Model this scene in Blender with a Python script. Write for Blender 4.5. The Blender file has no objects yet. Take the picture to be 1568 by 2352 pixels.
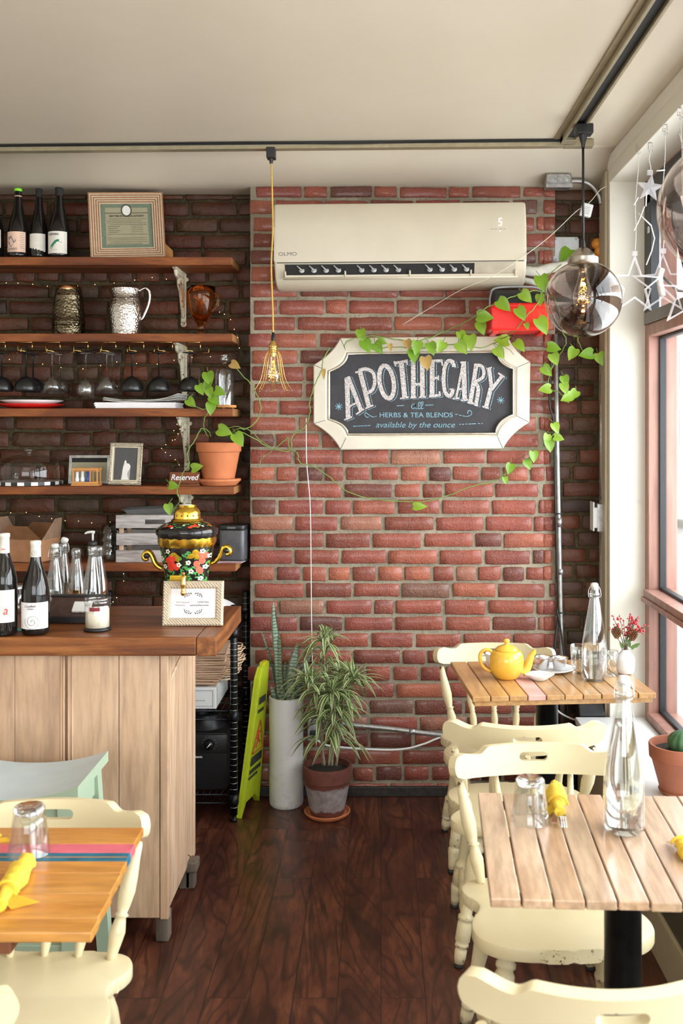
import bpy, bmesh, math, random
from mathutils import Vector, Matrix, noise
R = math.radians
PI = math.pi
SC = bpy.context.scene
COL = SC.collection
rnd = random.Random(7)
# ------------------------------------------------------------ camera
CAMH = 1.65
FPX = 2300.0
VX, VY = 875.0, 980.0
cd = bpy.data.cameras.new('camera')
cam = bpy.data.objects.new('camera', cd)
COL.objects.link(cam)
cam.location = (0, 0, CAMH)
cam.rotation_euler = (R(90), 0, 0)
cd.sensor_fit = 'VERTICAL'
cd.sensor_height = 36.0
cd.sensor_width = 24.0
cd.lens = FPX / 2352 * 36
cd.shift_x = -(VX - 784) / 2352
cd.shift_y = -(1176 - VY) / 2352
cd.clip_start = 0.05
cd.dof.use_dof = True
cd.dof.focus_distance = 4.0
cd.dof.aperture_fstop = 5.0
SC.camera = cam
# ------------------------------------------------------------ world and light
SC.view_settings.view_transform = 'Standard'
SC.view_settings.look = 'None'
SC.view_settings.exposure = -0.3
SC.view_settings.gamma = 1.0
SC.view_settings.use_curve_mapping = False
w = bpy.data.worlds.new('world')
SC.world = w
w.use_nodes = True
wb = w.node_tree.nodes['Background']
wb.inputs[0].default_value = (0.88, 0.94, 1.0, 1)
wb.inputs[1].default_value = 6.5


def area(name, loc, rot, sx, sy, power, color, spread=180):
    l = bpy.data.lights.new(name, 'AREA')
    l.shape = 'RECTANGLE'
    l.size = sx
    l.size_y = sy
    l.energy = power
    l.color = color
    l.spread = R(spread)
    o = bpy.data.objects.new(name, l)
    COL.objects.link(o)
    o.location = loc
    o.rotation_euler = rot
    return o


sl = bpy.data.lights.new('sun', 'SUN')
sl.energy = 9.0
sl.angle = R(1.5)
sl.color = (1.0, 0.96, 0.9)
so = bpy.data.objects.new('sun', sl)
COL.objects.link(so)
so.rotation_euler = Vector((-0.62, 0.25, 0.74)).to_track_quat('Z', 'Y').to_euler()
# daylight coming in through the shop windows on the right (just outside the glass)
area('daylight_window', (1.75, 1.9, 1.65), (0, R(90), 0), 1.4, 5.6, 205, (0.93, 0.97, 1.0), 160)
# daylight through the shopfront behind the camera
area('daylight_shopfront', (-0.6, -2.7, 1.95), (R(90), 0, 0), 3.6, 1.5, 42, (1.0, 0.95, 0.86), 170)
# unseen warm fill, added overhead to lift the room's ambient light
area('warm_fill', (-0.9, 0.6, 2.7), (0, 0, 0), 1.6, 1.6, 16, (1.0, 0.83, 0.62), 170)


# ------------------------------------------------------------ placing helpers
def at(px, py, d):
    return Vector(((px - VX) * d / FPX, d, CAMH - (py - VY) * d / FPX))


def on(px, py, z):
    d = (CAMH - z) * FPX / (py - VY)
    return Vector(((px - VX) * d / FPX, d, z))


# ------------------------------------------------------------ materials
MATS = {}


class NT:
    def __init__(s, m):
        s.t = m.node_tree
        s.n = s.t.nodes
        s.b = s.n['Principled BSDF']
        s.out = s.n['Material Output']

    def add(s, typ, **kw):
        n = s.n.new(typ)
        for k, v in kw.items():
            if k.startswith('i_'):
                n.inputs[k[2:].replace('_', ' ')].default_value = v
            else:
                setattr(n, k, v)
        return n

    def link(s, a, b):
        s.t.links.new(a, b)

    def coords(s, scale=(1, 1, 1), rot=(0, 0, 0), kind='Object', loc=(0, 0, 0)):
        tc = s.add('ShaderNodeTexCoord')
        mp = s.add('ShaderNodeMapping')
        mp.inputs['Scale'].default_value = scale
        mp.inputs['Rotation'].default_value = rot
        mp.inputs['Location'].default_value = loc
        s.link(tc.outputs[kind], mp.inputs[0])
        return mp.outputs[0]

    def noise(s, vec, scale, detail=4, rough=0.5, dist=0.0):
        n = s.add('ShaderNodeTexNoise')
        n.inputs['Scale'].default_value = scale
        n.inputs['Detail'].default_value = detail
        n.inputs['Roughness'].default_value = rough
        n.inputs['Distortion'].default_value = dist
        if vec is not None:
            s.link(vec, n.inputs['Vector'])
        return n.outputs['Fac']

    def ramp(s, fac, stops):
        r = s.add('ShaderNodeValToRGB')
        els = r.color_ramp.elements
        while len(els) < len(stops):
            els.new(0.5)
        for e, (p, c) in zip(els, stops):
            e.position = p
            e.color = (c[0], c[1], c[2], 1) if len(c) == 3 else c
        s.link(fac, r.inputs[0])
        return r.outputs[0]

    def mix(s, fac, a, b, blend='MIX'):
        m = s.add('ShaderNodeMix', data_type='RGBA', blend_type=blend)
        for i, v in ((0, fac), (6, a), (7, b)):
            if isinstance(v, (int, float)):
                m.inputs[i].default_value = v
            elif isinstance(v, tuple):
                m.inputs[i].default_value = (v[0], v[1], v[2], 1)
            else:
                s.link(v, m.inputs[i])
        return m.outputs[2]

    def bump(s, h, strength=0.3, dist=0.005, normal=None):
        b = s.add('ShaderNodeBump')
        b.inputs['Strength'].default_value = strength
        b.inputs['Distance'].default_value = dist
        s.link(h, b.inputs['Height'])
        if normal is not None:
            s.link(normal, b.inputs['Normal'])
        s.link(b.outputs[0], s.b.inputs['Normal'])
        return b.outputs[0]

    def col(s, c):
        s.link(c, s.b.inputs['Base Color'])

    def set(s, **kw):
        for k, v in kw.items():
            s.b.inputs[k.replace('_', ' ')].default_value = v


def newmat(name):
    m = bpy.data.materials.new(name)
    m.use_nodes = True
    MATS[name] = m
    return m, NT(m)


def plain(name, c, rough=0.5, metal=0.0, var=0.08, vscale=30, bump=0.0, bscale=200, **kw):
    m, n = newmat(name)
    v = n.coords()
    f = n.noise(v, vscale, 3)
    dk = tuple(max(0, x * (1 - var)) for x in c[:3])
    lt = tuple(min(1, x * (1 + var)) for x in c[:3])
    n.col(n.ramp(f, [(0.3, dk), (0.7, lt)]))
    n.set(Roughness=rough, Metallic=metal)
    for k, vv in kw.items():
        n.b.inputs[k.replace('_', ' ')].default_value = vv
    if bump:
        n.bump(n.noise(v, bscale, 3), bump, 0.002)
    return m


def wood(name, cols, scale=1.0, axis='Y', rough=0.45, ring=8.0, bump=0.15, knots=True, kind='Object', coat=0.0, perisland=0.0):
    m, n = newmat(name)
    st = {'X': (0.12, 1, 1), 'Y': (1, 0.12, 1), 'Z': (1, 1, 0.12)}[axis]
    v = n.coords(tuple(x * scale for x in st), kind=kind)
    if perisland:
        g = n.add('ShaderNodeNewGeometry')
        a = n.add('ShaderNodeVectorMath', operation='SCALE')
        cx = n.add('ShaderNodeCombineXYZ')
        for i in range(3):
            n.link(g.outputs['Random Per Island'], cx.inputs[i])
        n.link(cx.outputs[0], a.inputs[0])
        a.inputs['Scale'].default_value = 7.0
        ad = n.add('ShaderNodeVectorMath', operation='ADD')
        n.link(v, ad.inputs[0])
        n.link(a.outputs[0], ad.inputs[1])
        v = ad.outputs[0]
    f = n.noise(v, ring, 6, 0.6, 1.2)
    f2 = n.noise(v, ring * 7, 5, 0.6)
    c = n.ramp(f, [(0.25 + 0.5 * i / (len(cols) - 1), cc) for i, cc in enumerate(cols)])
    c = n.mix(n.ramp(f2, [(0.35, (0.72, 0.72, 0.72)), (0.6, (1, 1, 1))]), (0, 0, 0), c)
    if perisland:
        rr = n.ramp(g.outputs['Random Per Island'], [(0, (1 - perisland,) * 3), (1, (1, 1, 1))])
        c = n.mix(1.0, c, rr, 'MULTIPLY')
    n.col(c)
    n.set(Roughness=rough)
    if coat:
        n.b.inputs['Coat Weight'].default_value = coat
        n.b.inputs['Coat Roughness'].default_value = 0.25
    if bump:
        n.bump(f2, bump, 0.002)
    return m


def thin_glass(name, tint=(0.97, 0.98, 0.98), rough=0.0, ior=1.45, gl=1.0):
    m = bpy.data.materials.new(name)
    m.use_nodes = True
    t = m.node_tree
    t.nodes.clear()
    o = t.nodes.new('ShaderNodeOutputMaterial')
    mx = t.nodes.new('ShaderNodeMixShader')
    tr = t.nodes.new('ShaderNodeBsdfTransparent')
    g = t.nodes.new('ShaderNodeBsdfGlossy')
    lw = t.nodes.new('ShaderNodeLayerWeight')
    lw.inputs[0].default_value = 0.5
    pw = t.nodes.new('ShaderNodeMath')
    pw.operation = 'POWER'
    pw.inputs[1].default_value = 3.2
    ma = t.nodes.new('ShaderNodeMath')
    ma.operation = 'MULTIPLY_ADD'
    r0 = ((ior - 1) / (ior + 1)) ** 2
    ma.inputs[1].default_value = 0.8 - r0
    ma.inputs[2].default_value = r0
    t.links.new(lw.outputs['Facing'], pw.inputs[0])
    t.links.new(pw.outputs[0], ma.inputs[0])
    tr.inputs[0].default_value = (*tint, 1)
    g.inputs[0].default_value = (gl, gl, gl, 1)
    g.inputs['Roughness'].default_value = rough
    t.links.new(ma.outputs[0], mx.inputs[0])
    t.links.new(tr.outputs[0], mx.inputs[1])
    t.links.new(g.outputs[0], mx.inputs[2])
    t.links.new(mx.outputs[0], o.inputs[0])
    MATS[name] = m
    return m


def real_glass(name, c=(1, 1, 1), ior=1.45, rough=0.0):
    m, n = newmat(name)
    n.b.inputs['Base Color'].default_value = (*c, 1)
    n.set(Roughness=rough, IOR=ior)
    n.b.inputs['Transmission Weight'].default_value = 1.0
    return m


def emit(name, c, s):
    m, n = newmat(name)
    n.b.inputs['Base Color'].default_value = (*c, 1)
    n.b.inputs['Emission Color'].default_value = (*c, 1)
    n.b.inputs['Emission Strength'].default_value = s
    return m


# ------------------------------------------------------------ mesh helpers
def box(bm, x0, x1, y0, y1, z0, z1, bev=0.0, mi=0, mat=None, seg=2):
    g = bmesh.ops.create_cube(bm, size=1.0)
    vs = g['verts']
    for v in vs:
        v.co = Vector(((x0 + x1) / 2 + v.co.x * (x1 - x0), (y0 + y1) / 2 + v.co.y * (y1 - y0), (z0 + z1) / 2 + v.co.z * (z1 - z0)))
    fs = list({f for v in vs for f in v.link_faces})
    for f in fs:
        f.material_index = mi
    if bev > 0:
        es = list({e for v in vs for e in v.link_edges})
        r = bmesh.ops.bevel(bm, geom=es, offset=bev, segments=seg, profile=0.5, affect='EDGES')
        for f in r['faces']:
            f.material_index = mi
        vs = list({v for f in r['faces'] for v in f.verts} | {v for v in vs if v.is_valid})
    if mat is not None:
        for v in vs:
            v.co = mat @ v.co
    return vs


def lathe(bm, prof, c=(0, 0, 0), seg=24, mi=0, mat=None, cap=True, smooth=True, rfun=None):
    """prof: list of (r, z)."""
    rings = []
    new = []
    for r, z in prof:
        if r < 1e-6:
            v = bm.verts.new((c[0], c[1], c[2] + z))
            rings.append([v])
            new.append(v)
        else:
            ring = []
            for i in range(seg):
                a = 2 * PI * i / seg
                rr = r * (rfun(a, z) if rfun else 1)
                v = bm.verts.new((c[0] + rr * math.cos(a), c[1] + rr * math.sin(a), c[2] + z))
                ring.append(v)
                new.append(v)
            rings.append(ring)
    for a, b in zip(rings[:-1], rings[1:]):
        for i in range(seg):
            j = (i + 1) % seg
            if len(a) == 1 and len(b) == 1:
                continue
            if len(a) == 1:
                f = bm.faces.new((a[0], b[j], b[i]))
            elif len(b) == 1:
                f = bm.faces.new((a[i], a[j], b[0]))
            else:
                f = bm.faces.new((a[i], a[j], b[j], b[i]))
            f.material_index = mi
            f.smooth = smooth
    if cap:
        for ring, rev in ((rings[0], True), (rings[-1], False)):
            if len(ring) > 2:
                f = bm.faces.new(list(reversed(ring)) if rev else ring)
                f.material_index = mi
    if mat is not None:
        for v in new:
            v.co = mat @ v.co
    return new


def tube(bm, pts, r, seg=8, mi=0, closed=False, cap=True, rad=None):
    pts = [Vector(p) for p in pts]
    n = len(pts)
    rings = []
    up = None
    for i, p in enumerate(pts):
        if closed:
            t = (pts[(i + 1) % n] - pts[i - 1])
        else:
            t = pts[min(i + 1, n - 1)] - pts[max(i - 1, 0)]
        if t.length < 1e-9:
            t = Vector((0, 0, 1))
        t.normalize()
        if up is None:
            up = Vector((0, 0, 1)) if abs(t.z) < 0.9 else Vector((1, 0, 0))
        a = t.cross(up)
        if a.length < 1e-4:
            a = t.cross(Vector((1, 0.3, 0)))
        a.normalize()
        b = a.cross(t).normalized()
        up = b
        rr = rad[i] if rad else r
        rings.append([bm.verts.new(p + (a * math.cos(2 * PI * k / seg) + b * math.sin(2 * PI * k / seg)) * rr) for k in range(seg)])
    m = n if closed else n - 1
    for i in range(m):
        A, B = rings[i], rings[(i + 1) % n]
        for k in range(seg):
            l = (k + 1) % seg
            f = bm.faces.new((A[k], B[k], B[l], A[l]))
            f.material_index = mi
            f.smooth = True
    if cap and not closed:
        f = bm.faces.new(rings[0])
        f.material_index = mi
        f = bm.faces.new(list(reversed(rings[-1])))
        f.material_index = mi


def spline(pts, n=8, closed=False):
    """Catmull-Rom through the points."""
    P = [Vector(p) for p in pts]
    out = []
    L = len(P)
    rng = L if closed else L - 1
    for i in range(rng):
        if closed:
            p0, p1, p2, p3 = P[i - 1], P[i], P[(i + 1) % L], P[(i + 2) % L]
        else:
            p0, p1, p2, p3 = P[max(i - 1, 0)], P[i], P[i + 1], P[min(i + 2, L - 1)]
        for k in range(n):
            t = k / n
            out.append(0.5 * ((2 * p1) + (p2 - p0) * t + (2 * p0 - 5 * p1 + 4 * p2 - p3) * t * t + (3 * p1 - p0 - 3 * p2 + p3) * t ** 3))
    if not closed:
        out.append(P[-1])
    return out


def prism(bm, outline, h, mat=None, mi=0, bev=0.0, z0=0.0):
    """outline: list of (x, y); extruded z0..z0+h."""
    vs = [bm.verts.new((x, y, z0)) for x, y in outline]
    f = bm.faces.new(vs)
    f.material_index = mi
    r = bmesh.ops.extrude_face_region(bm, geom=[f])
    top = [g for g in r['geom'] if isinstance(g, bmesh.types.BMVert)]
    for v in top:
        v.co.z += h
    allv = vs + top
    fs = {ff for v in allv for ff in v.link_faces}
    for ff in fs:
        ff.material_index = mi
    if bev:
        es = [e for e in {e for v in allv for e in v.link_edges} if abs(e.verts[0].co.z - e.verts[1].co.z) < 1e-7]
        rr = bmesh.ops.bevel(bm, geom=es, offset=bev, segments=2, profile=0.5, affect='EDGES')
        allv = list({v for f2 in rr['faces'] for v in f2.verts} | {v for v in allv if v.is_valid})
    if mat is not None:
        for v in allv:
            v.co = mat @ v.co
    return allv


def quad(bm, pts, mi=0):
    f = bm.faces.new([bm.verts.new(p) for p in pts])
    f.material_index = mi
    return f


def BM():
    return bmesh.new()


def obj(name, bm, mats, parent=None, smooth=None, loc=None, rot=None):
    me = bpy.data.meshes.new(name)
    bmesh.ops.recalc_face_normals(bm, faces=bm.faces)
    if smooth is not None:
        for f in bm.faces:
            f.smooth = bool(smooth)
    bm.to_mesh(me)
    bm.free()
    if not isinstance(mats, (list, tuple)):
        mats = [mats]
    for m in mats:
        me.materials.append(m if not isinstance(m, str) else MATS[m])
    o = bpy.data.objects.new(name, me)
    COL.objects.link(o)
    if parent is not None:
        o.parent = parent
    if loc is not None:
        o.location = loc
    if rot is not None:
        o.rotation_euler = rot
    return o


def autosmooth(o, ang=35):
    me = o.data
    bm = bmesh.new()
    bm.from_mesh(me)
    for f in bm.faces:
        f.smooth = True
    for e in bm.edges:
        if len(e.link_faces) == 2 and e.calc_face_angle(0) > R(ang):
            e.smooth = False
    bm.to_mesh(me)
    bm.free()
    return o


def thing(name, label, cat, loc=(0, 0, 0), rotz=0, group=None):
    o = bpy.data.objects.new(name, None)
    COL.objects.link(o)
    o.empty_display_size = 0.05
    o.location = loc
    o.rotation_euler = (0, 0, rotz)
    return tag(o, label, cat, group)


def tag(o, label=None, cat=None, group=None, kind=None):
    if label:
        o['label'] = label
    if cat:
        o['category'] = cat
    if group:
        o['group'] = group
    if kind:
        o['kind'] = kind
    return o


def struct(name, bm, mats, parent=None, smooth=None):
    o = obj(name, bm, mats, parent, smooth)
    if parent is None:
        o['kind'] = 'structure'
    return o


def dup(root, loc=None, rotz=None, label=None, group=None, scale=None, rot=None):
    r = root.copy()
    COL.objects.link(r)
    for ch in list(root.children):
        c = ch.copy()
        COL.objects.link(c)
        c.parent = r
        for g in list(ch.children):
            d = g.copy()
            COL.objects.link(d)
            d.parent = c
    if loc is not None:
        r.location = loc
    if rotz is not None:
        r.rotation_euler = (0, 0, rotz)
    if rot is not None:
        r.rotation_euler = rot
    if label:
        r['label'] = label
    if group:
        r['group'] = group
    if scale:
        r.scale = (scale,) * 3
    return r


def text(name, body, size, mat, parent, loc, rot=(R(90), 0, 0), align='CENTER', ext=0.0004, sx=1.0, shear=0.0, bold=0.0, space=1.0):
    c = bpy.data.curves.new(name, 'FONT')
    c.body = body
    c.size = size
    c.extrude = ext
    c.align_x = align
    c.align_y = 'CENTER'
    c.shear = shear
    c.offset = bold
    c.space_character = space
    c.materials.append(MATS[mat])
    tmp = bpy.data.objects.new(name + '_curve', c)
    COL.objects.link(tmp)
    dg = bpy.context.evaluated_depsgraph_get()
    me = bpy.data.meshes.new_from_object(tmp.evaluated_get(dg))
    bpy.data.objects.remove(tmp)
    o = bpy.data.objects.new(name, me)
    COL.objects.link(o)
    o.parent = parent
    o.location = loc
    o.rotation_euler = rot
    o.scale = (sx, 1, 1)
    return o


def ribbon(bm, pts, w, n=None, th=0.0006, mi=0, mat=None, wf=None):
    """flat stroke in the x-z plane facing -y; pts are (x, z); y0 = surface"""
    P = [Vector((p[0], p[1])) for p in pts]
    L, Rr = [], []
    for i, p in enumerate(P):
        t = P[min(i + 1, len(P) - 1)] - P[max(i - 1, 0)]
        if t.length < 1e-9:
            t = Vector((1, 0))
        t.normalize()
        nn = Vector((-t.y, t.x))
        ww = w * (wf(i / (len(P) - 1)) if wf else 1) / 2
        L.append(p + nn * ww)
        Rr.append(p - nn * ww)
    vs = []
    for a in (L, Rr):
        vs.append([bm.verts.new((q.x, -th, q.y)) for q in a])
    new = vs[0] + vs[1]
    for i in range(len(P) - 1):
        f = bm.faces.new((vs[0][i], vs[1][i], vs[1][i + 1], vs[0][i + 1]))
        f.material_index = mi
    if mat is not None:
        for v in new:
            v.co = mat @ v.co
    return new


# ------------------------------------------------------------ material library
plain('black_metal', (0.012, 0.012, 0.014), 0.35, 0.6, 0.3)
plain('black_plastic', (0.012, 0.012, 0.013), 0.4, 0, 0.2)
plain('black_matte', (0.015, 0.014, 0.013), 0.8, 0, 0.2)
plain('rubber', (0.02, 0.018, 0.016), 0.6)
plain('chrome', (0.75, 0.75, 0.77), 0.15, 1.0, 0.05)
plain('steel', (0.5, 0.5, 0.5), 0.32, 1.0, 0.15, 12)
plain('galvanised', (0.42, 0.42, 0.41), 0.42, 0.9, 0.25, 40)
plain('grey_box', (0.42, 0.43, 0.43), 0.5, 0.3, 0.12, 20)
plain('brass', (0.72, 0.47, 0.16), 0.22, 1.0, 0.1)
plain('gold', (0.78, 0.50, 0.07), 0.2, 1.0, 0.08, 15)
plain('copper', (0.72, 0.36, 0.18), 0.25, 1.0, 0.1)
plain('nickel', (0.42, 0.37, 0.31), 0.3, 1.0, 0.12, 30)
plain('white_plastic', (0.72, 0.72, 0.70), 0.35, 0, 0.03)
plain('white_cable', (0.75, 0.75, 0.74), 0.45, 0, 0.03)
plain('cream_cable', (0.70, 0.66, 0.55), 0.5, 0, 0.05)
plain('yellow_cord', (0.62, 0.38, 0.08), 0.6, 0, 0.1)
plain('white_ceramic', (0.82, 0.82, 0.82), 0.15, 0, 0.02)
plain('paper', (0.78, 0.76, 0.72), 0.8, 0, 0.05)
plain('paper_label', (0.80, 0.76, 0.68), 0.7, 0, 0.04)
plain('paper_white', (0.84, 0.82, 0.84), 0.7, 0, 0.03)
plain('pink_label', (0.80, 0.55, 0.42), 0.7, 0, 0.05)
plain('ink', (0.03, 0.03, 0.03), 0.8)
plain('ink_grey', (0.22, 0.2, 0.2), 0.8)
plain('ink_red', (0.65, 0.05, 0.04), 0.7)
plain('ink_green', (0.03, 0.22, 0.12), 0.7)
plain('lime_cap', (0.25, 0.75, 0.03), 0.4)
plain('soil', (0.03, 0.022, 0.016), 0.95, 0, 0.5, 120, 0.8, 160)
plain('kraft', (0.43, 0.21, 0.10), 0.85, 0, 0.12, 25, 0.1)
plain('kraft_light', (0.52, 0.34, 0.22), 0.85, 0, 0.12, 25, 0.1)
plain('red_plastic', (0.78, 0.015, 0.012), 0.28, 0, 0.05)
plain('red_glaze', (0.70, 0.02, 0.015), 0.2)
plain('wax', (0.85, 0.78, 0.62), 0.5, 0, 0.03, 30, Subsurface_Weight=0.0)
plain('speaker_grille', (0.10, 0.10, 0.11), 0.45, 0.4, 0.15)
plain('yellow_napkin', (0.80, 0.54, 0.05), 0.9, 0, 0.1, 40, 0.3, 300)
plain('yellow_glaze', (0.80, 0.46, 0.06), 0.12, 0, 0.03)
plain('sign_yellow', (0.50, 0.60, 0.025), 0.4, 0, 0.05)
plain('sign_yellow_dark', (0.55, 0.50, 0.02), 0.4, 0, 0.05)
plain('orange_plastic', (0.65, 0.25, 0.03), 0.4)
plain('bamboo', (0.55, 0.25, 0.07), 0.5, 0, 0.1)
plain('berry', (0.55, 0.01, 0.02), 0.2)
plain('twig', (0.12, 0.05, 0.035), 0.8)
plain('cone_brown', (0.24, 0.12, 0.05), 0.9, 0, 0.3)
plain('dark_leather', (0.055, 0.028, 0.022), 0.4, 0, 0.3, 50, 0.2)
plain('wine_glass_dark', (0.010, 0.008, 0.007), 0.06, 0, 0.2)
plain('matte_cup_black', (0.012, 0.012, 0.012), 0.3, 0, 0.2)
plain('stem_green', (0.18, 0.28, 0.06), 0.6, 0, 0.2)
plain('dry_leaf', (0.55, 0.36, 0.10), 0.8, 0, 0.3)
thin_glass('pane')
thin_glass('clear_shell', (0.92, 0.93, 0.92), ior=1.9)
thin_glass('smoke_shell', (0.60, 0.52, 0.47), ior=1.75)
thin_glass('dome_shell', (0.90, 0.90, 0.88), ior=1.5)
real_glass('glass')
real_glass('water', (0.97, 0.99, 0.99), 1.33)
real_glass('amber_glass', (0.97, 0.50, 0.16), 1.3)
real_glass('juice', (0.95, 0.55, 0.10), 1.33)
real_glass('acrylic', (0.97, 0.96, 0.97), 1.49, 0.08)
emit('fairy', (1.0, 0.62, 0.25), 9.0)
emit('filament', (1.0, 0.45, 0.08), 9.0)
emit('led', (1.0, 1.0, 1.0), 1.6)
# ============================================================ ROOM
CEIL = 2.81
YB = 4.475      # brick chimney breast
YN = 4.62       # recessed brick wall behind the shelves
XB = -0.585     # left edge of the breast
XR = 0.988      # right wall, inner face
XW = 1.14       # window frame, inner face
YR = 4.33       # far end of the window opening
XL, YF = -3.2, -3.2


def brick_material():
    m, n = newmat('brick')
    g = n.add('ShaderNodeNewGeometry')
    rp = g.outputs['Random Per Island']
    base = n.ramp(rp, [(0.0, (0.11, 0.034, 0.022)), (0.12, (0.22, 0.046, 0.022)), (0.35, (0.36, 0.082, 0.042)),
                       (0.6, (0.29, 0.060, 0.040)), (0.8, (0.45, 0.125, 0.060)), (0.93, (0.24, 0.052, 0.036)), (0.985, (0.44, 0.19, 0.11)), (1.0, (0.06, 0.035, 0.028))])
    v = n.coords()
    f1 = n.noise(v, 9, 5, 0.6, 0.6)
    f2 = n.noise(v, 55, 5, 0.65)
    f3 = n.noise(v, 160, 4, 0.6)
    c = n.mix(n.ramp(f1, [(0.35, (0, 0, 0)), (0.75, (0.55, 0.55, 0.55))]), base, (0.16, 0.045, 0.035))
    c = n.mix(n.ramp(f2, [(0.55, (0, 0, 0)), (0.8, (0.5, 0.5, 0.5))]), c, (0.55, 0.22, 0.13))
    c = n.mix(n.ramp(f2, [(0.2, (0.6, 0.6, 0.6)), (0.42, (0, 0, 0))]), c, (0.06, 0.02, 0.018))
    n.col(c)
    n.link(n.ramp(f2, [(0.3, (0.28, 0.28, 0.28)), (0.7, (0.5, 0.5, 0.5))]), n.b.inputs['Roughness'])
    n.b.inputs['Coat Weight'].default_value = 0.4
    n.b.inputs['Coat Roughness'].default_value = 0.2
    a = n.add('ShaderNodeMath', operation='ADD')
    n.link(f2, a.inputs[0])
    n.link(f3, a.inputs[1])
    n.bump(a.outputs[0], 1.0, 0.006)
    m, n = newmat('mortar')
    v = n.coords()
    f1 = n.noise(v, 7, 4)
    f2 = n.noise(v, 70, 5, 0.7)
    c = n.ramp(f1, [(0.3, (0.22, 0.185, 0.13)), (0.7, (0.37, 0.32, 0.235))])
    c = n.mix(n.ramp(f2, [(0.3, (0.5, 0.5, 0.5)), (0.5, (0, 0, 0))]), c, (0.08, 0.06, 0.045))
    n.col(c)
    n.set(Roughness=0.85)
    n.bump(f2, 0.8, 0.006)
    m, n = newmat('old_brick_shaded')  # older brick, its colours darkened further to carry the recess shade
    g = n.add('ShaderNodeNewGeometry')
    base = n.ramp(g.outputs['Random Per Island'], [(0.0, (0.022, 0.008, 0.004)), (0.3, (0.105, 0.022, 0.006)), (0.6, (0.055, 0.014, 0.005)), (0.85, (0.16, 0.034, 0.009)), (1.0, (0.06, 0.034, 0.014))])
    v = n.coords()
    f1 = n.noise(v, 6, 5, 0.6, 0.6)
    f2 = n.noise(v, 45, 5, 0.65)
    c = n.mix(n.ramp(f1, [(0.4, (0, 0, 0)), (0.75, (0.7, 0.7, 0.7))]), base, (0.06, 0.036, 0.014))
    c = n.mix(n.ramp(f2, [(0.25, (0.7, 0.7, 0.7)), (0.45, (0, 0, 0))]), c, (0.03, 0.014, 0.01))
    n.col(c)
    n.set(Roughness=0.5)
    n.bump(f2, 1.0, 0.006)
    m, n = newmat('old_mortar_shaded')  # mortar darkened likewise, recess shade included in its colour
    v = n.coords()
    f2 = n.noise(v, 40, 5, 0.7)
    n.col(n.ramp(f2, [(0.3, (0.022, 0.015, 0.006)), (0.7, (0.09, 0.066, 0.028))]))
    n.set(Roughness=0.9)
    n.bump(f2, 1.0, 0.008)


brick_material()


def brick(bm, x0, x1, z0, z1, y, rg, mi=0, rough=1.0):
    e = 0.0035
    L, H = x1 - x0, z1 - z0
    nmid = max(2, int(L / 0.045))
    us = [0.0, e] + [L * i / nmid for i in range(1, nmid)] + [L - e, L]
    vs_ = [0.0, e, H * 0.5, H - e, H]
    nx, nz = len(us) - 1, len(vs_) - 1
    j = 0.0024 * rough
    off = rg.uniform(-0.003, 0.002) * rough
    tilt = rg.uniform(-0.002, 0.002) * rough
    jl, jr, jb, jt_ = [rg.uniform(-j, j) for _ in range(4)]
    rowsv = []
    for kz in range(nz + 1):
        row = []
        for kx in range(nx + 1):
            edge = kx in (0, nx) or kz in (0, nz)
            x = x0 + us[kx]
            z = z0 + vs_[kz] + tilt * (us[kx] / L - 0.5)
            q = rg.uniform(-j, j) * 0.7
            if kx <= 1:
                x += jl + q
            if kx >= nx - 1:
                x += jr + q
            if kz <= 1:
                z += jb + q
            if kz >= nz - 1:
                z += jt_ + q
            if kx in (0, nx) and kz in (0, nz):
                z += (0.003 if kz == 0 else -0.003) * rg.uniform(0.3, 1.6)
                x += (0.002 if kx == 0 else -0.002)
            yy = y + off + (0.0030 if edge else rg.uniform(-0.0022, 0.0012) * rough)
            row.append(bm.verts.new((x, yy, z)))
        rowsv.append(row)
    for kz in range(nz):
        for kx in range(nx):
            f = bm.faces.new((rowsv[kz][kx], rowsv[kz][kx + 1], rowsv[kz + 1][kx + 1], rowsv[kz + 1][kx]))
            f.material_index = mi
            f.smooth = True
    loop = rowsv[0][:] + [r[-1] for r in rowsv[1:]] + rowsv[-1][-2::-1] + [r[0] for r in rowsv[-2:0:-1]]
    back = [bm.verts.new((v.co.x, y + 0.022, v.co.z)) for v in loop]
    n_ = len(loop)
    for i in range(n_):
        k = (i + 1) % n_
        f = bm.faces.new((loop[k], loop[i], back[i], back[k]))
        f.material_index = mi
        f.smooth = False


def brick_field(bm, x0, x1, z0, z1, y, seed, zref=1.4768, pitch=0.0745, lmean=0.216, ragged_left=False, headers=5, mi=0, rough=1.0, jt=0.0145):
    rg = random.Random(seed)
    k = math.floor((z0 - zref) / pitch)
    row = 0
    while zref + k * pitch < z1 - 0.012:
        za = max(z0, zref + k * pitch + jt / 2)
        zb = min(z1, zref + (k + 1) * pitch - jt / 2)
        if zb - za > 0.015:
            hd = (k % 6 == headers)
            x = x0 - (rg.random() * (lmean if not hd else lmean / 2) if not ragged_left else rg.uniform(-0.020, 0.014))
            if ragged_left and k % 2:
                x = x0 + rg.uniform(-0.02, 0.012)
            first = True
            while x < x1 - 0.02:
                if hd or rg.random() < 0.12:
                    L = lmean / 2 + rg.uniform(-0.012, 0.02)
                else:
                    L = lmean + rg.uniform(-0.022, 0.015)
                if first and ragged_left and k % 2:
                    L = lmean / 2 + 0.01
                first = False
                a, b = max(x, x0 - 0.022) + jt / 2, min(x + L, x1) - jt / 2
                if b - a > 0.02:
                    brick(bm, a, b, za, zb, y, rg, mi, rough)
                x += L
        k += 1


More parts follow.
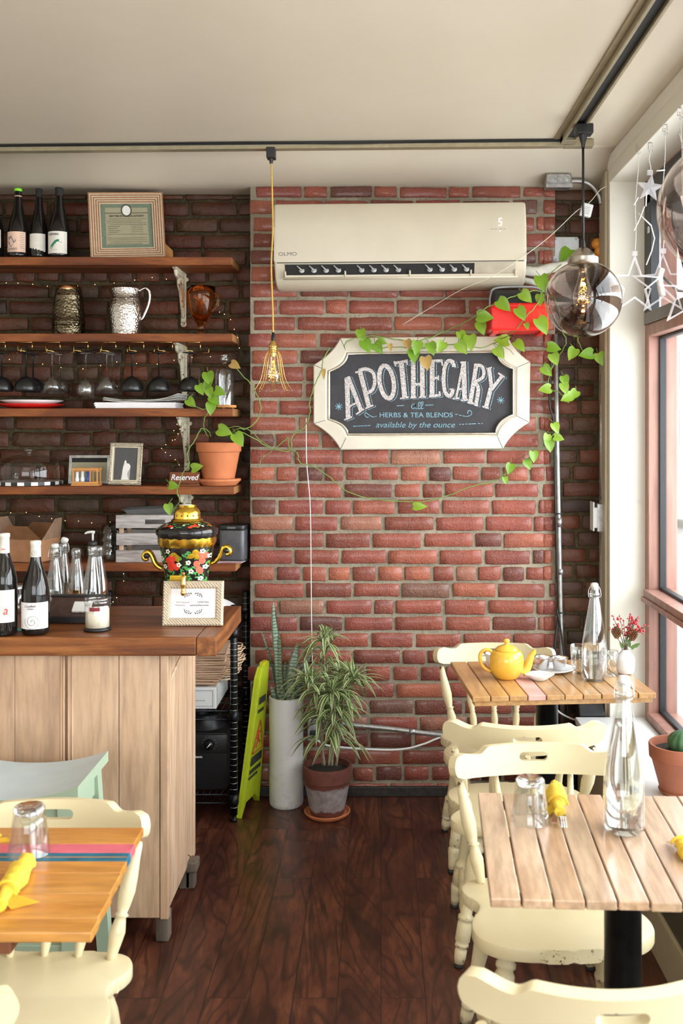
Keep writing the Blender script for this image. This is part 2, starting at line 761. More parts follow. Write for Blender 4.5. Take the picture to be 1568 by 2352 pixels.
def mortar_sheet(bm, x0, x1, z0, z1, y, mi, seed):
    nx = int((x1 - x0) / 0.02)
    nz = int((z1 - z0) / 0.02)
    V = [[bm.verts.new((x0 + (x1 - x0) * i / nx, y + 0.004 * noise.noise(Vector((i * 0.7, k * 0.7, seed))), z0 + (z1 - z0) * k / nz)) for i in range(nx + 1)] for k in range(nz + 1)]
    for k in range(nz):
        for i in range(nx):
            f = bm.faces.new((V[k][i], V[k][i + 1], V[k + 1][i + 1], V[k + 1][i]))
            f.material_index = mi
            f.smooth = True


# --- brick breast on the back wall
bm = BM()
mortar_sheet(bm, XB, 0.778, 0, 2.725, YB + 0.006, 1, 1)
box(bm, XB + 0.004, 0.776, YB + 0.012, YB + 0.30, 0, 2.725, mi=1)
brick_field(bm, XB, 0.735, 0.03, 2.722, YB, 3, ragged_left=True)
brick_field(bm, 0.741, 0.785, 0.03, 2.722, YB, 5, lmean=0.4)
wall_back = struct('wall_back', bm, ['brick', 'mortar'])
# --- recessed right corner
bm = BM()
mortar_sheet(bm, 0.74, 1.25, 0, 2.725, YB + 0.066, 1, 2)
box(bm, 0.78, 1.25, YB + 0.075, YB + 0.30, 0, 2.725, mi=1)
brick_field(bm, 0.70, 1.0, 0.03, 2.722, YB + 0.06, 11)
struct('wall_back_corner', bm, ['old_brick_shaded', 'old_mortar_shaded'])  # the corner's shade is put into these dark brick colours
# --- recessed wall behind the shelves
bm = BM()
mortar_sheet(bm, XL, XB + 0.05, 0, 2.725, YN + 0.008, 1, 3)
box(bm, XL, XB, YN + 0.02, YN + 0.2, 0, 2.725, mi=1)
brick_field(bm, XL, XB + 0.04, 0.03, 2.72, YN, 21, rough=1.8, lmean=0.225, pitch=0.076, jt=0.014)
struct('wall_alcove', bm, ['old_brick_shaded', 'old_mortar_shaded'])

# --- plaster
m, n = newmat('ceiling_paint')
v = n.coords()
n.col(n.ramp(n.noise(v, 1.2, 3), [(0.3, (0.62, 0.545, 0.425)), (0.7, (0.68, 0.61, 0.49))]))
n.set(Roughness=0.38)
n.bump(n.noise(v, 2.5, 3), 0.25, 0.02)
m, n = newmat('wall_paint')
v = n.coords()
f = n.noise(v, 14, 5, 0.7)
n.col(n.mix(n.ramp(f, [(0.62, (0, 0, 0)), (0.72, (0.35, 0.35, 0.35))]), (0.74, 0.71, 0.62), (0.52, 0.45, 0.36)))
n.set(Roughness=0.45)
n.bump(n.noise(v, 8, 3), 0.15, 0.01)
plain('dark_base', (0.02, 0.016, 0.014), 0.5, 0, 0.5, 60, 0.5)
plain('sill_white', (0.78, 0.80, 0.80), 0.4, 0, 0.02)
plain('cover_tan', (0.42, 0.36, 0.25), 0.5, 0, 0.06, 12)

bm = BM()
box(bm, XL - 0.15, 1.29, YF - 0.15, YN + 0.25, CEIL, CEIL + 0.1)
struct('ceiling', bm, 'ceiling_paint')
bm = BM()
pr = [(4.12 + 0.66 * i / 16, CEIL + 0.0005 - (CEIL - 2.722) * (min(1.0, i / 16 * 0.66 / 0.355)) ** 1.8) for i in range(17)] + [(4.80, CEIL + 0.01), (4.12, CEIL + 0.01)]
va = [bm.verts.new((XL, p[0], p[1])) for p in pr]
vb = [bm.verts.new((XR - 0.0005, p[0], p[1])) for p in pr]
for i in range(len(pr)):
    k = (i + 1) % len(pr)
    f = bm.faces.new((va[i], vb[i], vb[k], va[k]))
    f.smooth = i < 15
bm.faces.new(va)
bm.faces.new(vb[::-1])
struct('trim_1', bm, 'ceiling_paint')
bm = BM()
box(bm, XL - 0.15, XL, YF - 0.15, YN + 0.25, 0, CEIL)
struct('wall_left', bm, 'wall_paint')
bm = BM()
box(bm, XL, -2.4, YF - 0.15, YF, 0, CEIL)
box(bm, 1.2, 1.35, YF - 0.15, YF, 0, CEIL)
box(bm, -2.4, 1.2, YF - 0.15, YF, 0, 0.95)
box(bm, -2.4, 1.2, YF - 0.15, YF, 2.6, CEIL)
struct('wall_front', bm, 'wall_paint')
bm = BM()
box(bm, XR, 1.265, YR, YB + 0.3, 0, CEIL, 0.003)
box(bm, XR, 1.275, YF, YR, 2.708, CEIL, 0.003)
box(bm, XW, 1.27, YF, YR, 0, 0.385)
box(bm, XR, 1.35, YF, -2.2, 0, CEIL)
struct('wall_right', bm, 'wall_paint')
bm = BM()
prof = [(0, 0), (-0.017, 0), (-0.02, -0.01), (-0.012, -0.03), (-0.006, -0.04), (0, -0.045)]
vs = [[bm.verts.new((XR + px, yy, CEIL + pz)) for px, pz in prof] for yy in (YF, YB)]
for i in range(len(prof) - 1):
    bm.faces.new((vs[0][i], vs[0][i + 1], vs[1][i + 1], vs[1][i]))
bm.faces.new(vs[0])
bm.faces.new(vs[1][::-1])
struct('trim_2', bm, 'wall_paint')
bm = BM()
box(bm, XR - 0.014, XR - 0.001, YR + 0.03, YB, 0, 2.765, 0.002)
struct('tan_shade_strip', bm, 'cover_tan')  # tan strip over the wall stub, coloured for its shade and warm bounce
bm = BM()
box(bm, XB, 0.80, YB - 0.014, YB + 0.004, 0, 0.045, 0.004)
struct('baseboard_back', bm, 'dark_base')

# --- floor
m, n = newmat('floor_wood')
v = n.coords(rot=(0, 0, R(90)))
bt = n.add('ShaderNodeTexBrick')
bt.inputs['Scale'].default_value = 1.0
bt.inputs['Brick Width'].default_value = 1.22
bt.inputs['Row Height'].default_value = 0.127
bt.inputs['Mortar Size'].default_value = 0.0012
bt.inputs['Mortar Smooth'].default_value = 0.3
bt.inputs['Color1'].default_value = (0, 0, 0, 1)
bt.inputs['Color2'].default_value = (1, 1, 1, 1)
bt.inputs['Mortar'].default_value = (0.5, 0.5, 0.5, 1)
bt.offset = 0.37
n.link(v, bt.inputs['Vector'])
vv = n.coords((1, 0.22, 1))
sc = n.add('ShaderNodeVectorMath', operation='SCALE')
n.link(bt.outputs['Color'], sc.inputs[0])
sc.inputs['Scale'].default_value = 5.0
ad = n.add('ShaderNodeVectorMath', operation='ADD')
n.link(vv, ad.inputs[0])
n.link(sc.outputs[0], ad.inputs[1])
f = n.noise(ad.outputs[0], 7, 6, 0.62, 2.6)
wv = n.add('ShaderNodeTexWave', wave_type='RINGS')
wv.inputs['Scale'].default_value = 2.2
wv.inputs['Distortion'].default_value = 16
wv.inputs['Detail'].default_value = 4
wv.inputs['Detail Scale'].default_value = 1.6
n.link(ad.outputs[0], wv.inputs['Vector'])
c = n.ramp(f, [(0.28, (0.050, 0.014, 0.009)), (0.5, (0.110, 0.033, 0.018)), (0.74, (0.21, 0.072, 0.034))])
c = n.mix(n.ramp(wv.outputs['Fac'], [(0.0, (0.45, 0.45, 0.45)), (0.28, (0.08, 0.08, 0.08)), (1, (0, 0, 0))]), c, (0.028, 0.010, 0.008))
fb_ = n.noise(ad.outputs[0], 2.6, 3, 0.5, 0.9)
mm = n.add('ShaderNodeMath', operation='MULTIPLY')
n.link(fb_, mm.inputs[0])
mm.inputs[1].default_value = 120.0
sn_ = n.add('ShaderNodeMath', operation='SINE')
n.link(mm.outputs[0], sn_.inputs[0])
c = n.mix(n.ramp(sn_.outputs[0], [(0.0, (0, 0, 0)), (0.6, (0.05, 0.05, 0.05)), (1.0, (0.65, 0.65, 0.65))]), c, (0.022, 0.008, 0.006))
fg_ = n.noise(ad.outputs[0], 60, 4, 0.6)
c = n.mix(n.ramp(fg_, [(0.35, (0.5, 0.5, 0.5)), (0.55, (0, 0, 0))]), c, (0.02, 0.008, 0.006))
c = n.mix(bt.outputs['Fac'], c, (0.012, 0.006, 0.005))
n.col(c)
n.link(n.ramp(f, [(0.3, (0.30, 0.30, 0.30)), (0.7, (0.42, 0.42, 0.42))]), n.b.inputs['Roughness'])
inv = n.ramp(bt.outputs['Fac'], [(0, (1, 1, 1)), (1, (0, 0, 0))])
n.bump(inv, 0.5, 0.001)
bm = BM()
box(bm, XL - 0.15, 1.29, YF - 0.15, YN + 0.25, -0.06, 0)
struct('floor', bm, 'floor_wood')

# --- window: brown wooden frame, black glazing strips, three tiers of glass
wood('window_wood', [(0.32, 0.155, 0.115), (0.38, 0.20, 0.155), (0.35, 0.175, 0.135)], 1.0, 'Z', 0.4, 5, 0.05)
plain('gasket', (0.02, 0.022, 0.025), 0.5)
plain('sash_black', (0.035, 0.035, 0.037), 0.4, 0.3)
plain('sash_grey', (0.16, 0.15, 0.14), 0.4, 0.3)


def window(name, y0, y1):
    root = thing(name, None, None)
    root['kind'] = 'structure'
    fr = BM()
    for a, b in ((y0, y0 + 0.055), (y1 - 0.055, y1)):
        box(fr, XW, XW + 0.125, a, b, 0.395, 2.708, 0.004)
    box(fr, XW - 0.004, XW + 0.125, y0 + 0.05, y1 - 0.05, 0.395, 0.43, 0.004)
    box(fr, XW - 0.006, XW + 0.125, y0 + 0.05, y1 - 0.05, 2.035, 2.085, 0.004)
    box(fr, XW, XW + 0.125, y0 + 0.05, y1 - 0.05, 2.66, 2.708, 0.004)
    obj('window_frame', fr, 'window_wood', root)
    b = BM()
    box(b, XW - 0.03, XW + 0.13, y0 + 0.05, y1 - 0.05, 0.905, 0.925, 0.003)
    box(b, XW - 0.02, XW + 0.13, y0 + 0.05, y1 - 0.05, 0.925, 0.955, 0.003)
    obj('mullion', b, 'window_wood', root)
    b = BM()
    for za, zb in ((0.43, 0.905), (0.955, 2.035)):
        t = 0.012
        ya, yb = y0 + 0.055, y1 - 0.055
        for xx in (XW + 0.045,):
            box(b, xx, xx + 0.03, ya, ya + t, za, zb, 0.003)
            box(b, xx, xx + 0.03, yb - t, yb, za, zb, 0.003)
            box(b, xx, xx + 0.03, ya, yb, za, za + t, 0.003)
            box(b, xx, xx + 0.03, ya, yb, zb - t, zb, 0.003)
    obj('glazing_strip', b, 'gasket', root)
    for za, zb in ((0.43, 0.905), (0.955, 2.035)):
        b = BM()
        box(b, XW + 0.058, XW + 0.062, y0 + 0.06, y1 - 0.06, za + 0.004, zb - 0.004)
        obj('pane', b, 'pane', root)
    # top-hung sash, tilted outwards
    b = BM()
    t = 0.06
    ya, yb, za, zb = y0 + 0.10, y1 - 0.11, -0.555, 0.0
    mt = Matrix.Translation((XW + 0.06, 0, 2.655)) @ Matrix.Rotation(R(-14), 4, 'Y')
    box(b, -0.015, 0.03, ya, ya + t, za, zb, 0.004, mat=mt)
    box(b, -0.015, 0.03, yb - t, yb, za, zb, 0.004, mat=mt)
    box(b, -0.015, 0.03, ya, yb, za, za + t, 0.004, mat=mt)
    box(b, -0.015, 0.03, ya, yb, zb - t, zb, 0.004, mat=mt)
    s = obj('sash', b, 'sash_black', root)
    b = BM()
    box(b, 0.004, 0.008, ya + t, yb - t, za + t, zb - t, mat=mt)
    obj('pane', b, 'pane', s)
    b = BM()
    tube(b, [(XW + 0.03, y1 - 0.10, 2.30), (XW + 0.10, y1 - 0.14, 2.22), (XW + 0.17, y1 - 0.2, 2.2)], 0.006)
    box(b, XW + 0.0, XW + 0.05, y1 - 0.075, y1 - 0.062, 2.10, 2.62, 0.003)
    box(b, XW - 0.01, XW + 0.02, y1 - 0.09, y1 - 0.07, 2.47, 2.50, 0.003)
    box(b, XW - 0.01, XW + 0.02, y1 - 0.09, y1 - 0.07, 2.16, 2.19, 0.003)
    obj('stay', b, 'galvanised', root)
    b = BM()
    box(b, XW - 0.015, XW + 0.04, y0 + 0.05, y1 - 0.05, 2.085, 2.135, 0.004)
    obj('lower_sash_rail', b, 'sash_grey', root)
    b = BM()
    for ya_, yb_ in ((y1 - 0.10, y1 - 0.001), (y0 + 0.001, y0 + 0.10)):
        box(b, XW - 0.003, XW + 0.035, ya_, yb_, 2.087, 2.66, 0.003)
        box(b, XW + 0.03, XW + 0.12, ya_ + 0.05, yb_ - 0.01, 2.087, 2.66, 0.003)
    box(b, XW - 0.003, XW + 0.035, y0, y1, 2.60, 2.70, 0.003)
    obj('sash_frame', b, 'sash_black', root)
    b = BM()
    tube(b, spline([(XW - 0.02, y1 - 0.33, 2.28), (XW - 0.03, y1 - 0.335, 2.24), (XW - 0.02, y1 - 0.34, 2.17)], 4), 0.013, 10)
    obj('window_handle', b, 'white_plastic', root)
    return root


window('window_1', 2.60, YR)
window('window_2', 0.90, 2.60)
window('window_3', -0.65, 0.90)
window('window_4', -2.2, -0.65)

# --- sill board on the radiator cover below the windows
cov = thing('radiator_cover', 'low tan radiator cover with white sill top along the window wall', 'radiator cover', (0.85, 3.0, 0))
b = BM()
box(b, -0.012, XW - 0.85 - 0.005, -5.15, YR - 3.0 - 0.002, 0.365, 0.395, 0.004)
obj('sill_board', b, 'sill_white', cov)
b = BM()
box(b, 0.0, 0.02, -5.15, YR - 3.0 - 0.002, 0.0, 0.155, 0.002)
box(b, 0.0, 0.02, 0.80, YR - 3.0 - 0.002, 0.155, 0.362, 0.002)
box(b, -0.004, 0.022, -5.15, YR - 3.0 - 0.002, 0.145, 0.163, 0.003)
box(b, 0.0, 0.02, -1.6, -1.52, 0.155, 0.362, 0.002)
obj('front_panel', b, 'cover_tan', cov)
m, n = newmat('mesh_grille')
v = n.coords()
vo = n.add('ShaderNodeTexVoronoi')
vo.inputs['Scale'].default_value = 160
vo.inputs['Randomness'].default_value = 0.0
n.link(v, vo.inputs['Vector'])
n.col(n.ramp(vo.outputs['Distance'], [(0.3, (0.003, 0.003, 0.003)), (0.5, (0.12, 0.10, 0.06))]))
n.set(Roughness=0.5)
b = BM()
box(b, 0.006, 0.012, -5.15, 0.80, 0.163, 0.365)
obj('mesh_grille', b, 'mesh_grille', cov)
b = BM()
box(b, 0.02, XW - 0.85 - 0.002, YR - 3.0 - 0.02, YR - 3.0 - 0.003, 0, 0.36)
obj('end_panel', b, 'cover_tan', cov)

# --- the street outside
plain('pavement_grey', (0.55, 0.54, 0.52), 0.9, 0, 0.1, 3)
plain('asphalt', (0.22, 0.22, 0.23), 0.9, 0, 0.1, 3)
plain('facade_pale', (0.66, 0.58, 0.50), 0.9, 0, 0.1, 2)
plain('facade_white', (0.75, 0.75, 0.74), 0.8, 0, 0.1, 2)
plain('facade_glass', (0.12, 0.14, 0.17), 0.15)
plain('car_paint', (0.55, 0.58, 0.62), 0.25, 0.4)
bm = BM()
box(bm, 1.36, 4.6, -4, 45, -0.12, -0.03)
struct('sidewalk', bm, 'pavement_grey')
bm = BM()
box(bm, 4.6, 13, -4, 60, -0.3, -0.16)
struct('street', bm, 'asphalt')
for k, (y0, y1, x, hh, mt) in enumerate(((2, 14, 13.2, 8, 'facade_pale'), (14.2, 26, 13.0, 9.5, 'facade_white'), (26.2, 46, 13.3, 8.5, 'facade_pale'))):
    r = thing('street_house', ['pale brick building across the street, nearest one', 'white building across the street, middle of the row', 'pale brick building across the street at the far end of the row'][k], 'building', (x, y0, -0.16))
    b = BM()
    box(b, 0, 4, 0, y1 - y0, 0, hh, 0.02)
    box(b, -0.25, 0.2, 0, y1 - y0, hh - 0.5, hh, 0.02)
    obj('facade', b, mt, r)
    ny = int((y1 - y0) / 2.2)
    for i in range(ny):
        for kz in range(3):
            b = BM()
            yy = 0.8 + i * 2.2
            box(b, -0.04, 0.05, yy, yy + 1.1, 0.9 + kz * 2.6, 2.6 + kz * 2.6, 0.02)
            obj('house_window', b, 'facade_glass', r)
r = thing('parked_car', 'grey car parked at the kerb outside the window', 'car', (5.9, 17.5, -0.16))
b = BM()
pr = [(-2.1, 0.25), (-2.15, 0.75), (-1.9, 0.85), (-1.3, 0.95), (-0.7, 1.42), (0.9, 1.45), (1.6, 1.0), (2.1, 0.9), (2.15, 0.3)]
prism(b, pr, 1.7, Matrix(((0, 0, 1, 0), (1, 0, 0, 0), (0, 1, 0, 0), (0, 0, 0, 1))) @ Matrix.Translation((0, 0, -0.85)), bev=0.06)
obj('car_body', b, 'car_paint', r)
for yy in (-1.3, 1.3):
    for xx in (-0.82, 0.66):
        b = BM()
        lathe(b, [(0.0, 0), (0.30, 0), (0.32, 0.03), (0.32, 0.14), (0.30, 0.17), (0, 0.17)], seg=20, mat=Matrix.Translation((xx, yy, 0.32)) @ Matrix.Rotation(R(90), 4, 'Y'))
        obj('wheel', b, 'rubber', r)
# ============================================================ FURNITURE
def chair_paint():
    m, n = newmat('cream_paint')
    v = n.coords()
    g = n.add('ShaderNodeNewGeometry')
    f = n.noise(v, 26, 5, 0.65)
    f2 = n.noise(v, 3, 3)
    base = n.ramp(f2, [(0.3, (0.68, 0.575, 0.34)), (0.7, (0.75, 0.66, 0.43))])
    chip = n.ramp(f, [(0.725, (0, 0, 0)), (0.735, (1, 1, 1))])
    ed = n.ramp(g.outputs['Pointiness'], [(0.545, (0, 0, 0)), (0.58, (1, 1, 1))])
    f3 = n.noise(v, 60, 4, 0.7)
    e2 = n.mix(1.0, ed, n.ramp(f3, [(0.575, (0, 0, 0)), (0.605, (1, 1, 1))]), 'MULTIPLY')
    tot = n.mix(1.0, chip, e2, 'ADD')
    n.col(n.mix(tot, base, (0.10, 0.045, 0.03)))
    n.set(Roughness=0.32)
    n.bump(f2, 0.1, 0.004)


chair_paint()


def smoothstep(a, b, x):
    t = max(0.0, min(1.0, (x - a) / (b - a)))
    return t * t * (3 - 2 * t)


def crest_bm():
    bm = BM()
    hw = 0.25
    NX = 72
    slot_w, slot_h, slot_z = 0.175, 0.012, -0.036   # half width (in s), half height, centre below top
    grid = []
    ss = [-1 + 2 * i / NX for i in range(NX + 1)]
    ss = sorted(set([math.copysign(1 - (1 - abs(s)) ** 1.35 * 1.0, s) if abs(s) > 0.9 else s for s in ss] + [-slot_w, slot_w]))
    for s in ss:
        a = abs(s)
        top = -0.003 * min(1, a / 0.55) ** 2 - 0.019 * smoothstep(0.55, 0.68, a) + 0.006 * smoothstep(0.72, 0.9, a)
        bot = -0.084 + 0.002 * (min(a, 0.9) / 0.9) ** 2
        if a > 0.90:
            t = (a - 0.90) / 0.10
            q = max(0, 1 - t ** 2.4) ** 0.5
            mid = -0.050
            top = mid + (top - mid) * max(q, 0.02)
            bot = mid + (bot - mid) * max(q, 0.02)
        t = a / slot_w
        h = slot_h * (1 - max(0, (t - 0.72) / 0.28) ** 2) ** 0.5 if t <= 1 else 0
        y = 0.10 * s * s
        zs = [bot, bot * 0.55 + (slot_z - h) * 0.45, slot_z - h, slot_z + h, (slot_z + h + top) / 2, top]
        if a > 0.8:
            zs = [bot + (top - bot) * k / 5 for k in range(6)]
        grid.append((s, [bm.verts.new((s * hw, y, z)) for z in zs]))
    for (s0, A), (s1, B) in zip(grid[:-1], grid[1:]):
        for k in range(5):
            if k == 2 and abs((s0 + s1) / 2) < slot_w:
                continue
            bm.faces.new((A[k], B[k], B[k + 1], A[k + 1]))
    bmesh.ops.remove_doubles(bm, verts=bm.verts, dist=0.0004)
    bmesh.ops.recalc_face_normals(bm, faces=bm.faces)
    r = bmesh.ops.solidify(bm, geom=bm.faces, thickness=0.026)
    return bm


SPIN = [(0.008, 0), (0.009, 0.03), (0.0125, 0.12), (0.0145, 0.2), (0.012, 0.27), (0.0095, 0.30), (0.013, 0.315), (0.0095, 0.33), (0.012, 0.36), (0.0155, 0.45), (0.0145, 0.55), (0.011, 0.68), (0.0085, 0.9), (0.008, 1.0)]
POST = [(0.011, 0), (0.012, 0.05), (0.0165, 0.16), (0.019, 0.24), (0.014, 0.33), (0.012, 0.36), (0.018, 0.38), (0.012, 0.40), (0.016, 0.46), (0.020, 0.58), (0.018, 0.7), (0.013, 0.86), (0.0105, 1.0)]
LEG = [(0.015, 0), (0.0185, 0.05), (0.019, 0.10), (0.016, 0.118), (0.0215, 0.125), (0.0215, 0.145), (0.019, 0.152), (0.0235, 0.17), (0.0235, 0.30), (0.020, 0.315), (0.0245, 0.325), (0.0245, 0.35), (0.018, 0.365), (0.0185, 0.45), (0.023, 0.60), (0.0265, 0.72), (0.024, 0.80), (0.019, 0.83), (0.025, 0.845), (0.025, 0.87), (0.020, 0.885), (0.021, 1.0)]
LEGF = [(0.012, 0), (0.016, 0.06), (0.022, 0.15), (0.0235, 0.19), (0.018, 0.205), (0.0225, 0.212), (0.0235, 0.35), (0.019, 0.365), (0.0245, 0.38), (0.0245, 0.405), (0.018, 0.42), (0.017, 0.47), (0.020, 0.58), (0.0265, 0.72), (0.025, 0.80), (0.019, 0.83), (0.025, 0.845), (0.025, 0.87), (0.020, 0.885), (0.021, 1.0)]


def turned(bm, a, b, prof, seg=14, k=1.0):
    a, b = Vector(a), Vector(b)
    d = b - a
    q = d.to_track_quat('Z', 'Y').to_matrix().to_4x4()
    lathe(bm, [(r * k, t * d.length) for r, t in prof], seg=seg, mat=Matrix.Translation(a) @ q)


def seat_outline():
    pts = []
    # right half, from rear centre to front centre (x, y)
    key = [(0.0, -0.185), (0.10, -0.19), (0.165, -0.185), (0.205, -0.165), (0.223, -0.125), (0.215, -0.085), (0.196, -0.055), (0.190, -0.03), (0.198, 0.0), (0.218, 0.04), (0.224, 0.09), (0.212, 0.135), (0.17, 0.175), (0.10, 0.195), (0.0, 0.203)]
    sp = spline([(x, y, 0) for x, y in key], 5)
    right = [(p.x, p.y) for p in sp]
    left = [(-x, y) for x, y in reversed(right[1:-1])]
    return right + left


def make_chair(label):
    t = thing('farmhouse_chair', label, 'chair')
    b = BM()
    ol = seat_outline()
    prism(b, ol, 0.034, bev=0.006, z0=0.386)
    for v in b.verts:
        if v.co.z > 0.4:
            r = math.hypot(v.co.x / 0.17, (v.co.y - 0.0) / 0.15)
    o = obj('seat', b, 'cream_paint', t)
    autosmooth(o, 40)
    b = crest_bm()
    o = obj('crest_rail', b, 'cream_paint', t)
    o.location = (0, -0.30, 0.752)
    o.rotation_euler = (R(10), 0, 0)
    mo = o.modifiers.new('bev', 'BEVEL')
    mo.width = 0.006
    mo.segments = 3
    mo.limit_method = 'ANGLE'
    mo.angle_limit = R(50)
    autosmooth(o, 50)
    for x in (-0.19, -0.095, 0, 0.095, 0.19):
        b = BM()
        xt = x * 1.13
        yt = -0.30 + 0.10 * (xt / 0.25) ** 2 + 0.004
        turned(b, (x * 0.86, -0.155 - 0.012 * (1 - (x / 0.19) ** 2), 0.415), (xt, yt, 0.672), POST if abs(x) > 0.1 else SPIN)
        obj('spindle', b, 'cream_paint', t)
    ft = []
    for x, y, pr in ((-1, -0.215, LEG), (1, -0.215, LEG), (-1, 0.165, LEGF), (1, 0.165, LEGF)):
        b = BM()
        foot = Vector((x * 0.20, y, 0.012))
        topp = Vector((x * 0.135, y * 0.62 - 0.01, 0.39))
        turned(b, foot, topp, pr)
        l = obj('leg', b, 'cream_paint', t)
        b = BM()
        lathe(b, [(0.0, 0), (0.014, 0), (0.015, 0.006), (0.012, 0.016), (0, 0.016)], c=(foot.x, foot.y, 0), seg=12)
        tag(obj('glide', b, 'rubber', l), 'dark worn foot')
        ft.append((foot, topp))

    def mid(i, k):
        return ft[i][0].lerp(ft[i][1], k)
    ST = [(0.009, 0), (0.011, 0.1), (0.016, 0.3), (0.012, 0.36), (0.0155, 0.38), (0.012, 0.40), (0.019, 0.5), (0.012, 0.60), (0.0155, 0.62), (0.012, 0.64), (0.016, 0.7), (0.011, 0.9), (0.009, 1)]
    for i, k in ((0, 2), (1, 3)):
        b = BM()
        turned(b, mid(i, 0.30), mid(k, 0.36), ST)
        obj('stretcher', b, 'cream_paint', t)
    b = BM()
    turned(b, (mid(0, 0.30) + mid(2, 0.36)) / 2, (mid(1, 0.30) + mid(3, 0.36)) / 2, ST)
    obj('stretcher', b, 'cream_paint', t)
    return t


CG = 'cream spindle-back chairs at the cafe tables'
ch = make_chair('cream chair behind the far table, its back against the brick wall, facing the camera')
ch.location = (0.46, 3.87, 0)
ch.rotation_euler = (0, 0, PI)
ch['group'] = CG
dup(ch, (0.445, 3.265, 0), R(-2), 'cream chair with chipped top rail, drawn up to the near side of the far table', CG)
dup(ch, (0.443, 2.555, 0), PI + R(3), 'cream chair behind the near window table, its seat reaching under that table', CG)
dup(ch, (-0.79, 2.185, 0), PI, 'cream chair behind the striped orange wood table, by the green stool', CG, scale=0.975)
dup(ch, (-0.83, 1.80, 0), R(0), 'cream chair of which only a rail end shows in the bottom left corner', CG)
dup(ch, (0.370, 1.865, 0), R(2), 'cream chair back in front of the near window table, cut by the bottom edge', CG)

# ------------------------------------------------------------ tables
wood('table_wood', [(0.48, 0.27, 0.15), (0.62, 0.42, 0.27), (0.72, 0.53, 0.36)], 1.0, 'Y', 0.22, 9, 0.1, coat=0.3, perisland=0.22)
wood('table_wood_honey', [(0.50, 0.25, 0.09), (0.60, 0.33, 0.13), (0.68, 0.42, 0.19)], 1.0, 'Y', 0.28, 9, 0.1, coat=0.3, perisland=0.18)
wood('table_wood_orange', [(0.55, 0.21, 0.035), (0.66, 0.29, 0.06), (0.74, 0.37, 0.10)], 1.0, 'X', 0.3, 9, 0.1, coat=0.3, perisland=0.15)
plain('pink_stripe', (0.62, 0.13, 0.17), 0.4, 0, 0.15, 20)
plain('teal_stripe', (0.02, 0.13, 0.20), 0.4, 0, 0.3, 20)
plain('pale_pink_board', (0.62, 0.36, 0.32), 0.35, 0, 0.2, 12)
plain('dark_gap', (0.10, 0.05, 0.025), 0.8)
plain('bracket_brown', (0.22, 0.08, 0.035), 0.5)


def cafe_table(label, loc, rot, W, D, nb, mat, pole_r=0.040, apron=0.02, top=0.75, bt=0.018, special=None, gap=0.0035):
    t = thing('cafe_table', label, 'table', loc, rot, 'slatted wooden cafe tables')
    w_ = W / nb
    b = BM()
    sp = {}
    for i in range(nb):
        x0 = -W / 2 + i * w_ + gap / 2
        if special and i in special:
            b2 = BM()
            box(b2, x0, x0 + w_ - gap, -D / 2, D / 2, top - bt, top, 0.0025)
            tag(obj('pale_board', b2, special[i], t), 'board with a washed pink tint')
            continue
        jj = rnd.uniform(-0.002, 0.002)
        box(b, x0, x0 + w_ - gap, -D / 2 + jj, D / 2 + jj, top - bt, top, 0.0025)
    obj('tabletop', b, mat, t)
    b = BM()
    box(b, -W / 2 + 0.01, W / 2 - 0.01, -D / 2 + 0.012, -D / 2 + 0.06, top - bt - apron, top - bt - 0.0005, 0.002)
    box(b, -W / 2 + 0.01, W / 2 - 0.01, D / 2 - 0.06, D / 2 - 0.012, top - bt - apron, top - bt - 0.0005, 0.002)
    box(b, -W / 2 + 0.01, W / 2 - 0.01, -0.05, 0.05, top - bt - apron, top - bt - 0.0005, 0.002)
    obj('batten', b, mat, t)
    b = BM()
    lathe(b, [(0.11, top - bt - apron - 0.001), (0.11, top - bt - apron - 0.008), (pole_r, top - bt - apron - 0.012), (pole_r, 0.06), (0.06, 0.05), (0.075, 0.03)], seg=28)
    obj('pedestal', b, 'black_metal', t)
    b = BM()
    for a in range(4):
        box(b, -0.03, 0.03, 0.04, 0.26, 0.012, 0.035, 0.006, mat=Matrix.Rotation(a * PI / 2 + R(45), 4, 'Z'))
        lathe(b, [(0, 0), (0.018, 0), (0.018, 0.013), (0, 0.013)], c=(0.24 * math.cos(a * PI / 2 + R(45)), 0.24 * math.sin(a * PI / 2 + R(45)), 0), seg=12)
    obj('base', b, 'black_metal', t)
    return t


TZ = 0.75
farT = cafe_table('small slatted table with one pale pink board, carrying a yellow teapot', (0.597, 3.61, 0), R(4.5), 0.63, 0.50, 10, 'table_wood_honey', special={3: 'pale_pink_board'}, apron=0.018)
nearT = cafe_table('slatted table by the window in the foreground, with an upturned glass and tall water bottle', (0.524, 2.172, 0), R(-3.0), 0.606, 0.555, 10, 'table_wood', apron=0.0)
# striped table: boards run across
t = thing('cafe_table', 'orange wooden table with painted pink and teal stripes, foreground by the counter', 'table', (0, 0, 0), 0, 'slatted wooden cafe tables')
rows = [(2.25, 2.161, 0), (2.161, 2.116, 1), (2.116, 2.076, 2), (2.076, 2.020, 0), (2.020, 1.93, 0), (1.93, 1.833, 0), (1.833, 1.78, 0)]
b, bp, bt_ = BM(), BM(), BM()
for y1, y0, k in rows:
    xr = -0.514 - 0.021 * ((y0 + y1) / 2 - 1.78) / 0.47
    tgt = (b, bp, bt_)[k]
    if k == 0:
        box(tgt, -1.7, xr, y0 + 0.001, y1 - 0.001, 0.732, 0.75, 0.002)
    else:
        box(tgt, -1.7, xr, y0 + 0.0005, y1 - 0.0005, 0.732, 0.75, 0.0015)
box(b, -1.7, -0.53, 2.092, 2.095, 0.7502, 0.7504)
obj('tabletop', b, 'table_wood_orange', t)
tag(obj('pink_stripe', bp, 'pink_stripe', t), 'pink painted board')
tag(obj('teal_stripe', bt_, 'teal_stripe', t), 'teal painted board')
b = BM()
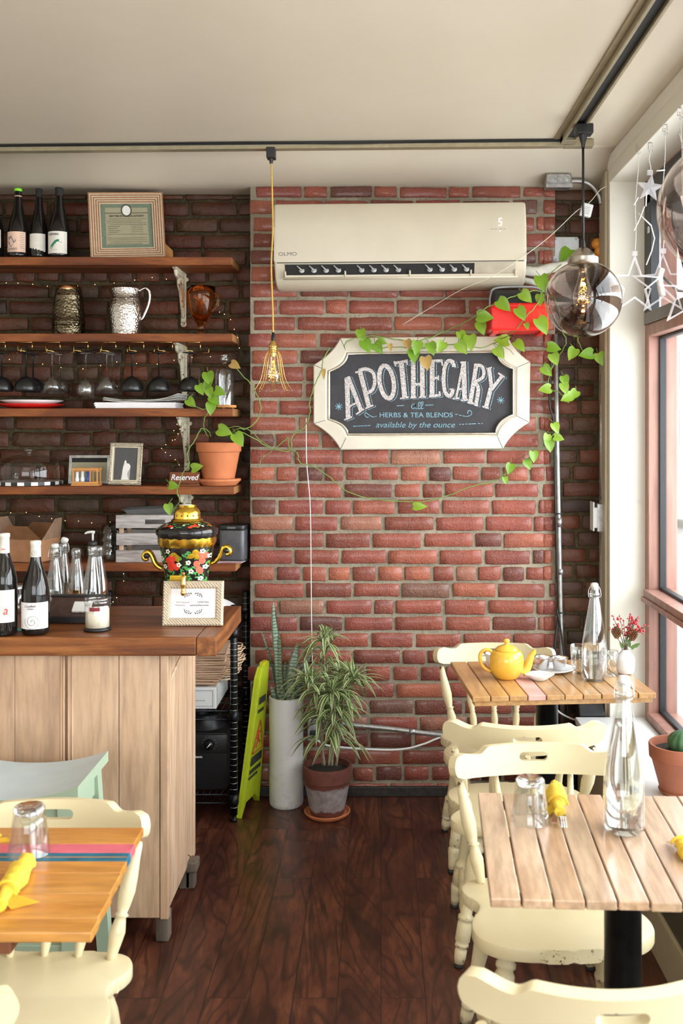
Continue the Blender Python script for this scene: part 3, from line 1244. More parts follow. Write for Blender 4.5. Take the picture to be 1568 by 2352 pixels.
box(b, -0.745, -0.665, 1.80, 2.22, 0.700, 0.731, 0.004)
obj('batten', b, 'bracket_brown', t)
b = BM()
lathe(b, [(0.12, 0.699), (0.12, 0.69), (0.04, 0.688), (0.04, 0.05), (0.22, 0.03), (0.24, 0.012), (0.24, 0)], c=(-1.13, 2.0, 0), seg=28)
obj('pedestal', b, 'black_metal', t)

# ------------------------------------------------------------ counter
wood('counter_wood', [(0.035, 0.009, 0.002), (0.20, 0.055, 0.009), (0.40, 0.150, 0.035)], 1.0, 'X', 0.42, 13, 0.2, coat=0.08)
wood('counter_end_wood', [(0.05, 0.014, 0.003), (0.22, 0.065, 0.012), (0.42, 0.16, 0.04)], 1.0, 'Y', 0.42, 13, 0.2, coat=0.08)
wood('cabinet_wood', [(0.47, 0.29, 0.18), (0.59, 0.39, 0.25), (0.68, 0.48, 0.33)], 1.0, 'Z', 0.5, 6, 0.1)
plain('cabinet_wax', (0.62, 0.48, 0.35), 0.6, 0, 0.1)
wood('old_foot', [(0.06, 0.045, 0.035), (0.16, 0.12, 0.09), (0.22, 0.17, 0.13)], 1.0, 'Z', 0.7, 8, 0.2)
wt = thing('worktop', 'thick dark wooden worktop with a cross-grained end board on the pine counter', 'worktop', (0, 0, 0))
b = BM()
box(b, -2.4, -0.585, 3.17, 3.73, 0.923, 0.983, 0.006)
obj('top_board', b, 'counter_wood', wt)
b = BM()
box(b, -0.5848, -0.521, 3.1695, 3.7305, 0.923, 0.983, 0.004)
obj('end_board', b, 'counter_end_wood', wt)

cb = thing('counter_cabinet', 'old stripped pine counter cabinet with plank front on short feet', 'cabinet', (0, 0, 0))
b = BM()
XC = -0.679
xs = [XC - 0.028, -0.838, -0.992 - 0.006, -1.17, -1.33, -1.50, -1.69, -1.88, -2.07, -2.3]
box(b, -2.3, XC - 0.01, 3.213, 3.655, 0.085, 0.922)
for i in range(len(xs) - 1):
    if i == 2:
        box(b, xs[i + 1], xs[i] - 0.012, 3.2, 3.213, 0.08, 0.922, 0.0015)
    else:
        box(b, xs[i + 1] + 0.001, xs[i] - 0.001, 3.2, 3.213, 0.08, 0.922, 0.0015)
box(b, XC - 0.027, XC, 3.197, 3.225, 0.075, 0.922, 0.004)
obj('plank_front', b, 'cabinet_wood', cb)
b = BM()
for dx in (0.012, 0.0, -0.016, -0.024):
    tube(b, [(-0.998 + dx, 3.1995, 0.08), (-0.998 + dx, 3.1995, 0.922)], 0.003, 6)
obj('moulding', b, 'cabinet_wood', cb)
b = BM()
Mside = Matrix(((0, 0, 1, XC - 0.02), (1, 0, 0, 0), (0, 1, 0, 0), (0, 0, 0, 1)))
prism(b, [(3.226, 0.10), (3.30, 0.115), (3.42, 0.15), (3.56, 0.13), (3.63, 0.09), (3.655, 0.09), (3.655, 0.922), (3.226, 0.922)], 0.014, Mside)
tube(b, [(XC - 0.004, 3.235, 0.83), (XC - 0.004, 3.64, 0.915)], 0.006, 6)
box(b, XC - 0.008, XC + 0.001, 3.625, 3.66, 0.09, 0.922, 0.003)
box(b, XC - 0.008, XC + 0.0005, 3.226, 3.25, 0.11, 0.922, 0.003)
obj('side_panel', b, 'cabinet_wood', cb)
for x, y in ((-0.70, 3.225), (-0.70, 3.59), (-2.2, 3.225), (-2.2, 3.59)):
    b = BM()
    box(b, x - 0.022, x + 0.020, y - 0.02, y + 0.03, 0.0, 0.09, 0.005)
    if y > 3.5:
        box(b, x - 0.01, x + 0.045, y - 0.03, y + 0.035, 0.062, 0.10, 0.006)
        box(b, x - 0.0, x + 0.035, y - 0.02, y + 0.025, 0.0, 0.065, 0.006)
    tag(obj('foot', b, 'old_foot', cb), 'dark weathered foot')

# ------------------------------------------------------------ stool
plain('stool_top', (0.48, 0.56, 0.58), 0.42, 0, 0.06, 10)
m, n = newmat('stool_green')
v = n.coords()
f = n.noise(v, 22, 5, 0.7)
n.col(n.mix(n.ramp(f, [(0.66, (0, 0, 0)), (0.69, (1, 1, 1))]), (0.36, 0.46, 0.33), (0.15, 0.20, 0.10)))
n.set(Roughness=0.5)
st = thing('bar_stool', 'distressed pale green bar stool with a dished blue-grey seat', 'stool', (-1.065, 2.93, 0))
b = BM()
NXs = 20
for kk, (yy0, yy1, zz) in enumerate(((-0.155, 0.155, 0),)):
    rowsT, rowsB = [], []
    for i in range(NXs + 1):
        x = -0.225 + 0.45 * i / NXs
        z = 0.615 + 0.037 * (abs(x) / 0.225) ** 2.2
        rowsT.append([b.verts.new((x, y, z)) for y in (yy0, yy1)])
        rowsB.append([b.verts.new((x, y, z - 0.032)) for y in (yy0, yy1)])
    for i in range(NXs):
        b.faces.new((rowsT[i][0], rowsT[i + 1][0], rowsT[i + 1][1], rowsT[i][1]))
        f = b.faces.new((rowsB[i][0], rowsB[i][1], rowsB[i + 1][1], rowsB[i + 1][0]))
        f.material_index = 1
        f = b.faces.new((rowsT[i][0], rowsB[i][0], rowsB[i + 1][0], rowsT[i + 1][0]))
        f.material_index = 1
        f = b.faces.new((rowsT[i][1], rowsT[i + 1][1], rowsB[i + 1][1], rowsB[i][1]))
        f.material_index = 1
    for i in (0, NXs):
        f = b.faces.new((rowsT[i][0], rowsT[i][1], rowsB[i][1], rowsB[i][0]))
        f.material_index = 1
o = obj('seat', b, ['stool_top', 'stool_green'], st)
autosmooth(o, 40)
for sx in (-1, 1):
    for sy in (-1, 1):
        b = BM()
        A = Vector((sx * 0.185, sy * 0.12, 0.60))
        Bf = Vector((sx * 0.215, sy * 0.165, 0.0))
        vs = []
        for P, hh in ((Bf, 0.019), (A, 0.022)):
            vs.append([b.verts.new(P + Vector((dx * hh, dy * hh, 0))) for dx, dy in ((-1, -1), (1, -1), (1, 1), (-1, 1))])
        for i in range(4):
            k = (i + 1) % 4
            b.faces.new((vs[0][i], vs[0][k], vs[1][k], vs[1][i]))
        b.faces.new(vs[0][::-1])
        b.faces.new(vs[1])
        obj('leg', b, 'stool_green', st)
b = BM()
for sy in (-1, 1):
    box(b, -0.18, 0.18, sy * 0.125 - 0.011, sy * 0.125 + 0.011, 0.535, 0.597, 0.002)
for sx in (-1, 1):
    box(b, sx * 0.187 - 0.011, sx * 0.187 + 0.011, -0.12, 0.12, 0.535, 0.612, 0.002)
obj('apron', b, 'stool_green', st)
for sy, zz in ((-1, 0.18), (1, 0.18)):
    b = BM()
    box(b, -0.20, 0.20, sy * 0.152 - 0.009, sy * 0.152 + 0.009, zz, zz + 0.035, 0.002)
    obj('rung', b, 'stool_green', st)
for sx in (-1, 1):
    b = BM()
    box(b, sx * 0.206 - 0.009, sx * 0.206 + 0.009, -0.14, 0.14, 0.28, 0.315, 0.002)
    obj('rung', b, 'stool_green', st)

# ------------------------------------------------------------ wire rack
rk = thing('wire_rack', 'black wire shelving rack between the counter and the brick wall', 'rack', (-0.615, 4.185, 0))
for x in (0, -0.62):
    for y in (0, 0.365):
        b = BM()
        pr = [(0.0, 0.012), (0.011, 0.012)]
        z = 0.03
        lathe(b, [(0.0155, 0.03), (0.0155, 0.90), (0.011, 0.905), (0, 0.905)], c=(x, y, 0), seg=14)
        lathe(b, [(0, 0), (0.014, 0), (0.014, 0.012), (0.008, 0.014), (0.008, 0.03)], c=(x, y, 0), seg=12)
        for k in range(33):
            lathe(b, [(0.0155, 0), (0.0165, 0.001), (0.0155, 0.002)], c=(x, y, 0.06 + k * 0.0254), seg=14, mi=1, cap=False)
        obj('post', b, ['black_metal', 'galvanised'], rk)
for z in (0.112, 0.462, 0.81):
    b = BM()
    for y in (0, 0.365):
        for dz in (0, -0.035):
            tube(b, [(-0.62, y, z + dz), (0, y, z + dz)], 0.0035, 6)
        pts = []
        for i in range(27):
            pts.append((-0.62 + 0.62 * i / 26, y, z - (0.0 if i % 2 else 0.035)))
        tube(b, pts, 0.002, 5)
    for x in (0, -0.62):
        for dz in (0, -0.035):
            tube(b, [(x, 0, z + dz), (x, 0.365, z + dz)], 0.0035, 6)
        tube(b, [(x, 0.365 * i / 14, z - (0.0 if i % 2 else 0.035)) for i in range(15)], 0.002, 5)
        for y in (0, 0.365):
            lathe(b, [(0.019, -0.04), (0.021, -0.03), (0.019, 0.004)], c=(x, y, z), seg=12)
    for i in range(1, 24):
        x = -0.62 + 0.62 * i / 24
        tube(b, [(x, 0, z + 0.003), (x, 0.365, z + 0.003)], 0.0018, 5)
    for y in (0.12, 0.245):
        tube(b, [(-0.62, y, z), (0, y, z)], 0.0028, 5)
    obj('wire_shelf', b, 'black_metal', rk)

# ------------------------------------------------------------ wall shelves and brackets
wood('shelf_wood', [(0.050, 0.011, 0.002), (0.20, 0.048, 0.007), (0.38, 0.120, 0.022)], 1.0, 'X', 0.6, 12, 0.2)
wood('shelf_end', [(0.32, 0.14, 0.05), (0.45, 0.22, 0.08), (0.5, 0.26, 0.1)], 1.0, 'Z', 0.5, 12, 0.1)
SH = []
YS0 = 4.38
names = ['topmost wall shelf, under the ceiling, carrying wine bottles and a framed licence', 'second wall shelf from the top, carrying metal pitchers, glass hooks beneath',
         'third wall shelf from the top, carrying plates and papers', 'fourth wall shelf from the top, carrying the glass cake dome and terracotta pot',
         'lowest wall shelf, carrying the carton and slatted crate, just above the counter']
for k, (z, xr) in enumerate(((2.393, -0.653), (2.058, -0.649), (1.73, -0.647), (1.389, -0.642), (1.052, -0.635))):
    s = thing('wall_shelf', names[k], 'shelf', (0, 0, z), 0, 'rough wooden wall shelves')
    b = BM()
    box(b, -2.9, xr - 0.0008, YS0, YN + 0.003, -0.036, 0, 0.003)
    o = obj('board', b, 'shelf_wood', s)
    b = BM()
    box(b, xr - 0.001, xr + 0.0008, YS0 + 0.003, YN, -0.033, -0.003)
    tag(obj('sawn_end', b, 'shelf_end', o), 'pale sawn end grain')
    SH.append(z)
m, n = newmat('chipped_white')
v = n.coords()
f = n.noise(v, 60, 5, 0.7)
n.col(n.mix(n.ramp(f, [(0.56, (0, 0, 0)), (0.6, (1, 1, 1))]), (0.62, 0.57, 0.42), (0.13, 0.06, 0.03)))
n.set(Roughness=0.6)


def bracket(x, z, label):
    t = thing('shelf_bracket', label, 'bracket', (x, YN - 0.001, z), 0, 'chipped white cast iron shelf brackets')
    b = BM()
    box(b, -0.012, 0.012, -0.008, 0, -0.235, -0.001, 0.002)
    lathe(b, [(0.013, -0.004), (0.013, 0.004)], seg=14, mat=Matrix.Translation((0, -0.004, -0.235)) @ Matrix.Rotation(R(90), 4, 'X'))
    lathe(b, [(0.009, -0.004), (0.009, 0.004)], seg=14, mat=Matrix.Translation((0.014, -0.004, -0.03)) @ Matrix.Rotation(R(90), 4, 'X'))
    obj('wall_plate', b, 'chipped_white', t)
    b = BM()
    box(b, -0.011, 0.011, -0.20, 0, -0.008, -0.001, 0.002)
    pts = spline([(0, -0.19, -0.01), (0, -0.17, -0.035), (0, -0.13, -0.04), (0, -0.11, -0.075), (0, -0.075, -0.10), (0, -0.05, -0.15), (0, -0.01, -0.205)], 6)
    tube(b, pts, 0.008, 8)
    for (cy, cz, r) in ((-0.10, -0.035, 0.022), (-0.05, -0.055, 0.026), (-0.035, -0.115, 0.020)):
        tube(b, [(0, cy + r * math.cos(a), cz + r * math.sin(a)) for a in [i * PI / 8 for i in range(16)]], 0.005, 6, closed=True)
    box(b, -0.007, 0.007, -0.16, -0.004, -0.03, -0.006, 0.002)
    box(b, -0.006, 0.006, -0.05, -0.004, -0.16, -0.03, 0.002)
    obj('scroll_arm', b, 'chipped_white', t)
    return t


br = None
for k, (px, z) in enumerate(((410, SH[0]), (412, SH[1]), (418, SH[2]), (422, SH[3]), (424, SH[4]))):
    x = (px - VX) * 4.5 / FPX
    lb = 'white chipped iron bracket under the ' + ['topmost', 'second', 'third', 'fourth', 'lowest'][k] + ' wall shelf'
    if br is None:
        br = bracket(x, z - 0.036, lb)
    else:
        dup(br, (x, YN - 0.001, z - 0.036), 0, lb)
# ============================================================ THINGS ON THE SHELVES
US = 4.44 / FPX


def sx(px, d=4.44):
    return (px - VX) * d / FPX


WINE = [(0.0, 0.004), (0.030, 0.0), (0.0375, 0.006), (0.0385, 0.02), (0.0385, 0.165), (0.037, 0.185), (0.030, 0.215), (0.020, 0.245), (0.0150, 0.265), (0.0140, 0.285), (0.0140, 0.315), (0.0155, 0.316), (0.0155, 0.326), (0.0140, 0.328), (0, 0.328)]
HOCK = [(0.0, 0.004), (0.034, 0.0), (0.041, 0.006), (0.042, 0.02), (0.042, 0.12), (0.040, 0.14), (0.034, 0.17), (0.026, 0.205), (0.0185, 0.245), (0.0150, 0.28), (0.0140, 0.305), (0.0155, 0.306), (0.0155, 0.316), (0.0140, 0.318), (0, 0.318)]


def label_wrap(bm, r, z0, z1, a0, a1, n=14, off=0.0006, wav=None, mi=0):
    rows = []
    for i in range(n + 1):
        a = a0 + (a1 - a0) * i / n
        za = z0 + (wav(i / n) if wav else 0)
        rows.append([bm.verts.new(((r + off) * math.sin(a), -(r + off) * math.cos(a), z)) for z in (za, z1)])
    for i in range(n):
        f = bm.faces.new((rows[i][0], rows[i + 1][0], rows[i + 1][1], rows[i][1]))
        f.smooth = True
        f.material_index = mi


def scalep(prof, kr, kz):
    return [(r * kr, z * kz) for r, z in prof]


def bottle(label, loc, prof, kr, kz, group, cap='black_matte', cap_z=0.25, lab=(0.03, 0.12, 'paper_label'), body='wine_glass_dark', a=(-1.1, 1.1), wav=None):
    t = thing('wine_bottle', label, 'bottle', loc, 0, group)
    P = scalep(prof, kr, kz)
    b = BM()
    lathe(b, P, seg=32)
    o = obj('glass_body', b, body, t)
    autosmooth(o, 50)
    H = P[-1][1]
    b = BM()
    cp = [(r + 0.0008, z) for r, z in P if z >= cap_z * kz and r > 0]
    zz = cp[0][1]
    cp = cp + [(0, H + 0.001)]
    lathe(b, cp, seg=28, cap=False)
    obj('capsule', b, cap, t)
    b = BM()
    label_wrap(b, 0.0385 * kr if prof is WINE else 0.042 * kr, lab[0], lab[1], a[0], a[1], wav=wav)
    obj('label', b, lab[2], t)
    return t


def onlabel(t, name, body, size, mat, r, ang, z, sx=1.0, shear=0.0):
    """small lettering wrapped as a tangent patch on a bottle label"""
    return text(name, body, size, mat, t, ((r + 0.0015) * math.sin(ang), -(r + 0.0015) * math.cos(ang), z), (R(90), 0, ang), sx=sx, shear=shear)


def blob(bm, cx, cz, rx, rz, y, n=16, rot=0.0, mi=0, y2=None):
    vs = []
    for i in range(n):
        a = 2 * PI * i / n
        x, z = rx * math.cos(a), rz * math.sin(a)
        vs.append(bm.verts.new((cx + x * math.cos(rot) - z * math.sin(rot), y, cz + x * math.sin(rot) + z * math.cos(rot))))
    f = bm.faces.new(vs)
    f.material_index = mi


z1 = SH[0] + 0.0005
g = 'wine bottles on the topmost shelf'
b0 = bottle('dark wine bottle half out of frame at the left end of the topmost shelf', (sx(-18), 4.46, z1), HOCK, 1.0, 0.98, g, lab=(0.05, 0.13, 'paper_label'))
onlabel(b0, 'lettering', 'a', 0.035, 'ink_red', 0.042, 0.55, 0.09, shear=0.3)
b1 = bottle('wine bottle with lime green cap and pink cat label on the topmost shelf', (sx(38), 4.46, z1), HOCK, 1.05, 0.995, g, cap='lime_cap', cap_z=0.285, lab=(0.028, 0.118, 'pink_label'))
b = BM()
lathe(b, [(0.0160, 0.255), (0.0157, 0.2835)], seg=24, cap=False)
obj('neck_band', b, 'pink_label', b1)
b = BM()
yy = -0.0452
pts = [(-0.026, 0.10), (-0.018, 0.092), (-0.010, 0.102), (-0.006, 0.088), (0.010, 0.083), (0.012, 0.075), (0.002, 0.066), (-0.004, 0.056), (-0.012, 0.048), (-0.018, 0.058), (-0.026, 0.066), (-0.022, 0.08)]
f = b.faces.new([b.verts.new((x - 0.006, -math.sqrt(max(0, 0.0452 ** 2 - (x - 0.006) ** 2)), z)) for x, z in pts])
obj('cat_print', b, 'ink_grey', b1)
onlabel(b1, 'lettering', 'CORZO', 0.013, 'ink_grey', 0.0441, -0.25, 0.040, 1.1)
b = BM()
for k in range(9):
    label_wrap(b, 0.0442, 0.045 + k * 0.008, 0.0465 + k * 0.008, 0.5, 0.95, 4, 0.0008)
obj('small_print', b, 'ink_grey', b1)
b2 = bottle('wine bottle with a torn-edged cream label, black cap, on the topmost shelf', (sx(84), 4.47, z1), HOCK, 0.92, 1.0, g, lab=(0.052, 0.112, 'paper_label'), wav=lambda u: -0.02 * u + 0.004 * math.sin(u * 40))
b3 = bottle('wine bottle with green chameleon label beside the framed licence', (sx(134), 4.45, z1), HOCK, 1.10, 1.0, g, lab=(0.02, 0.117, 'paper_label'))
onlabel(b3, 'lettering', 'SIEMAN', 0.014, 'ink', 0.0462, -0.2, 0.103, 1.0)
b = BM()
pts = [(-0.014, 0.050), (-0.006, 0.06), (0.004, 0.071), (0.014, 0.076), (0.020, 0.076)]
sp = spline([(x, 0, z) for x, z in pts], 5)
for w_, P_ in ((0.010, sp), (0.0022, spline([(-0.014, 0, 0.052), (-0.020, 0, 0.047), (-0.014, 0, 0.041), (-0.009, 0, 0.046), (-0.013, 0, 0.049)], 5)), (0.0014, spline([(0.018, 0, 0.075), (0.026, 0, 0.068), (0.032, 0, 0.070)], 5)), (0.002, [Vector((0.004, 0, 0.068)), Vector((0.008, 0, 0.058))]), (0.002, [Vector((-0.006, 0, 0.058)), Vector((0.0, 0, 0.050))])):
    n0 = len(b.verts)
    ribbon(b, [(p.x, p.z) for p in P_], w_)
    b.verts.ensure_lookup_table()
for v in b.verts:
    v.co.x -= 0.006
    v.co.y = -math.sqrt(0.0472 ** 2 - v.co.x ** 2) - 0.0003
obj('chameleon_print', b, 'ink_green', b3)
b = BM()
label_wrap(b, 0.0462, 0.034, 0.0350, -0.4, 0.15, 5, 0.0009)
for k in range(9):
    label_wrap(b, 0.0462, 0.035 + k * 0.009, 0.036 + k * 0.009, 0.78, 1.0, 3, 0.0009)
obj('small_print', b, 'ink_grey', b3)

# framed licence ---------------------------------------------------------
plain('ridge_wood', (0.34, 0.17, 0.075), 0.5, 0, 0.15, 60)
plain('ridge_white', (0.66, 0.56, 0.42), 0.5)
plain('licence_green', (0.16, 0.20, 0.135), 0.7, 0, 0.25, 400)
plain('licence_paper', (0.34, 0.31, 0.20), 0.7, 0, 0.05)
plain('licence_ink', (0.07, 0.065, 0.035), 0.7)


def picture_frame(t, w, h, bw, rings, matl, th=0.018, name='frame'):
    """frame in the x-z plane, base centre at the origin, facing -y"""
    b = BM()
    k = bw / rings
    for i in range(rings):
        o_ = i * k
        x0, x1, za, zb = -w / 2 + o_, w / 2 - o_, o_, h - o_
        d = -th + i * 0.0012
        for (a, c_) in (((x0, za), (x1, za + k)), ((x0, zb - k), (x1, zb)), ((x0, za + k), (x0 + k, zb - k)), ((x1 - k, za + k), (x1, zb - k))):
            box(b, a[0], c_[0], d, 0, a[1], c_[1], 0.0008, mi=i % 2 if len(matl) > 1 else 0)
    return obj(name, b, matl, t)


fr = thing('framed_licence', 'framed green licence in a ridged wooden frame leaning on the topmost shelf', 'picture frame', (sx(293), 4.46, z1 + 0.001))
fr.rotation_euler = (R(-8), R(-3.0), R(12))
Wf, Hf, BW = 0.325, 0.305, 0.050
b = BM()
k = BW / 5
for i in range(5):
    o_ = i * k
    for part, mi in (((o_, o_ + k * 0.68), 0), ((o_ + k * 0.68, o_ + k), 1)):
        a0, a1 = part
        dd = -0.02 + i * 0.002 - (0.0015 if mi else 0)
        box(b, -Wf / 2 + a0, Wf / 2 - a0, dd, 0, a0, a1, 0, mi)
        box(b, -Wf / 2 + a0, Wf / 2 - a0, dd, 0, Hf - a1, Hf - a0, 0, mi)
        box(b, -Wf / 2 + a0, -Wf / 2 + a1, dd, 0, a1, Hf - a1, 0, mi)
        box(b, Wf / 2 - a1, Wf / 2 - a0, dd, 0, a1, Hf - a1, 0, mi)
obj('ridged_frame', b, ['ridge_wood', 'ridge_white'], fr)
b = BM()
box(b, -Wf / 2 + BW, Wf / 2 - BW, -0.004, -0.001, BW, Hf - BW)
paper = obj('licence', b, 'licence_green', fr)
b = BM()
box(b, -0.092, 0.092, -0.0052, -0.0041, 0.068, 0.238)
obj('paper_field', b, 'licence_paper', paper)
b = BM()
for z in (0.212,):
    box(b, -0.093, 0.093, -0.0058, -0.005, z, z + 0.003)
blob(b, 0.0, 0.225, 0.024, 0.029, -0.0062, 24)
for r_ in range(14):
    z = 0.185 - r_ * 0.0088
    if 4 <= r_ <= 7:
        box(b, -0.082, -0.03 - 0.01 * (r_ % 2), -0.0058, -0.005, z, z + 0.0018)
        box(b, 0.02, 0.07, -0.0058, -0.005, z + 0.002, z + 0.0032)
    elif r_ != 9:
        box(b, -0.085 + 0.01 * (r_ % 3 == 0), 0.085 - 0.02 * (r_ % 4 == 1), -0.0056, -0.005, z, z + 0.0016)
obj('print', b, 'licence_ink', paper)
b = BM()
blob(b, 0.0, 0.225, 0.018, 0.023, -0.0066, 24)
obj('seal', b, 'paper', paper)
text('lettering', 'NEW YORK STATE LIQUOR AUTHORITY', 0.0125, 'licence_ink', paper, (0, -0.0056, 0.199), sx=0.66, bold=0.0004)
b = BM()
prism(b, [(0, 0), (0.052, 0), (0.052, 0.05), (0.02, 0.085), (0, 0.09)], 0.012, Matrix(((1, 0, 0, Wf / 2 - 0.02), (0, 0, -1, 0.05), (0, 1, 0, 0.0), (0, 0, 0, 1))))
obj('easel_foot', b, 'bamboo', fr)

# pitchers ----------------------------------------------------------------
m, n = newmat('hammered')
v = n.coords()
vo = n.add('ShaderNodeTexVoronoi')
vo.inputs['Scale'].default_value = 105
n.link(v, vo.inputs['Vector'])
n.b.inputs['Base Color'].default_value = (0.62, 0.58, 0.54, 1)
n.set(Metallic=1.0, Roughness=0.22)
n.bump(vo.outputs['Distance'], 0.5, 0.004)
m, n = newmat('hammered_dark')
v = n.coords()
vo = n.add('ShaderNodeTexVoronoi')
vo.inputs['Scale'].default_value = 90
n.link(v, vo.inputs['Vector'])
n.b.inputs['Base Color'].default_value = (0.15, 0.12, 0.075, 1)
n.set(Metallic=1.0, Roughness=0.3)
n.bump(vo.outputs['Distance'], 0.5, 0.005)
z2 = SH[1] + 0.0005
t = thing('metal_pitcher', 'dark hammered metal pitcher with a copper lip, on the second shelf', 'pitcher', (sx(152), 4.475, z2), 0)
b = BM()
lathe(b, [(0, 0.0), (0.068, 0), (0.071, 0.01), (0.071, 0.05), (0.073, 0.052), (0.073, 0.058), (0.071, 0.060), (0.069, 0.10), (0.064, 0.15), (0.060, 0.172), (0.062, 0.175), (0.060, 0.18), (0.056, 0.20), (0.054, 0.215), (0.052, 0.215), (0.050, 0.2), (0.05, 0.02), (0, 0.01)], seg=36)
autosmooth(obj('vessel', b, 'hammered_dark', t), 50)
b = BM()
lathe(b, [(0.0545, 0.195), (0.054, 0.2165), (0.051, 0.2165)], seg=36, cap=False, rfun=lambda a, z: 1 + 0.16 * max(0, math.cos(a + PI / 2 - 0.2)) ** 8 * (z > 0.2))
obj('lip', b, 'copper', t)
t = thing('metal_pitcher', 'shiny hammered silver pitcher with curved handle, on the second shelf', 'pitcher', (sx(286), 4.465, z2), 0)
b = BM()
lathe(b, [(0, 0.0), (0.066, 0), (0.068, 0.012), (0.066, 0.016), (0.069, 0.03), (0.0735, 0.08), (0.074, 0.12), (0.070, 0.15), (0.066, 0.155), (0.068, 0.158), (0.064, 0.162), (0.062, 0.185), (0.064, 0.205), (0.062, 0.205), (0.060, 0.185), (0.06, 0.03), (0, 0.02)], seg=40, rfun=lambda a, z: 1 + 0.22 * max(0, math.cos(a - PI)) ** 10 * max(0, (z - 0.17) / 0.04))
autosmooth(obj('vessel', b, 'hammered', t), 50)
b = BM()
tube(b, spline([(0.062, -0.01, 0.195), (0.09, -0.01, 0.208), (0.108, -0.01, 0.19), (0.104, -0.01, 0.14), (0.078, -0.01, 0.075), (0.066, -0.01, 0.068)], 6), 0.006, 10)
obj('handle', b, 'chrome', t)
t = thing('amber_goblet', 'amber textured glass goblet with handle at the right end of the second shelf', 'goblet', (sx(459), 4.465, z2), 0)
b = BM()
prf = [(0, 0), (0.036, 0), (0.037, 0.004), (0.016, 0.012), (0.011, 0.03), (0.016, 0.045), (0.028, 0.06), (0.048, 0.10), (0.059, 0.14), (0.063, 0.175), (0.064, 0.215), (0.0605, 0.215), (0.0585, 0.175), (0.054, 0.14), (0.042, 0.10), (0.020, 0.065), (0, 0.058)]
lathe(b, prf, seg=40, rfun=lambda a, z: 1 + (0.012 * math.cos(a * 20) if 0.06 < z < 0.18 else 0))
obj('bowl', b, 'amber_glass', t)
b = BM()
tube(b, spline([(0.060, -0.015, 0.185), (0.078, -0.015, 0.175), (0.076, -0.015, 0.13), (0.045, -0.015, 0.10)], 6), 0.006, 8)
obj('handle', b, 'amber_glass', t)

# hooks under the second shelf and hanging glasses ------------------------
zu = SH[1] - 0.036
hook = None
for i, px in enumerate((12, 74, 138, 202, 266, 330, 396, 460)):
    lb = 'brass wire glass hook under the second shelf'
    if hook is None:
        hook = thing('glass_hook', lb, 'hook', (sx(px, 4.40), 4.40, zu), 0, 'brass wire glass hooks under the second shelf')
        b = BM()
        tube(b, [(-0.062, 0, 0.0), (-0.062, 0, -0.036), (-0.035, 0, -0.040)], 0.0024, 6)
        tube(b, [(0.0, 0, 0.0), (0.0, 0, -0.034)], 0.0024, 6)
        tube(b, [(-0.062, 0, -0.001), (0.0, 0, -0.001)], 0.0018, 6)
        obj('front_wire', b, 'brass', hook)
        b = BM()
        tube(b, [(0.008, 0.17, 0.0), (0.008, 0.17, -0.034), (-0.02, 0.17, -0.036)], 0.0024, 6)
        tube(b, [(-0.035, 0, -0.040), (-0.035, 0.17, -0.040)], 0.0018, 6)
        obj('back_wire', b, 'brass', hook)
    else:
        dup(hook, (sx(px, 4.40), 4.40, zu), 0, lb)


def stem_glass(name, label, loc, prof_bowl, hs, mat, group, rfoot=0.034):
    t = thing(name, label, 'glass', loc, 0, group)
    b = BM()   # hanging upside down: foot on top at z=0
    lathe(b, [(0, 0.0), (rfoot, -0.001), (rfoot, -0.003), (0.006, -0.006), (0.0035, -0.012), (0.0035, -hs), (0, -hs)], seg=28)
    obj('stem_and_foot', b, mat, t)
    b = BM()
    lathe(b, [(r, -hs - z) for r, z in prof_bowl], seg=32, cap=False)
    obj('bowl', b, mat, t)
    return t


BK = [(0.0, 0), (0.012, 0.003), (0.030, 0.013), (0.044, 0.03), (0.050, 0.048), (0.0495, 0.062), (0.047, 0.068), (0.045, 0.068), (0.047, 0.048), (0.040, 0.03), (0.02, 0.012), (0, 0.006)]
RB = [(0.0, 0), (0.012, 0.004), (0.028, 0.018), (0.038, 0.04), (0.040, 0.06), (0.034, 0.10), (0.032, 0.10), (0.038, 0.06), (0.034, 0.035), (0.018, 0.012), (0, 0.006)]
CP = [(0.0, 0), (0.018, 0.003), (0.026, 0.010), (0.036, 0.03), (0.050, 0.075), (0.0485, 0.075), (0.033, 0.03), (0.022, 0.012), (0, 0.006)]
zh = zu - 0.043
gb = 'black goblets hanging upside down from the glass hooks'
gc = 'clear stemmed glasses hanging upside down from the glass hooks'
kb = None
for px, d, lb in ((4, 4.43, 'black goblet hanging at the far left edge of the glass rack'), (60, 4.43, 'front black goblet of the pair hanging near the left edge'), (76, 4.53, 'rear black goblet of the pair hanging near the left edge'),
                  (303, 4.43, 'black goblet hanging next to the clear glasses, leftmost of the right-hand three'), (365, 4.43, 'black goblet hanging in the middle of the right-hand three'), (436, 4.43, 'black goblet hanging in front of the iron bracket')):
    P = (sx(px, d), d, zh)
    if kb is None:
        kb = stem_glass('black_goblet', lb, P, BK, 0.105, 'matte_cup_black', gb)
    else:
        dup(kb, P, 0, lb)
k1 = stem_glass('coupe_glass', 'wide clear glass hanging left of the narrow wine glass', (sx(120, 4.43), 4.43, zh), CP, 0.105, 'clear_shell', gc)
dup(k1, (sx(137, 4.53), 4.53, zh), 0, 'wide clear glass hanging behind the left one, half hidden')
dup(k1, (sx(245, 4.43), 4.43, zh), 0, 'wide clear glass hanging just left of the three black goblets')
dup(k1, (sx(258, 4.53), 4.53, zh), 0, 'wide clear glass hanging behind the right clear one')
stem_glass('wine_glass', 'narrow clear wine glass hanging between the two wide ones', (sx(197, 4.43), 4.43, zh - 0.002), RB, 0.105, 'clear_shell', gc)

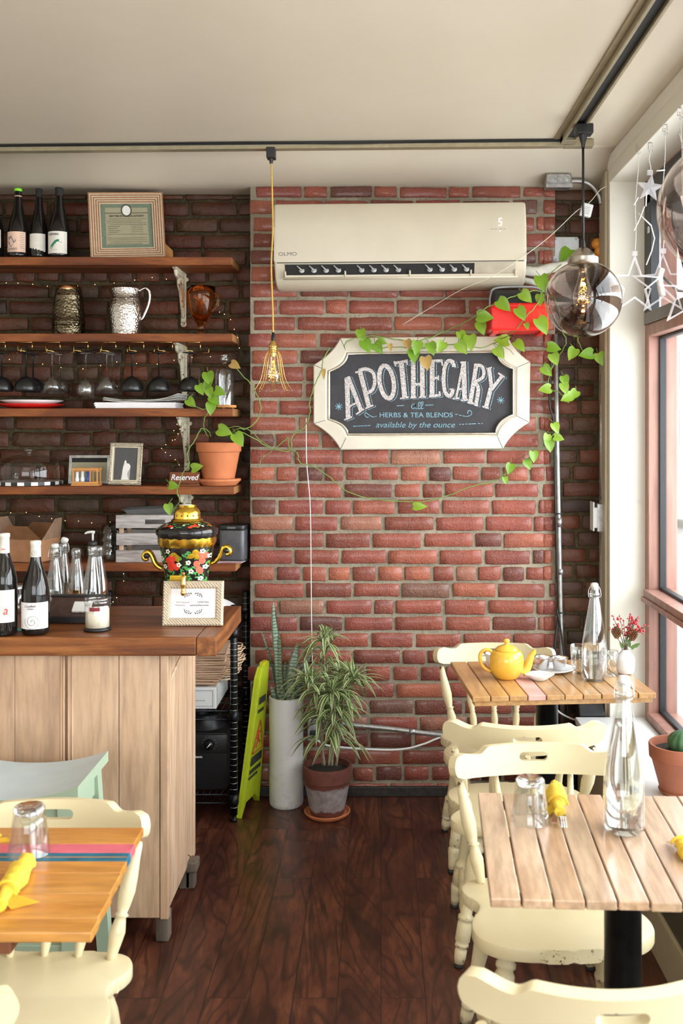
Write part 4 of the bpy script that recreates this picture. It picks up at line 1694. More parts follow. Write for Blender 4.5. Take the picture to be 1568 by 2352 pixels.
# third shelf ---------------------------------------------------------------
z3 = SH[2] + 0.0005
plate = None
for k, (mt, r, dx, lb) in enumerate((('red_glaze', 0.145, 0, 'red plate at the bottom of the pile on the third shelf'), ('white_ceramic', 0.135, 0.004, 'white plate on top of the red plate on the third shelf'))):
    b = BM()
    lathe(b, [(0, 0.0), (0.07, 0), (0.09, 0.003), (r, 0.018), (r, 0.021), (0.09, 0.008), (0, 0.006)], seg=48)
    o = obj('dinner_plate', b, mt, None, loc=(sx(70, 4.5) + dx, 4.51, z3 + 0.017 * k))
    tag(o, lb, 'plate', 'plates piled on the third shelf')
for k, (w_, rz, lb) in enumerate(((0.36, 1, 'thick pad of white papers at the bottom of the pile on the third shelf'), (0.34, -3, 'loose curling white sheets on top of the paper pile'))):
    b = BM()
    for i in range(6 if k == 0 else 3):
        ww = w_ / 2 * rnd.uniform(0.97, 1.0)
        rows = []
        dx = rnd.uniform(-0.003, 0.003)
        for q in range(17):
            u = -1 + q / 8
            zz = (0.0272 + i * 0.003) if k else i * 0.0042
            zz += ((0.022 * max(0, u) ** 2 + 0.012 * max(0, -u) ** 3 + 0.002 * math.sin(u * 4 + i)) * (0.6 + 0.4 * i)) if k else 0
            th = 0.0016 if k else 0.0041
            x = u * ww + 0.03 * k + dx
            rows.append([b.verts.new((x, yq, zz + dz)) for yq, dz in ((-0.10, 0), (-0.10, th), (0.09, th), (0.09, 0))])
        for q in range(16):
            for e in range(4):
                f = (e + 1) % 4
                b.faces.new((rows[q][e], rows[q][f], rows[q + 1][f], rows[q + 1][e]))
        b.faces.new(rows[0])
        b.faces.new(rows[-1][::-1])
    o = obj('paper_stack', b, 'paper_white' if k == 0 else 'paper', None, loc=(sx(322, 4.5), 4.50, z3 + 0.001), rot=(0, 0, R(rz)))
    tag(o, lb, 'papers', 'papers on the third shelf')
t = thing('bell_jar', 'small glass cloche with knob on a hexagonal wooden base, right end of third shelf', 'cloche', (sx(516, 4.47), 4.47, z3), 0)
b = BM()
prism(b, [(0.052 * math.cos(i * PI / 3), 0.052 * math.sin(i * PI / 3)) for i in range(6)], 0.012, bev=0.002, z0=0.004)
for a in range(3):
    lathe(b, [(0, 0), (0.006, 0), (0.006, 0.004), (0, 0.004)], c=(0.036 * math.cos(a * 2.1 - PI / 2), 0.036 * math.sin(a * 2.1 - PI / 2), 0), seg=10)
obj('base', b, 'bamboo', t)
b = BM()
lathe(b, [(0.043, 0.016), (0.043, 0.15), (0.038, 0.172), (0.024, 0.19), (0.011, 0.20), (0.010, 0.205), (0.017, 0.212), (0.019, 0.222), (0.012, 0.232), (0.016, 0.236), (0.016, 0.241), (0, 0.243)], seg=32, cap=False)
obj('dome', b, 'clear_shell', t)

# fourth shelf --------------------------------------------------------------
z4 = SH[3] + 0.0005
t = thing('cake_stand', 'clear glass cake dome over a black and white chequered plate, fourth shelf', 'cake dome', (sx(66, 4.5), 4.505, z4), 0)
b = BM()
N = 32
for i in range(N):
    a0, a1 = 2 * PI * i / N, 2 * PI * (i + 1) / N
    pts = []
    for r, z in ((0.12, 0.0), (0.147, 0.002), (0.147, 0.017)):
        pts.append([(r * math.cos(a), r * math.sin(a), z) for a in (a0, a1)])
    for k in range(2):
        quad(b, [pts[k][0], pts[k][1], pts[k + 1][1], pts[k + 1][0]], i % 2)
    quad(b, [(0.147 * math.cos(a0), 0.147 * math.sin(a0), 0.017), (0.147 * math.cos(a1), 0.147 * math.sin(a1), 0.017), (0.02 * math.cos(a1), 0.02 * math.sin(a1), 0.017), (0.02 * math.cos(a0), 0.02 * math.sin(a0), 0.017)], 0)
obj('plate', b, ['white_ceramic', 'black_plastic'], t)
b = BM()
lathe(b, [(0.137, 0.018), (0.140, 0.03), (0.137, 0.085), (0.125, 0.112), (0.095, 0.128), (0.05, 0.135), (0.012, 0.137), (0.011, 0.144), (0.020, 0.150), (0.022, 0.157), (0.018, 0.162), (0.0, 0.164)], seg=48, cap=False)
obj('dome', b, 'dome_shell', t)
t = thing('photo_frame', 'dark framed picture in an antique silver frame behind the mini crate', 'picture frame', (sx(203, 4.55), 4.56, z4), 0, 'small photo frames on the fourth shelf')
t.rotation_euler = (R(-8), 0, 0)
picture_frame(t, 0.185, 0.13, 0.012, 2, ['galvanised'], 0.01)
b = BM()
box(b, -0.082, 0.082, -0.006, -0.002, 0.011, 0.12)
box(b, -0.082, 0.082, -0.0075, -0.005, 0.011, 0.098, mi=1)
obj('picture', b, ['black_matte', 'licence_paper'], t)
t = thing('mini_crate', 'tiny wooden crate holding little blue and white bottles, fourth shelf', 'crate', (sx(200, 4.44), 4.435, z4), 0)
b = BM()
for x in (-0.056, 0.05):
    for y in (-0.025, 0.025):
        box(b, x, x + 0.006, y - 0.003, y + 0.003, 0, 0.078, 0.001)
for zz in (0.068, 0.008):
    box(b, -0.058, 0.058, -0.029, -0.024, zz, zz + 0.010, 0.001)
    box(b, -0.058, 0.058, 0.024, 0.029, zz, zz + 0.010, 0.001)
for y in (-0.02, 0.02):
    box(b, 0.018, 0.024, y - 0.003, y + 0.003, 0.008, 0.075, 0.001)
box(b, -0.060, 0.060, -0.034, 0.034, 0.0, 0.008, 0.001)
box(b, -0.056, 0.056, -0.0, 0.002, 0.06, 0.075, 0.001)
obj('crate_frame', b, 'bamboo', t)
for i, (x, mt, hh) in enumerate(((-0.042, 'white_ceramic', 0.022), (-0.018, 'white_ceramic', 0.025), (0.006, 'lapis', 0.024))):
    if mt == 'lapis':
        plain('lapis', (0.05, 0.12, 0.40), 0.3)
    b = BM()
    lathe(b, [(0, 0), (0.010, 0), (0.010, hh), (0.007, hh + 0.006), (0.007, hh + 0.030), (0, hh + 0.030)], seg=16, c=(0, 0, 0))
    o = obj('miniature_bottle', b, mt, None, loc=(sx(200, 4.44) + x, 4.432, z4 + 0.0085))
    tag(o, ['white miniature bottle at the left in the tiny crate', 'white miniature bottle in the middle of the tiny crate', 'blue miniature bottle in the tiny crate'][i], 'bottle', 'miniature bottles in the tiny crate')
t = thing('photo_frame', 'ornate beaded silver frame with a pale figure on grey, fourth shelf', 'picture frame', (sx(286, 4.45), 4.455, z4), 0, 'small photo frames on the fourth shelf')
t.rotation_euler = (R(-8), R(1), R(-3))
b = BM()
w_, h_ = 0.148, 0.190
box(b, -w_ / 2, w_ / 2, -0.010, 0, 0, 0.016, 0.002)
box(b, -w_ / 2, w_ / 2, -0.010, 0, h_ - 0.016, h_, 0.002)
box(b, -w_ / 2, -w_ / 2 + 0.016, -0.010, 0, 0.016, h_ - 0.016, 0.002)
box(b, w_ / 2 - 0.016, w_ / 2, -0.010, 0, 0.016, h_ - 0.016, 0.002)
rr = random.Random(3)
for i in range(120):
    u = i / 120 * 2 * (w_ + h_)
    if u < w_:
        x, z = -w_ / 2 + u, 0.006
    elif u < w_ + h_:
        x, z = w_ / 2 - 0.006, u - w_
    elif u < 2 * w_ + h_:
        x, z = w_ / 2 - (u - w_ - h_), h_ - 0.006
    else:
        x, z = -w_ / 2 + 0.006, h_ - (u - 2 * w_ - h_)
    lathe(b, [(0, -0.0035), (0.003, -0.0015), (0.0038, 0.001), (0, 0.004)], c=(x + rr.uniform(-0.002, 0.002), -0.011, z + rr.uniform(-0.002, 0.002)), seg=6)
obj('beaded_frame', b, 'nickel_pale' if 'nickel_pale' in MATS else plain('nickel_pale', (0.55, 0.50, 0.40), 0.35, 1.0, 0.15).name, t)
b = BM()
box(b, -w_ / 2 + 0.014, w_ / 2 - 0.014, -0.005, -0.002, 0.014, h_ - 0.014)
for a_, c_ in (((-0.059, 0.016), (-0.052, 0.174)), ((0.052, 0.016), (0.059, 0.174)), ((-0.052, 0.167), (0.052, 0.174)), ((-0.052, 0.016), (0.052, 0.023))):
    box(b, a_[0], c_[0], -0.008, -0.004, a_[1], c_[1], 0, 1)
pc = obj('picture', b, [plain('slate_card', (0.075, 0.075, 0.075), 0.6).name, 'nickel_pale'], t)
b = BM()
f = b.faces.new([b.verts.new((x * 0.001, -0.0056, z * 0.001)) for x, z in ((-18, 24), (20, 24), (12, 34), (9, 50), (12, 62), (20, 74), (22, 86), (15, 96), (4, 98), (2, 108), (-3, 112), (-7, 104), (-5, 96), (-10, 88), (-13, 70), (-12, 50), (-15, 34))])
bmesh.ops.triangulate(b, faces=[f])
obj('figure_print', b, 'paper', pc)
t = thing('reserved_sign', 'small wooden sign reading Reserved in white script, beside the terracotta pot', 'sign', (sx(424, 4.42), 4.415, z4), 0)
b = BM()
mt_ = Matrix.Translation((0, 0, 0.008)) @ Matrix.Rotation(R(-12), 4, 'X')
box(b, -0.066, 0.066, -0.006, 0.006, 0, 0.052, 0.001, mat=mt_)
obj('sign_board', b, 'shelf_wood', t)
b = BM()
box(b, -0.073, 0.069, -0.024, 0.022, 0, 0.0085, 0.001)
obj('base', b, 'shelf_wood', t)
text('lettering', 'Reserved', 0.036, 'paper_white', t, (0, -0.0035, 0.036), (R(78), 0, 0), sx=0.88, shear=0.25, bold=0.0003)

# fifth shelf ----------------------------------------------------------------
z5 = SH[4] + 0.0005
t = thing('takeout_carton', 'open brown kraft takeaway carton at the left end of the lowest shelf', 'carton', (sx(64, 4.45), 4.475, z5), R(-14))


def carton_wall(b, pts, th=0.002):
    f = b.faces.new([b.verts.new(p) for p in pts])


b = BM()
w0, w1, d0, d1, hh = 0.085, 0.108, 0.055, 0.075, 0.10
carton_wall(b, [(-w0, -d0, 0), (w0, -d0, 0), (w1, -d1, hh), (-w1, -d1, hh)])
carton_wall(b, [(-w0, d0, 0), (w0, d0, 0), (w1, d1, hh), (-w1, d1, hh)])
carton_wall(b, [(-w0, -d0, 0), (-w0, d0, 0), (-w1, d1, hh), (-w1, -d1, hh)])
carton_wall(b, [(w0, -d0, 0), (w0, d0, 0), (w1, d1, hh), (w1, -d1, hh)])
carton_wall(b, [(-w0, -d0, 0), (w0, -d0, 0), (w0, d0, 0), (-w0, d0, 0)])
bmesh.ops.remove_doubles(b, verts=b.verts, dist=0.0001)
bmesh.ops.recalc_face_normals(b, faces=b.faces)
bmesh.ops.solidify(b, geom=b.faces, thickness=0.0015)
obj('carton_body', b, 'kraft', t)
for sgn, ax in ((-1, 'y'), (1, 'y'), (-1, 'x'), (1, 'x')):
    b = BM()
    if ax == 'y':
        pts = [(-w1, sgn * d1, hh), (w1, sgn * d1, hh), (w1 * 0.45, sgn * (d1 + 0.018), hh + 0.062), (-w1 * 0.45, sgn * (d1 + 0.018), hh + 0.062)]
    else:
        pts = [(sgn * w1, -d1, hh), (sgn * w1, d1, hh), (sgn * (w1 + 0.03), d1 * 0.5, hh + 0.092), (sgn * (w1 + 0.035), -d1 * 0.35, hh + 0.092)]
    carton_wall(b, pts)
    bmesh.ops.solidify(b, geom=b.faces, thickness=0.0018)
    obj('flap', b, 'kraft_light' if ax == 'x' else 'kraft', t)
TUM = [(0.0, 0.0), (0.027, 0.0), (0.029, 0.004), (0.034, 0.09), (0.0325, 0.09), (0.0272, 0.010), (0, 0.008)]
gl = None
gt = 'clear tumblers stacked beside the slatted crate'
for i, (px, d, z, lb) in enumerate(((248, 4.45, 0, 'lowest tumbler of the front stack beside the slatted crate'), (248, 4.45, 0.036, 'middle tumbler of the front stack beside the crate'), (249, 4.45, 0.072, 'top tumbler of the front stack beside the crate'), (262, 4.53, 0, 'bottom tumbler of the rear stack, against the crate'), (262, 4.53, 0.04, 'middle tumbler of the rear stack, against the crate'), (262, 4.53, 0.08, 'top tumbler of the rear stack, against the crate'))):
    if gl is None:
        b = BM()
        lathe(b, TUM, seg=24)
        gl = obj('tumbler', b, 'clear_shell')
        tag(gl, lb, 'glass', gt)
        o = gl
    else:
        o = gl.copy()
        COL.objects.link(o)
        o['label'] = lb
    o.location = (sx(px, d), d, z5 + z)
wood('white_slat', [(0.14, 0.10, 0.085), (0.46, 0.42, 0.40), (0.62, 0.59, 0.57)], 1.0, 'X', 0.75, 18, 0.4)
t = thing('slatted_crate', 'whitewashed slatted wooden crate on the lowest shelf behind the samovar', 'crate', (sx(360, 4.45), 4.415, z5), 0)
b = BM()
for k, zz in enumerate((0.0, 0.075, 0.15)):
    for y in (-0.005, 0.16):
        if k == 2 and y < 0:
            box(b, -0.172, 0.17, y, y + 0.01, zz, zz + 0.018, 0.0015)
            box(b, -0.172, 0.17, y, y + 0.01, zz + 0.038, zz + 0.058, 0.0015)
            box(b, -0.172, -0.045, y, y + 0.01, zz + 0.016, zz + 0.04, 0.001)
            box(b, 0.045, 0.17, y, y + 0.01, zz + 0.016, zz + 0.04, 0.001)
        else:
            box(b, -0.172 + 0.002 * k, 0.17, y, y + 0.01, zz, zz + (0.053 if k < 2 else 0.058), 0.0015)
    for x in (-0.172, 0.162):
        box(b, x, x + 0.01, 0.005, 0.16, zz, zz + 0.053, 0.0015)
obj('slats', b, 'white_slat', t)
b = BM()
for x in (-0.16, 0.142):
    for y in (0.006, 0.142):
        box(b, x, x + 0.018, y, y + 0.017, 0.0, 0.206, 0.001)
box(b, -0.16, 0.16, 0.006, 0.158, 0.003, 0.009)
obj('corner_posts', b, 'cabinet_wood', t)
t = thing('baking_tin', 'shallow metal baking tin resting tilted on top of the slatted crate', 'tin', (sx(362, 4.46), 4.49, z5 + 0.2155), 0)
t.rotation_euler = (0, R(-3), R(4))
b = BM()
for a_, c_ in (((-0.14, -0.07), (0.11, 0.06)),):
    o0 = [(-0.12, -0.055, 0), (0.095, -0.055, 0), (0.095, 0.05, 0), (-0.12, 0.05, 0)]
    o1 = [(-0.145, -0.078, 0.022), (0.12, -0.078, 0.022), (0.12, 0.07, 0.022), (-0.145, 0.07, 0.022)]
    o2 = [(-0.155, -0.086, 0.024), (0.13, -0.086, 0.024), (0.13, 0.078, 0.024), (-0.155, 0.078, 0.024)]
    V = [[b.verts.new(p) for p in o_] for o_ in (o0, o1, o2)]
    b.faces.new(V[0])
    for r0, r1 in ((V[0], V[1]), (V[1], V[2])):
        for i in range(4):
            k = (i + 1) % 4
            b.faces.new((r0[i], r0[k], r1[k], r1[i]))
bmesh.ops.solidify(b, geom=b.faces, thickness=0.002)
obj('tin_tray', b, 'grey_box', t)
t = thing('wireless_speaker', 'dark grey wireless speaker at the right end of the lowest shelf', 'speaker', (sx(539, 4.5), 4.49, z5), R(-6))
b = BM()


def rrect(w, d, r, n=5):
    out = []
    for cx, cy, a0 in ((w - r, d - r, 0), (-w + r, d - r, 90), (-w + r, -d + r, 180), (w - r, -d + r, 270)):
        for i in range(n + 1):
            a = R(a0 + 90 * i / n)
            out.append((cx + r * math.cos(a), cy + r * math.sin(a)))
    return out


prism(b, rrect(0.058, 0.055, 0.02), 0.132, bev=0.003, z0=0.006)
autosmooth(obj('grille_body', b, 'speaker_grille', t), 40)
b = BM()
prism(b, rrect(0.060, 0.057, 0.02), 0.006)
prism(b, rrect(0.060, 0.057, 0.02), 0.022, bev=0.003, z0=0.1382)
autosmooth(obj('top_cap', b, 'black_plastic', t), 40)
text('lettering', 'SONOS', 0.011, 'ink_pale' if 'ink_pale' in MATS else plain('ink_pale', (0.45, 0.45, 0.45), 0.6).name, t, (0, -0.0577, 0.149), ext=0.0002)
for k, (dx, dz, rz, mt, lb) in enumerate(((0, 0, 5, 'paper', 'white flyer under the pink one on the lowest shelf by the speaker'), (0.012, 0.0012, -8, 'flyer_pink', 'pink and white flyer on top, on the lowest shelf by the speaker'))):
    if mt == 'flyer_pink':
        m, n = newmat('flyer_pink')
        n.col(n.ramp(n.noise(n.coords(), 14, 2), [(0.5, (0.78, 0.74, 0.76)), (0.56, (0.75, 0.30, 0.34))]))
        n.set(Roughness=0.5)
    b = BM()
    box(b, -0.06, 0.065, -0.04, 0.04, 0, 0.001)
    o = obj('flyer', b, mt, None, loc=(sx(520, 4.42) + dx, 4.425 - 0.012 * k, z5 + dz), rot=(0, 0, R(rz)))
    tag(o, lb, 'flyer', 'flyers on the lowest shelf')

# fairy lights ---------------------------------------------------------------
fl = thing('fairy_lights', 'string of tiny warm fairy lights on copper wire draped behind the wall shelves', 'string lights', (0, 0, 0))
b, bl = BM(), BM()
rr = random.Random(12)


def fstring(pts, every=1):
    P = [at(px, py, d) for px, py, d in pts]
    S = spline(P, 5)
    tube(b, S, 0.0005, 4)
    for i, p in enumerate(S):
        if i % every == 0:
            q = p + Vector((rr.uniform(-0.004, 0.004), 0, rr.uniform(-0.004, 0.004)))
            lathe(bl, [(0, -0.0018), (0.0016, 0), (0, 0.0018)], c=q, seg=6)


dW = 4.596
fstring([(-5, 652, dW), (20, 648, dW), (60, 652, dW), (100, 657, dW), (140, 660, dW), (190, 656, dW), (240, 654, dW), (300, 646, dW), (350, 637, dW), (385, 640, dW)], 4)
fstring([(-5, 828, dW), (30, 824, dW), (80, 832, dW), (130, 842, dW), (190, 846, dW), (240, 836, dW), (290, 832, dW), (350, 838, dW), (400, 826, dW), (450, 822, dW), (500, 818, dW), (530, 812, dW)], 4)
fstring([(395, 1012, 4.56), (405, 975, 4.52), (412, 990, 4.50), (402, 1010, 4.50), (372, 1028, 4.55), (385, 1042, 4.55), (404, 1055, 4.52), (415, 1075, 4.52)], 3)
fstring([(-5, 1180, dW), (50, 1177, dW), (100, 1190, dW), (150, 1195, dW), (200, 1200, dW), (260, 1198, dW)], 3)
fstring([(505, 715, dW), (520, 725, 4.5), (532, 745, 4.45), (545, 770, 4.40), (548, 800, 4.42)], 4)
fstring([(285, 1318, dW), (283, 1340, dW), (270, 1365, dW), (262, 1380, 4.2), (255, 1400, 4.0)], 4)
obj('wire', b, 'copper', fl)
o = obj('bulbs', bl, 'fairy', fl)
o['kind'] = 'stuff'
# ============================================================ ON THE BRICK WALL
def yz_prism(bm, prof, x0, x1, mi=0):
    """prof of (y, z), extruded along x"""
    a = [bm.verts.new((x0, y, z)) for y, z in prof]
    c = [bm.verts.new((x1, y, z)) for y, z in prof]
    n_ = len(prof)
    fs = []
    for i in range(n_):
        k = (i + 1) % n_
        fs.append(bm.faces.new((a[i], c[i], c[k], a[k])))
    fs.append(bm.faces.new(a[::-1]))
    fs.append(bm.faces.new(c))
    for f in fs:
        f.material_index = mi
    return a + c


# --- air conditioner
plain('ac_plastic', (0.60, 0.54, 0.42), 0.4, 0, 0.04, 6)
plain('ac_dirty', (0.45, 0.40, 0.31), 0.6, 0, 0.2, 12)
ac = thing('air_conditioner', 'cream wall-mounted air conditioner under the ceiling with a dark open louvre', 'air conditioner', (0.0825, 4.468, 2.252), 0)
ac.rotation_euler = (0, R(-0.5), 0)
HWX = 0.5365
b = BM()
prf = [(0, 0.004), (0, 0.352), (-0.02, 0.360), (-0.165, 0.358), (-0.195, 0.350), (-0.208, 0.33), (-0.213, 0.25), (-0.214, 0.105), (-0.211, 0.085), (-0.180, 0.035), (-0.150, 0.012), (-0.10, 0.0), (-0.03, 0.0)]
yz_prism(b, prf, -HWX, HWX)
r_ = bmesh.ops.bevel(b, geom=[e for e in b.edges if abs(e.verts[0].co.x - e.verts[1].co.x) < 1e-6 and abs(abs(e.verts[0].co.x) - HWX) < 1e-6], offset=0.012, segments=3, profile=0.6, affect='EDGES')
body = obj('casing', b, 'ac_plastic', ac)
autosmooth(body, 30)


def slope_pt(x, v, out):
    # v 0..1 up the louvre slope
    A, Bp = Vector((0, -0.183, 0.040)), Vector((0, -0.2115, 0.093))
    d = (Bp - A).normalized()
    nrm = Vector((0, -d.z, d.y))
    p = A.lerp(Bp, v) + nrm * (out + 0.0042)
    return Vector((x, p.y, p.z))


b = BM()
xa, xb = -0.490, 0.490
quad(b, [slope_pt(xa, 0.05, 0.0012), slope_pt(xb - 0.175, 0.05, 0.0012), slope_pt(xb - 0.175, 1.0, 0.0012), slope_pt(xa, 1.0, 0.0012)])
tube(b, [(-HWX + 0.012, -0.2148, 0.098), (HWX - 0.012, -0.2148, 0.098)], 0.0016, 5)
obj('louvre_opening', b, 'black_matte', ac)
b = BM()
quad(b, [slope_pt(xb - 0.175, 0.05, 0.0014), slope_pt(xb, 0.05, 0.0014), slope_pt(xb, 1.0, 0.0014), slope_pt(xb - 0.175, 1.0, 0.0014)])
obj('louvre_backing', b, 'ac_dirty', ac)
b = BM()
tube(b, [slope_pt(xa - 0.01, 0.0, 0.006), slope_pt(xb + 0.01, 0.0, 0.006)], 0.006, 8)
yz = []
for x in (xa, -0.235, 0.04, 0.300 - 0.0, xb):
    p0, p1 = slope_pt(x, 0.0, 0.006), slope_pt(x, 0.55, 0.01)
    tube(b, [p0, p1], 0.004, 6)
quad(b, [slope_pt(xa, 0.02, 0.010), slope_pt(xb, 0.02, 0.010), slope_pt(xb, 0.22, 0.004), slope_pt(xa, 0.22, 0.004)])
obj('louvre_flap', b, 'ac_plastic', ac)
for g0 in (-0.42, -0.165, 0.125):
    for i in range(4):
        x = g0 + 0.052 * i
        b = BM()
        lathe(b, [(0, 0), (0.012, 0.0), (0.012, 0.004), (0, 0.004)], seg=14, mat=Matrix.Translation(slope_pt(x, 0.55, 0.003)) @ Matrix.Rotation(R(70), 4, 'X'))
        tube(b, [slope_pt(x - 0.02, 0.92, 0.004), slope_pt(x, 0.6, 0.005)], 0.003, 5)
        obj('air_vane', b, 'grey_box', ac)
text('lettering', 'OLMO', 0.022, 'ink_grey', ac, (-0.478, -0.2143, 0.135), sx=1.25)
b = BM()
for seg in ([(0.432, 0.279), (0.4205, 0.279), (0.4200, 0.265), (0.4305, 0.264), (0.4300, 0.250), (0.4175, 0.249)],):
    ribbon(b, seg, 0.0042, th=0)
o = obj('display_digit', b, 'led', ac)
o.location = (0, -0.2139, 0)
b = BM()
blob(b, 0.424, 0.226, 0.002, 0.002, -0.2150, 8)
obj('display_dot', b, 'led', ac)
b = BM()
for x in (0.385, 0.402, 0.422, 0.438):
    box(b, x, x + 0.010, -0.2149, -0.214, 0.2335, 0.2350)
obj('display_mark', b, 'ink_grey', ac)
# --- pipes beside the air conditioner
b = BM()
tube(b, spline([at(1205, 622, 4.44), at(1235, 624, 4.43), at(1262, 616, 4.43), at(1310, 610, 4.44), at(1350, 606, 4.46)], 6), 0.022, 12)
tube(b, spline([at(1190, 640, 4.44), at(1215, 646, 4.42), at(1240, 652, 4.42), at(1262, 655, 4.45)], 6), 0.013, 12)
o = obj('insulated_pipe', b, plain('pipe_wrap', (0.60, 0.57, 0.50), 0.7, 0, 0.12, 30, 0.4, 90).name)
tag(o, 'white wrapped coolant pipes leaving the right end of the air conditioner', 'pipe')

# --- chalkboard sign
m, n = newmat('slate')
v = n.coords()
f = n.noise(v, 12, 5, 0.7)
n.col(n.ramp(f, [(0.3, (0.020, 0.019, 0.024)), (0.8, (0.045, 0.042, 0.047))]))
n.set(Roughness=0.6)
for nm, c in (('chalk_white', (0.68, 0.62, 0.60)), ('chalk_blue', (0.27, 0.50, 0.60))):
    m, n = newmat(nm)
    v = n.coords()
    f = n.noise(v, 420 if nm == 'chalk_white' else 500, 3, 0.6)
    n.col(n.mix(n.ramp(f, [(0.40, (1, 1, 1)), (0.50, (0, 0, 0))]), c, (0.05, 0.048, 0.052)))
    n.set(Roughness=0.95)
plain('sign_cream', (0.66, 0.60, 0.49), 0.4, 0, 0.06, 8)
plain('silver_bead', (0.55, 0.50, 0.42), 0.3, 0.9, 0.15, 30)
SU = 4.43 / FPX
sg = thing('chalkboard_sign', 'chalkboard sign reading APOTHECARY in a cream octagonal frame on the brick wall', 'sign', at(968, 903, 4.468))


def sp_(px, py):
    return ((px - 968) * SU, (903 - py) * SU)


def zz(x, y):   # pixel inside the 3.0745x board crop -> sign-local
    return sp_(720 + x * 0.32526, 770 + y * 0.32526)


def ring(corners, bulge, n=7):
    """8 corner points; odd edges (the cut corners) are concave arcs"""
    out = []
    for i in range(8):
        a, c = Vector(corners[i]), Vector(corners[(i + 1) % 8])
        for k in range(n):
            t = k / n
            p = a.lerp(c, t)
            if i % 2 == 1:
                m_ = (a + c) / 2
                inward = -m_.normalized()
                p = p + inward * bulge * (1 - (2 * t - 1) ** 2)
            out.append(p)
    return out


OUT = [sp_(*p) for p in ((780, 776), (1166, 771), (1218, 831), (1216, 971), (1155, 1032), (780, 1034), (718, 974), (718, 838))]
INN = [sp_(*p) for p in ((796, 812), (1143, 808), (1180, 847), (1180, 953), (1139, 997), (797, 999), (753, 964), (753, 853))]
OUTV = [Vector(p) for p in OUT]
ro, ri = ring(OUT, 0.014), ring(INN, 0.020)
b = BM()
L = len(ro)
lev = [(0.0, 0.002), (0.0, -0.020), (0.06, -0.026), (0.80, -0.030), (0.90, -0.024), (1.0, -0.022), (1.0, 0.0)]
rings = []
for t_, y in lev:
    rings.append([b.verts.new((ro[i].x + (ri[i].x - ro[i].x) * t_, y, ro[i].y + (ri[i].y - ro[i].y) * t_)) for i in range(L)])
for A, Bq in zip(rings[:-1], rings[1:]):
    for i in range(L):
        k = (i + 1) % L
        b.faces.new((A[i], A[k], Bq[k], Bq[i]))
autosmooth(obj('frame', b, 'sign_cream', sg), 30)
b = BM()
tube(b, [(p.x * 0.995, -0.024, p.y * 0.995) for p in ri], 0.0058, 8, closed=True)
obj('silver_bead', b, 'silver_bead', sg)
b = BM()
for i in range(0, 8):
    a, c = Vector(OUT[i]), Vector(INN[i])
    for (q0, y0), (q1, y1) in (((0.02, -0.0235), (0.06, -0.0265)), ((0.06, -0.0265), (0.80, -0.0305))):
        p0, p1 = a.lerp(c, q0), a.lerp(c, q1)
        tube(b, [(p0.x, y0, p0.y), (p1.x, y1, p1.y)], 0.0009, 4)
obj('mitre_joint', b, 'ink', sg)
b = BM()
f = b.faces.new([b.verts.new((p.x * 1.01, -0.004, p.y * 1.01)) for p in ri])
bmesh.ops.triangulate(b, faces=[f])
bd = obj('slate_board', b, 'slate', sg)


def ell(cx, cy, rx, ry, rot=0, n=28):
    return [(cx + rx * math.cos(a) * math.cos(rot) - ry * math.sin(a) * math.sin(rot), cy + rx * math.cos(a) * math.sin(rot) + ry * math.sin(a) * math.cos(rot)) for a in [2 * PI * i / n for i in range(n + 1)]]


def s3(pts, n=5):
    return [(p.x, p.y) for p in spline([(x, y, 0) for x, y in pts], n)]


ST = [
    ([(230, 300), (240, 590)], 34), ([(240, 298), (332, 535)], 30), ([(246, 505), (305, 475)], 14), ([(212, 600), (268, 578)], 12), ([(296, 560), (352, 522)], 12), ([(216, 305), (252, 290)], 10),
    ([(322, 250), (388, 508)], 33), (s3([(315, 248), (370, 238), (418, 268), (428, 335), (408, 390), (362, 412)]), 25), ([(290, 264), (342, 243)], 12), ([(362, 518), (420, 494)], 12),
    (ell(513, 330, 50, 118, R(-9)), 31),
    ([(617, 192), (642, 440)], 36), ([(564, 197), (664, 180)], 20), ([(566, 182), (578, 218)], 11), ([(655, 170), (660, 208)], 11), ([(608, 448), (670, 438)], 12),
    ([(702, 182), (702, 438)], 33), ([(765, 176), (768, 436)], 33), ([(702, 348), (765, 344)], 20), ([(682, 442), (726, 440)], 12), ([(742, 438), (794, 436)], 12), ([(680, 180), (724, 176)], 12), ([(745, 174), (790, 172)], 12),
    ([(836, 180), (836, 432)], 34), ([(815, 182), (908, 176)], 19), ([(904, 172), (910, 214)], 12), ([(840, 304), (884, 300)], 18), ([(880, 284), (882, 318)], 10), ([(815, 432), (892, 424)], 19), ([(888, 396), (894, 432)], 12),
    (s3([(992, 222), (980, 186), (950, 182), (926, 226), (918, 312), (926, 392), (950, 428), (974, 420), (984, 382)]), 27), ([(988, 180), (1002, 224)], 12), ([(960, 382), (990, 380)], 10),
    ([(1056, 192), (1008, 442)], 16), ([(1060, 188), (1068, 452)], 34), ([(1022, 382), (1064, 376)], 15), ([(984, 450), (1030, 444)], 11), ([(1040, 462), (1092, 456)], 12), ([(1036, 190), (1078, 188)], 11),
    ([(1150, 208), (1108, 476)], 30), (s3([(1142, 210), (1186, 216), (1204, 254), (1194, 300), (1146, 326)]), 23), (s3([(1142, 330), (1164, 372), (1160, 430), (1148, 488)]), 26), ([(1134, 206), (1166, 204)], 12), ([(1086, 476), (1132, 482)], 12), ([(1134, 492), (1164, 498)], 12),
    ([(1242, 232), (1258, 368)], 27), ([(1334, 286), (1252, 392)], 24), ([(1254, 372), (1220, 506)], 30), ([(1222, 238), (1262, 226)], 11), ([(1306, 266), (1352, 298)], 13), ([(1194, 504), (1240, 518)], 12),
]
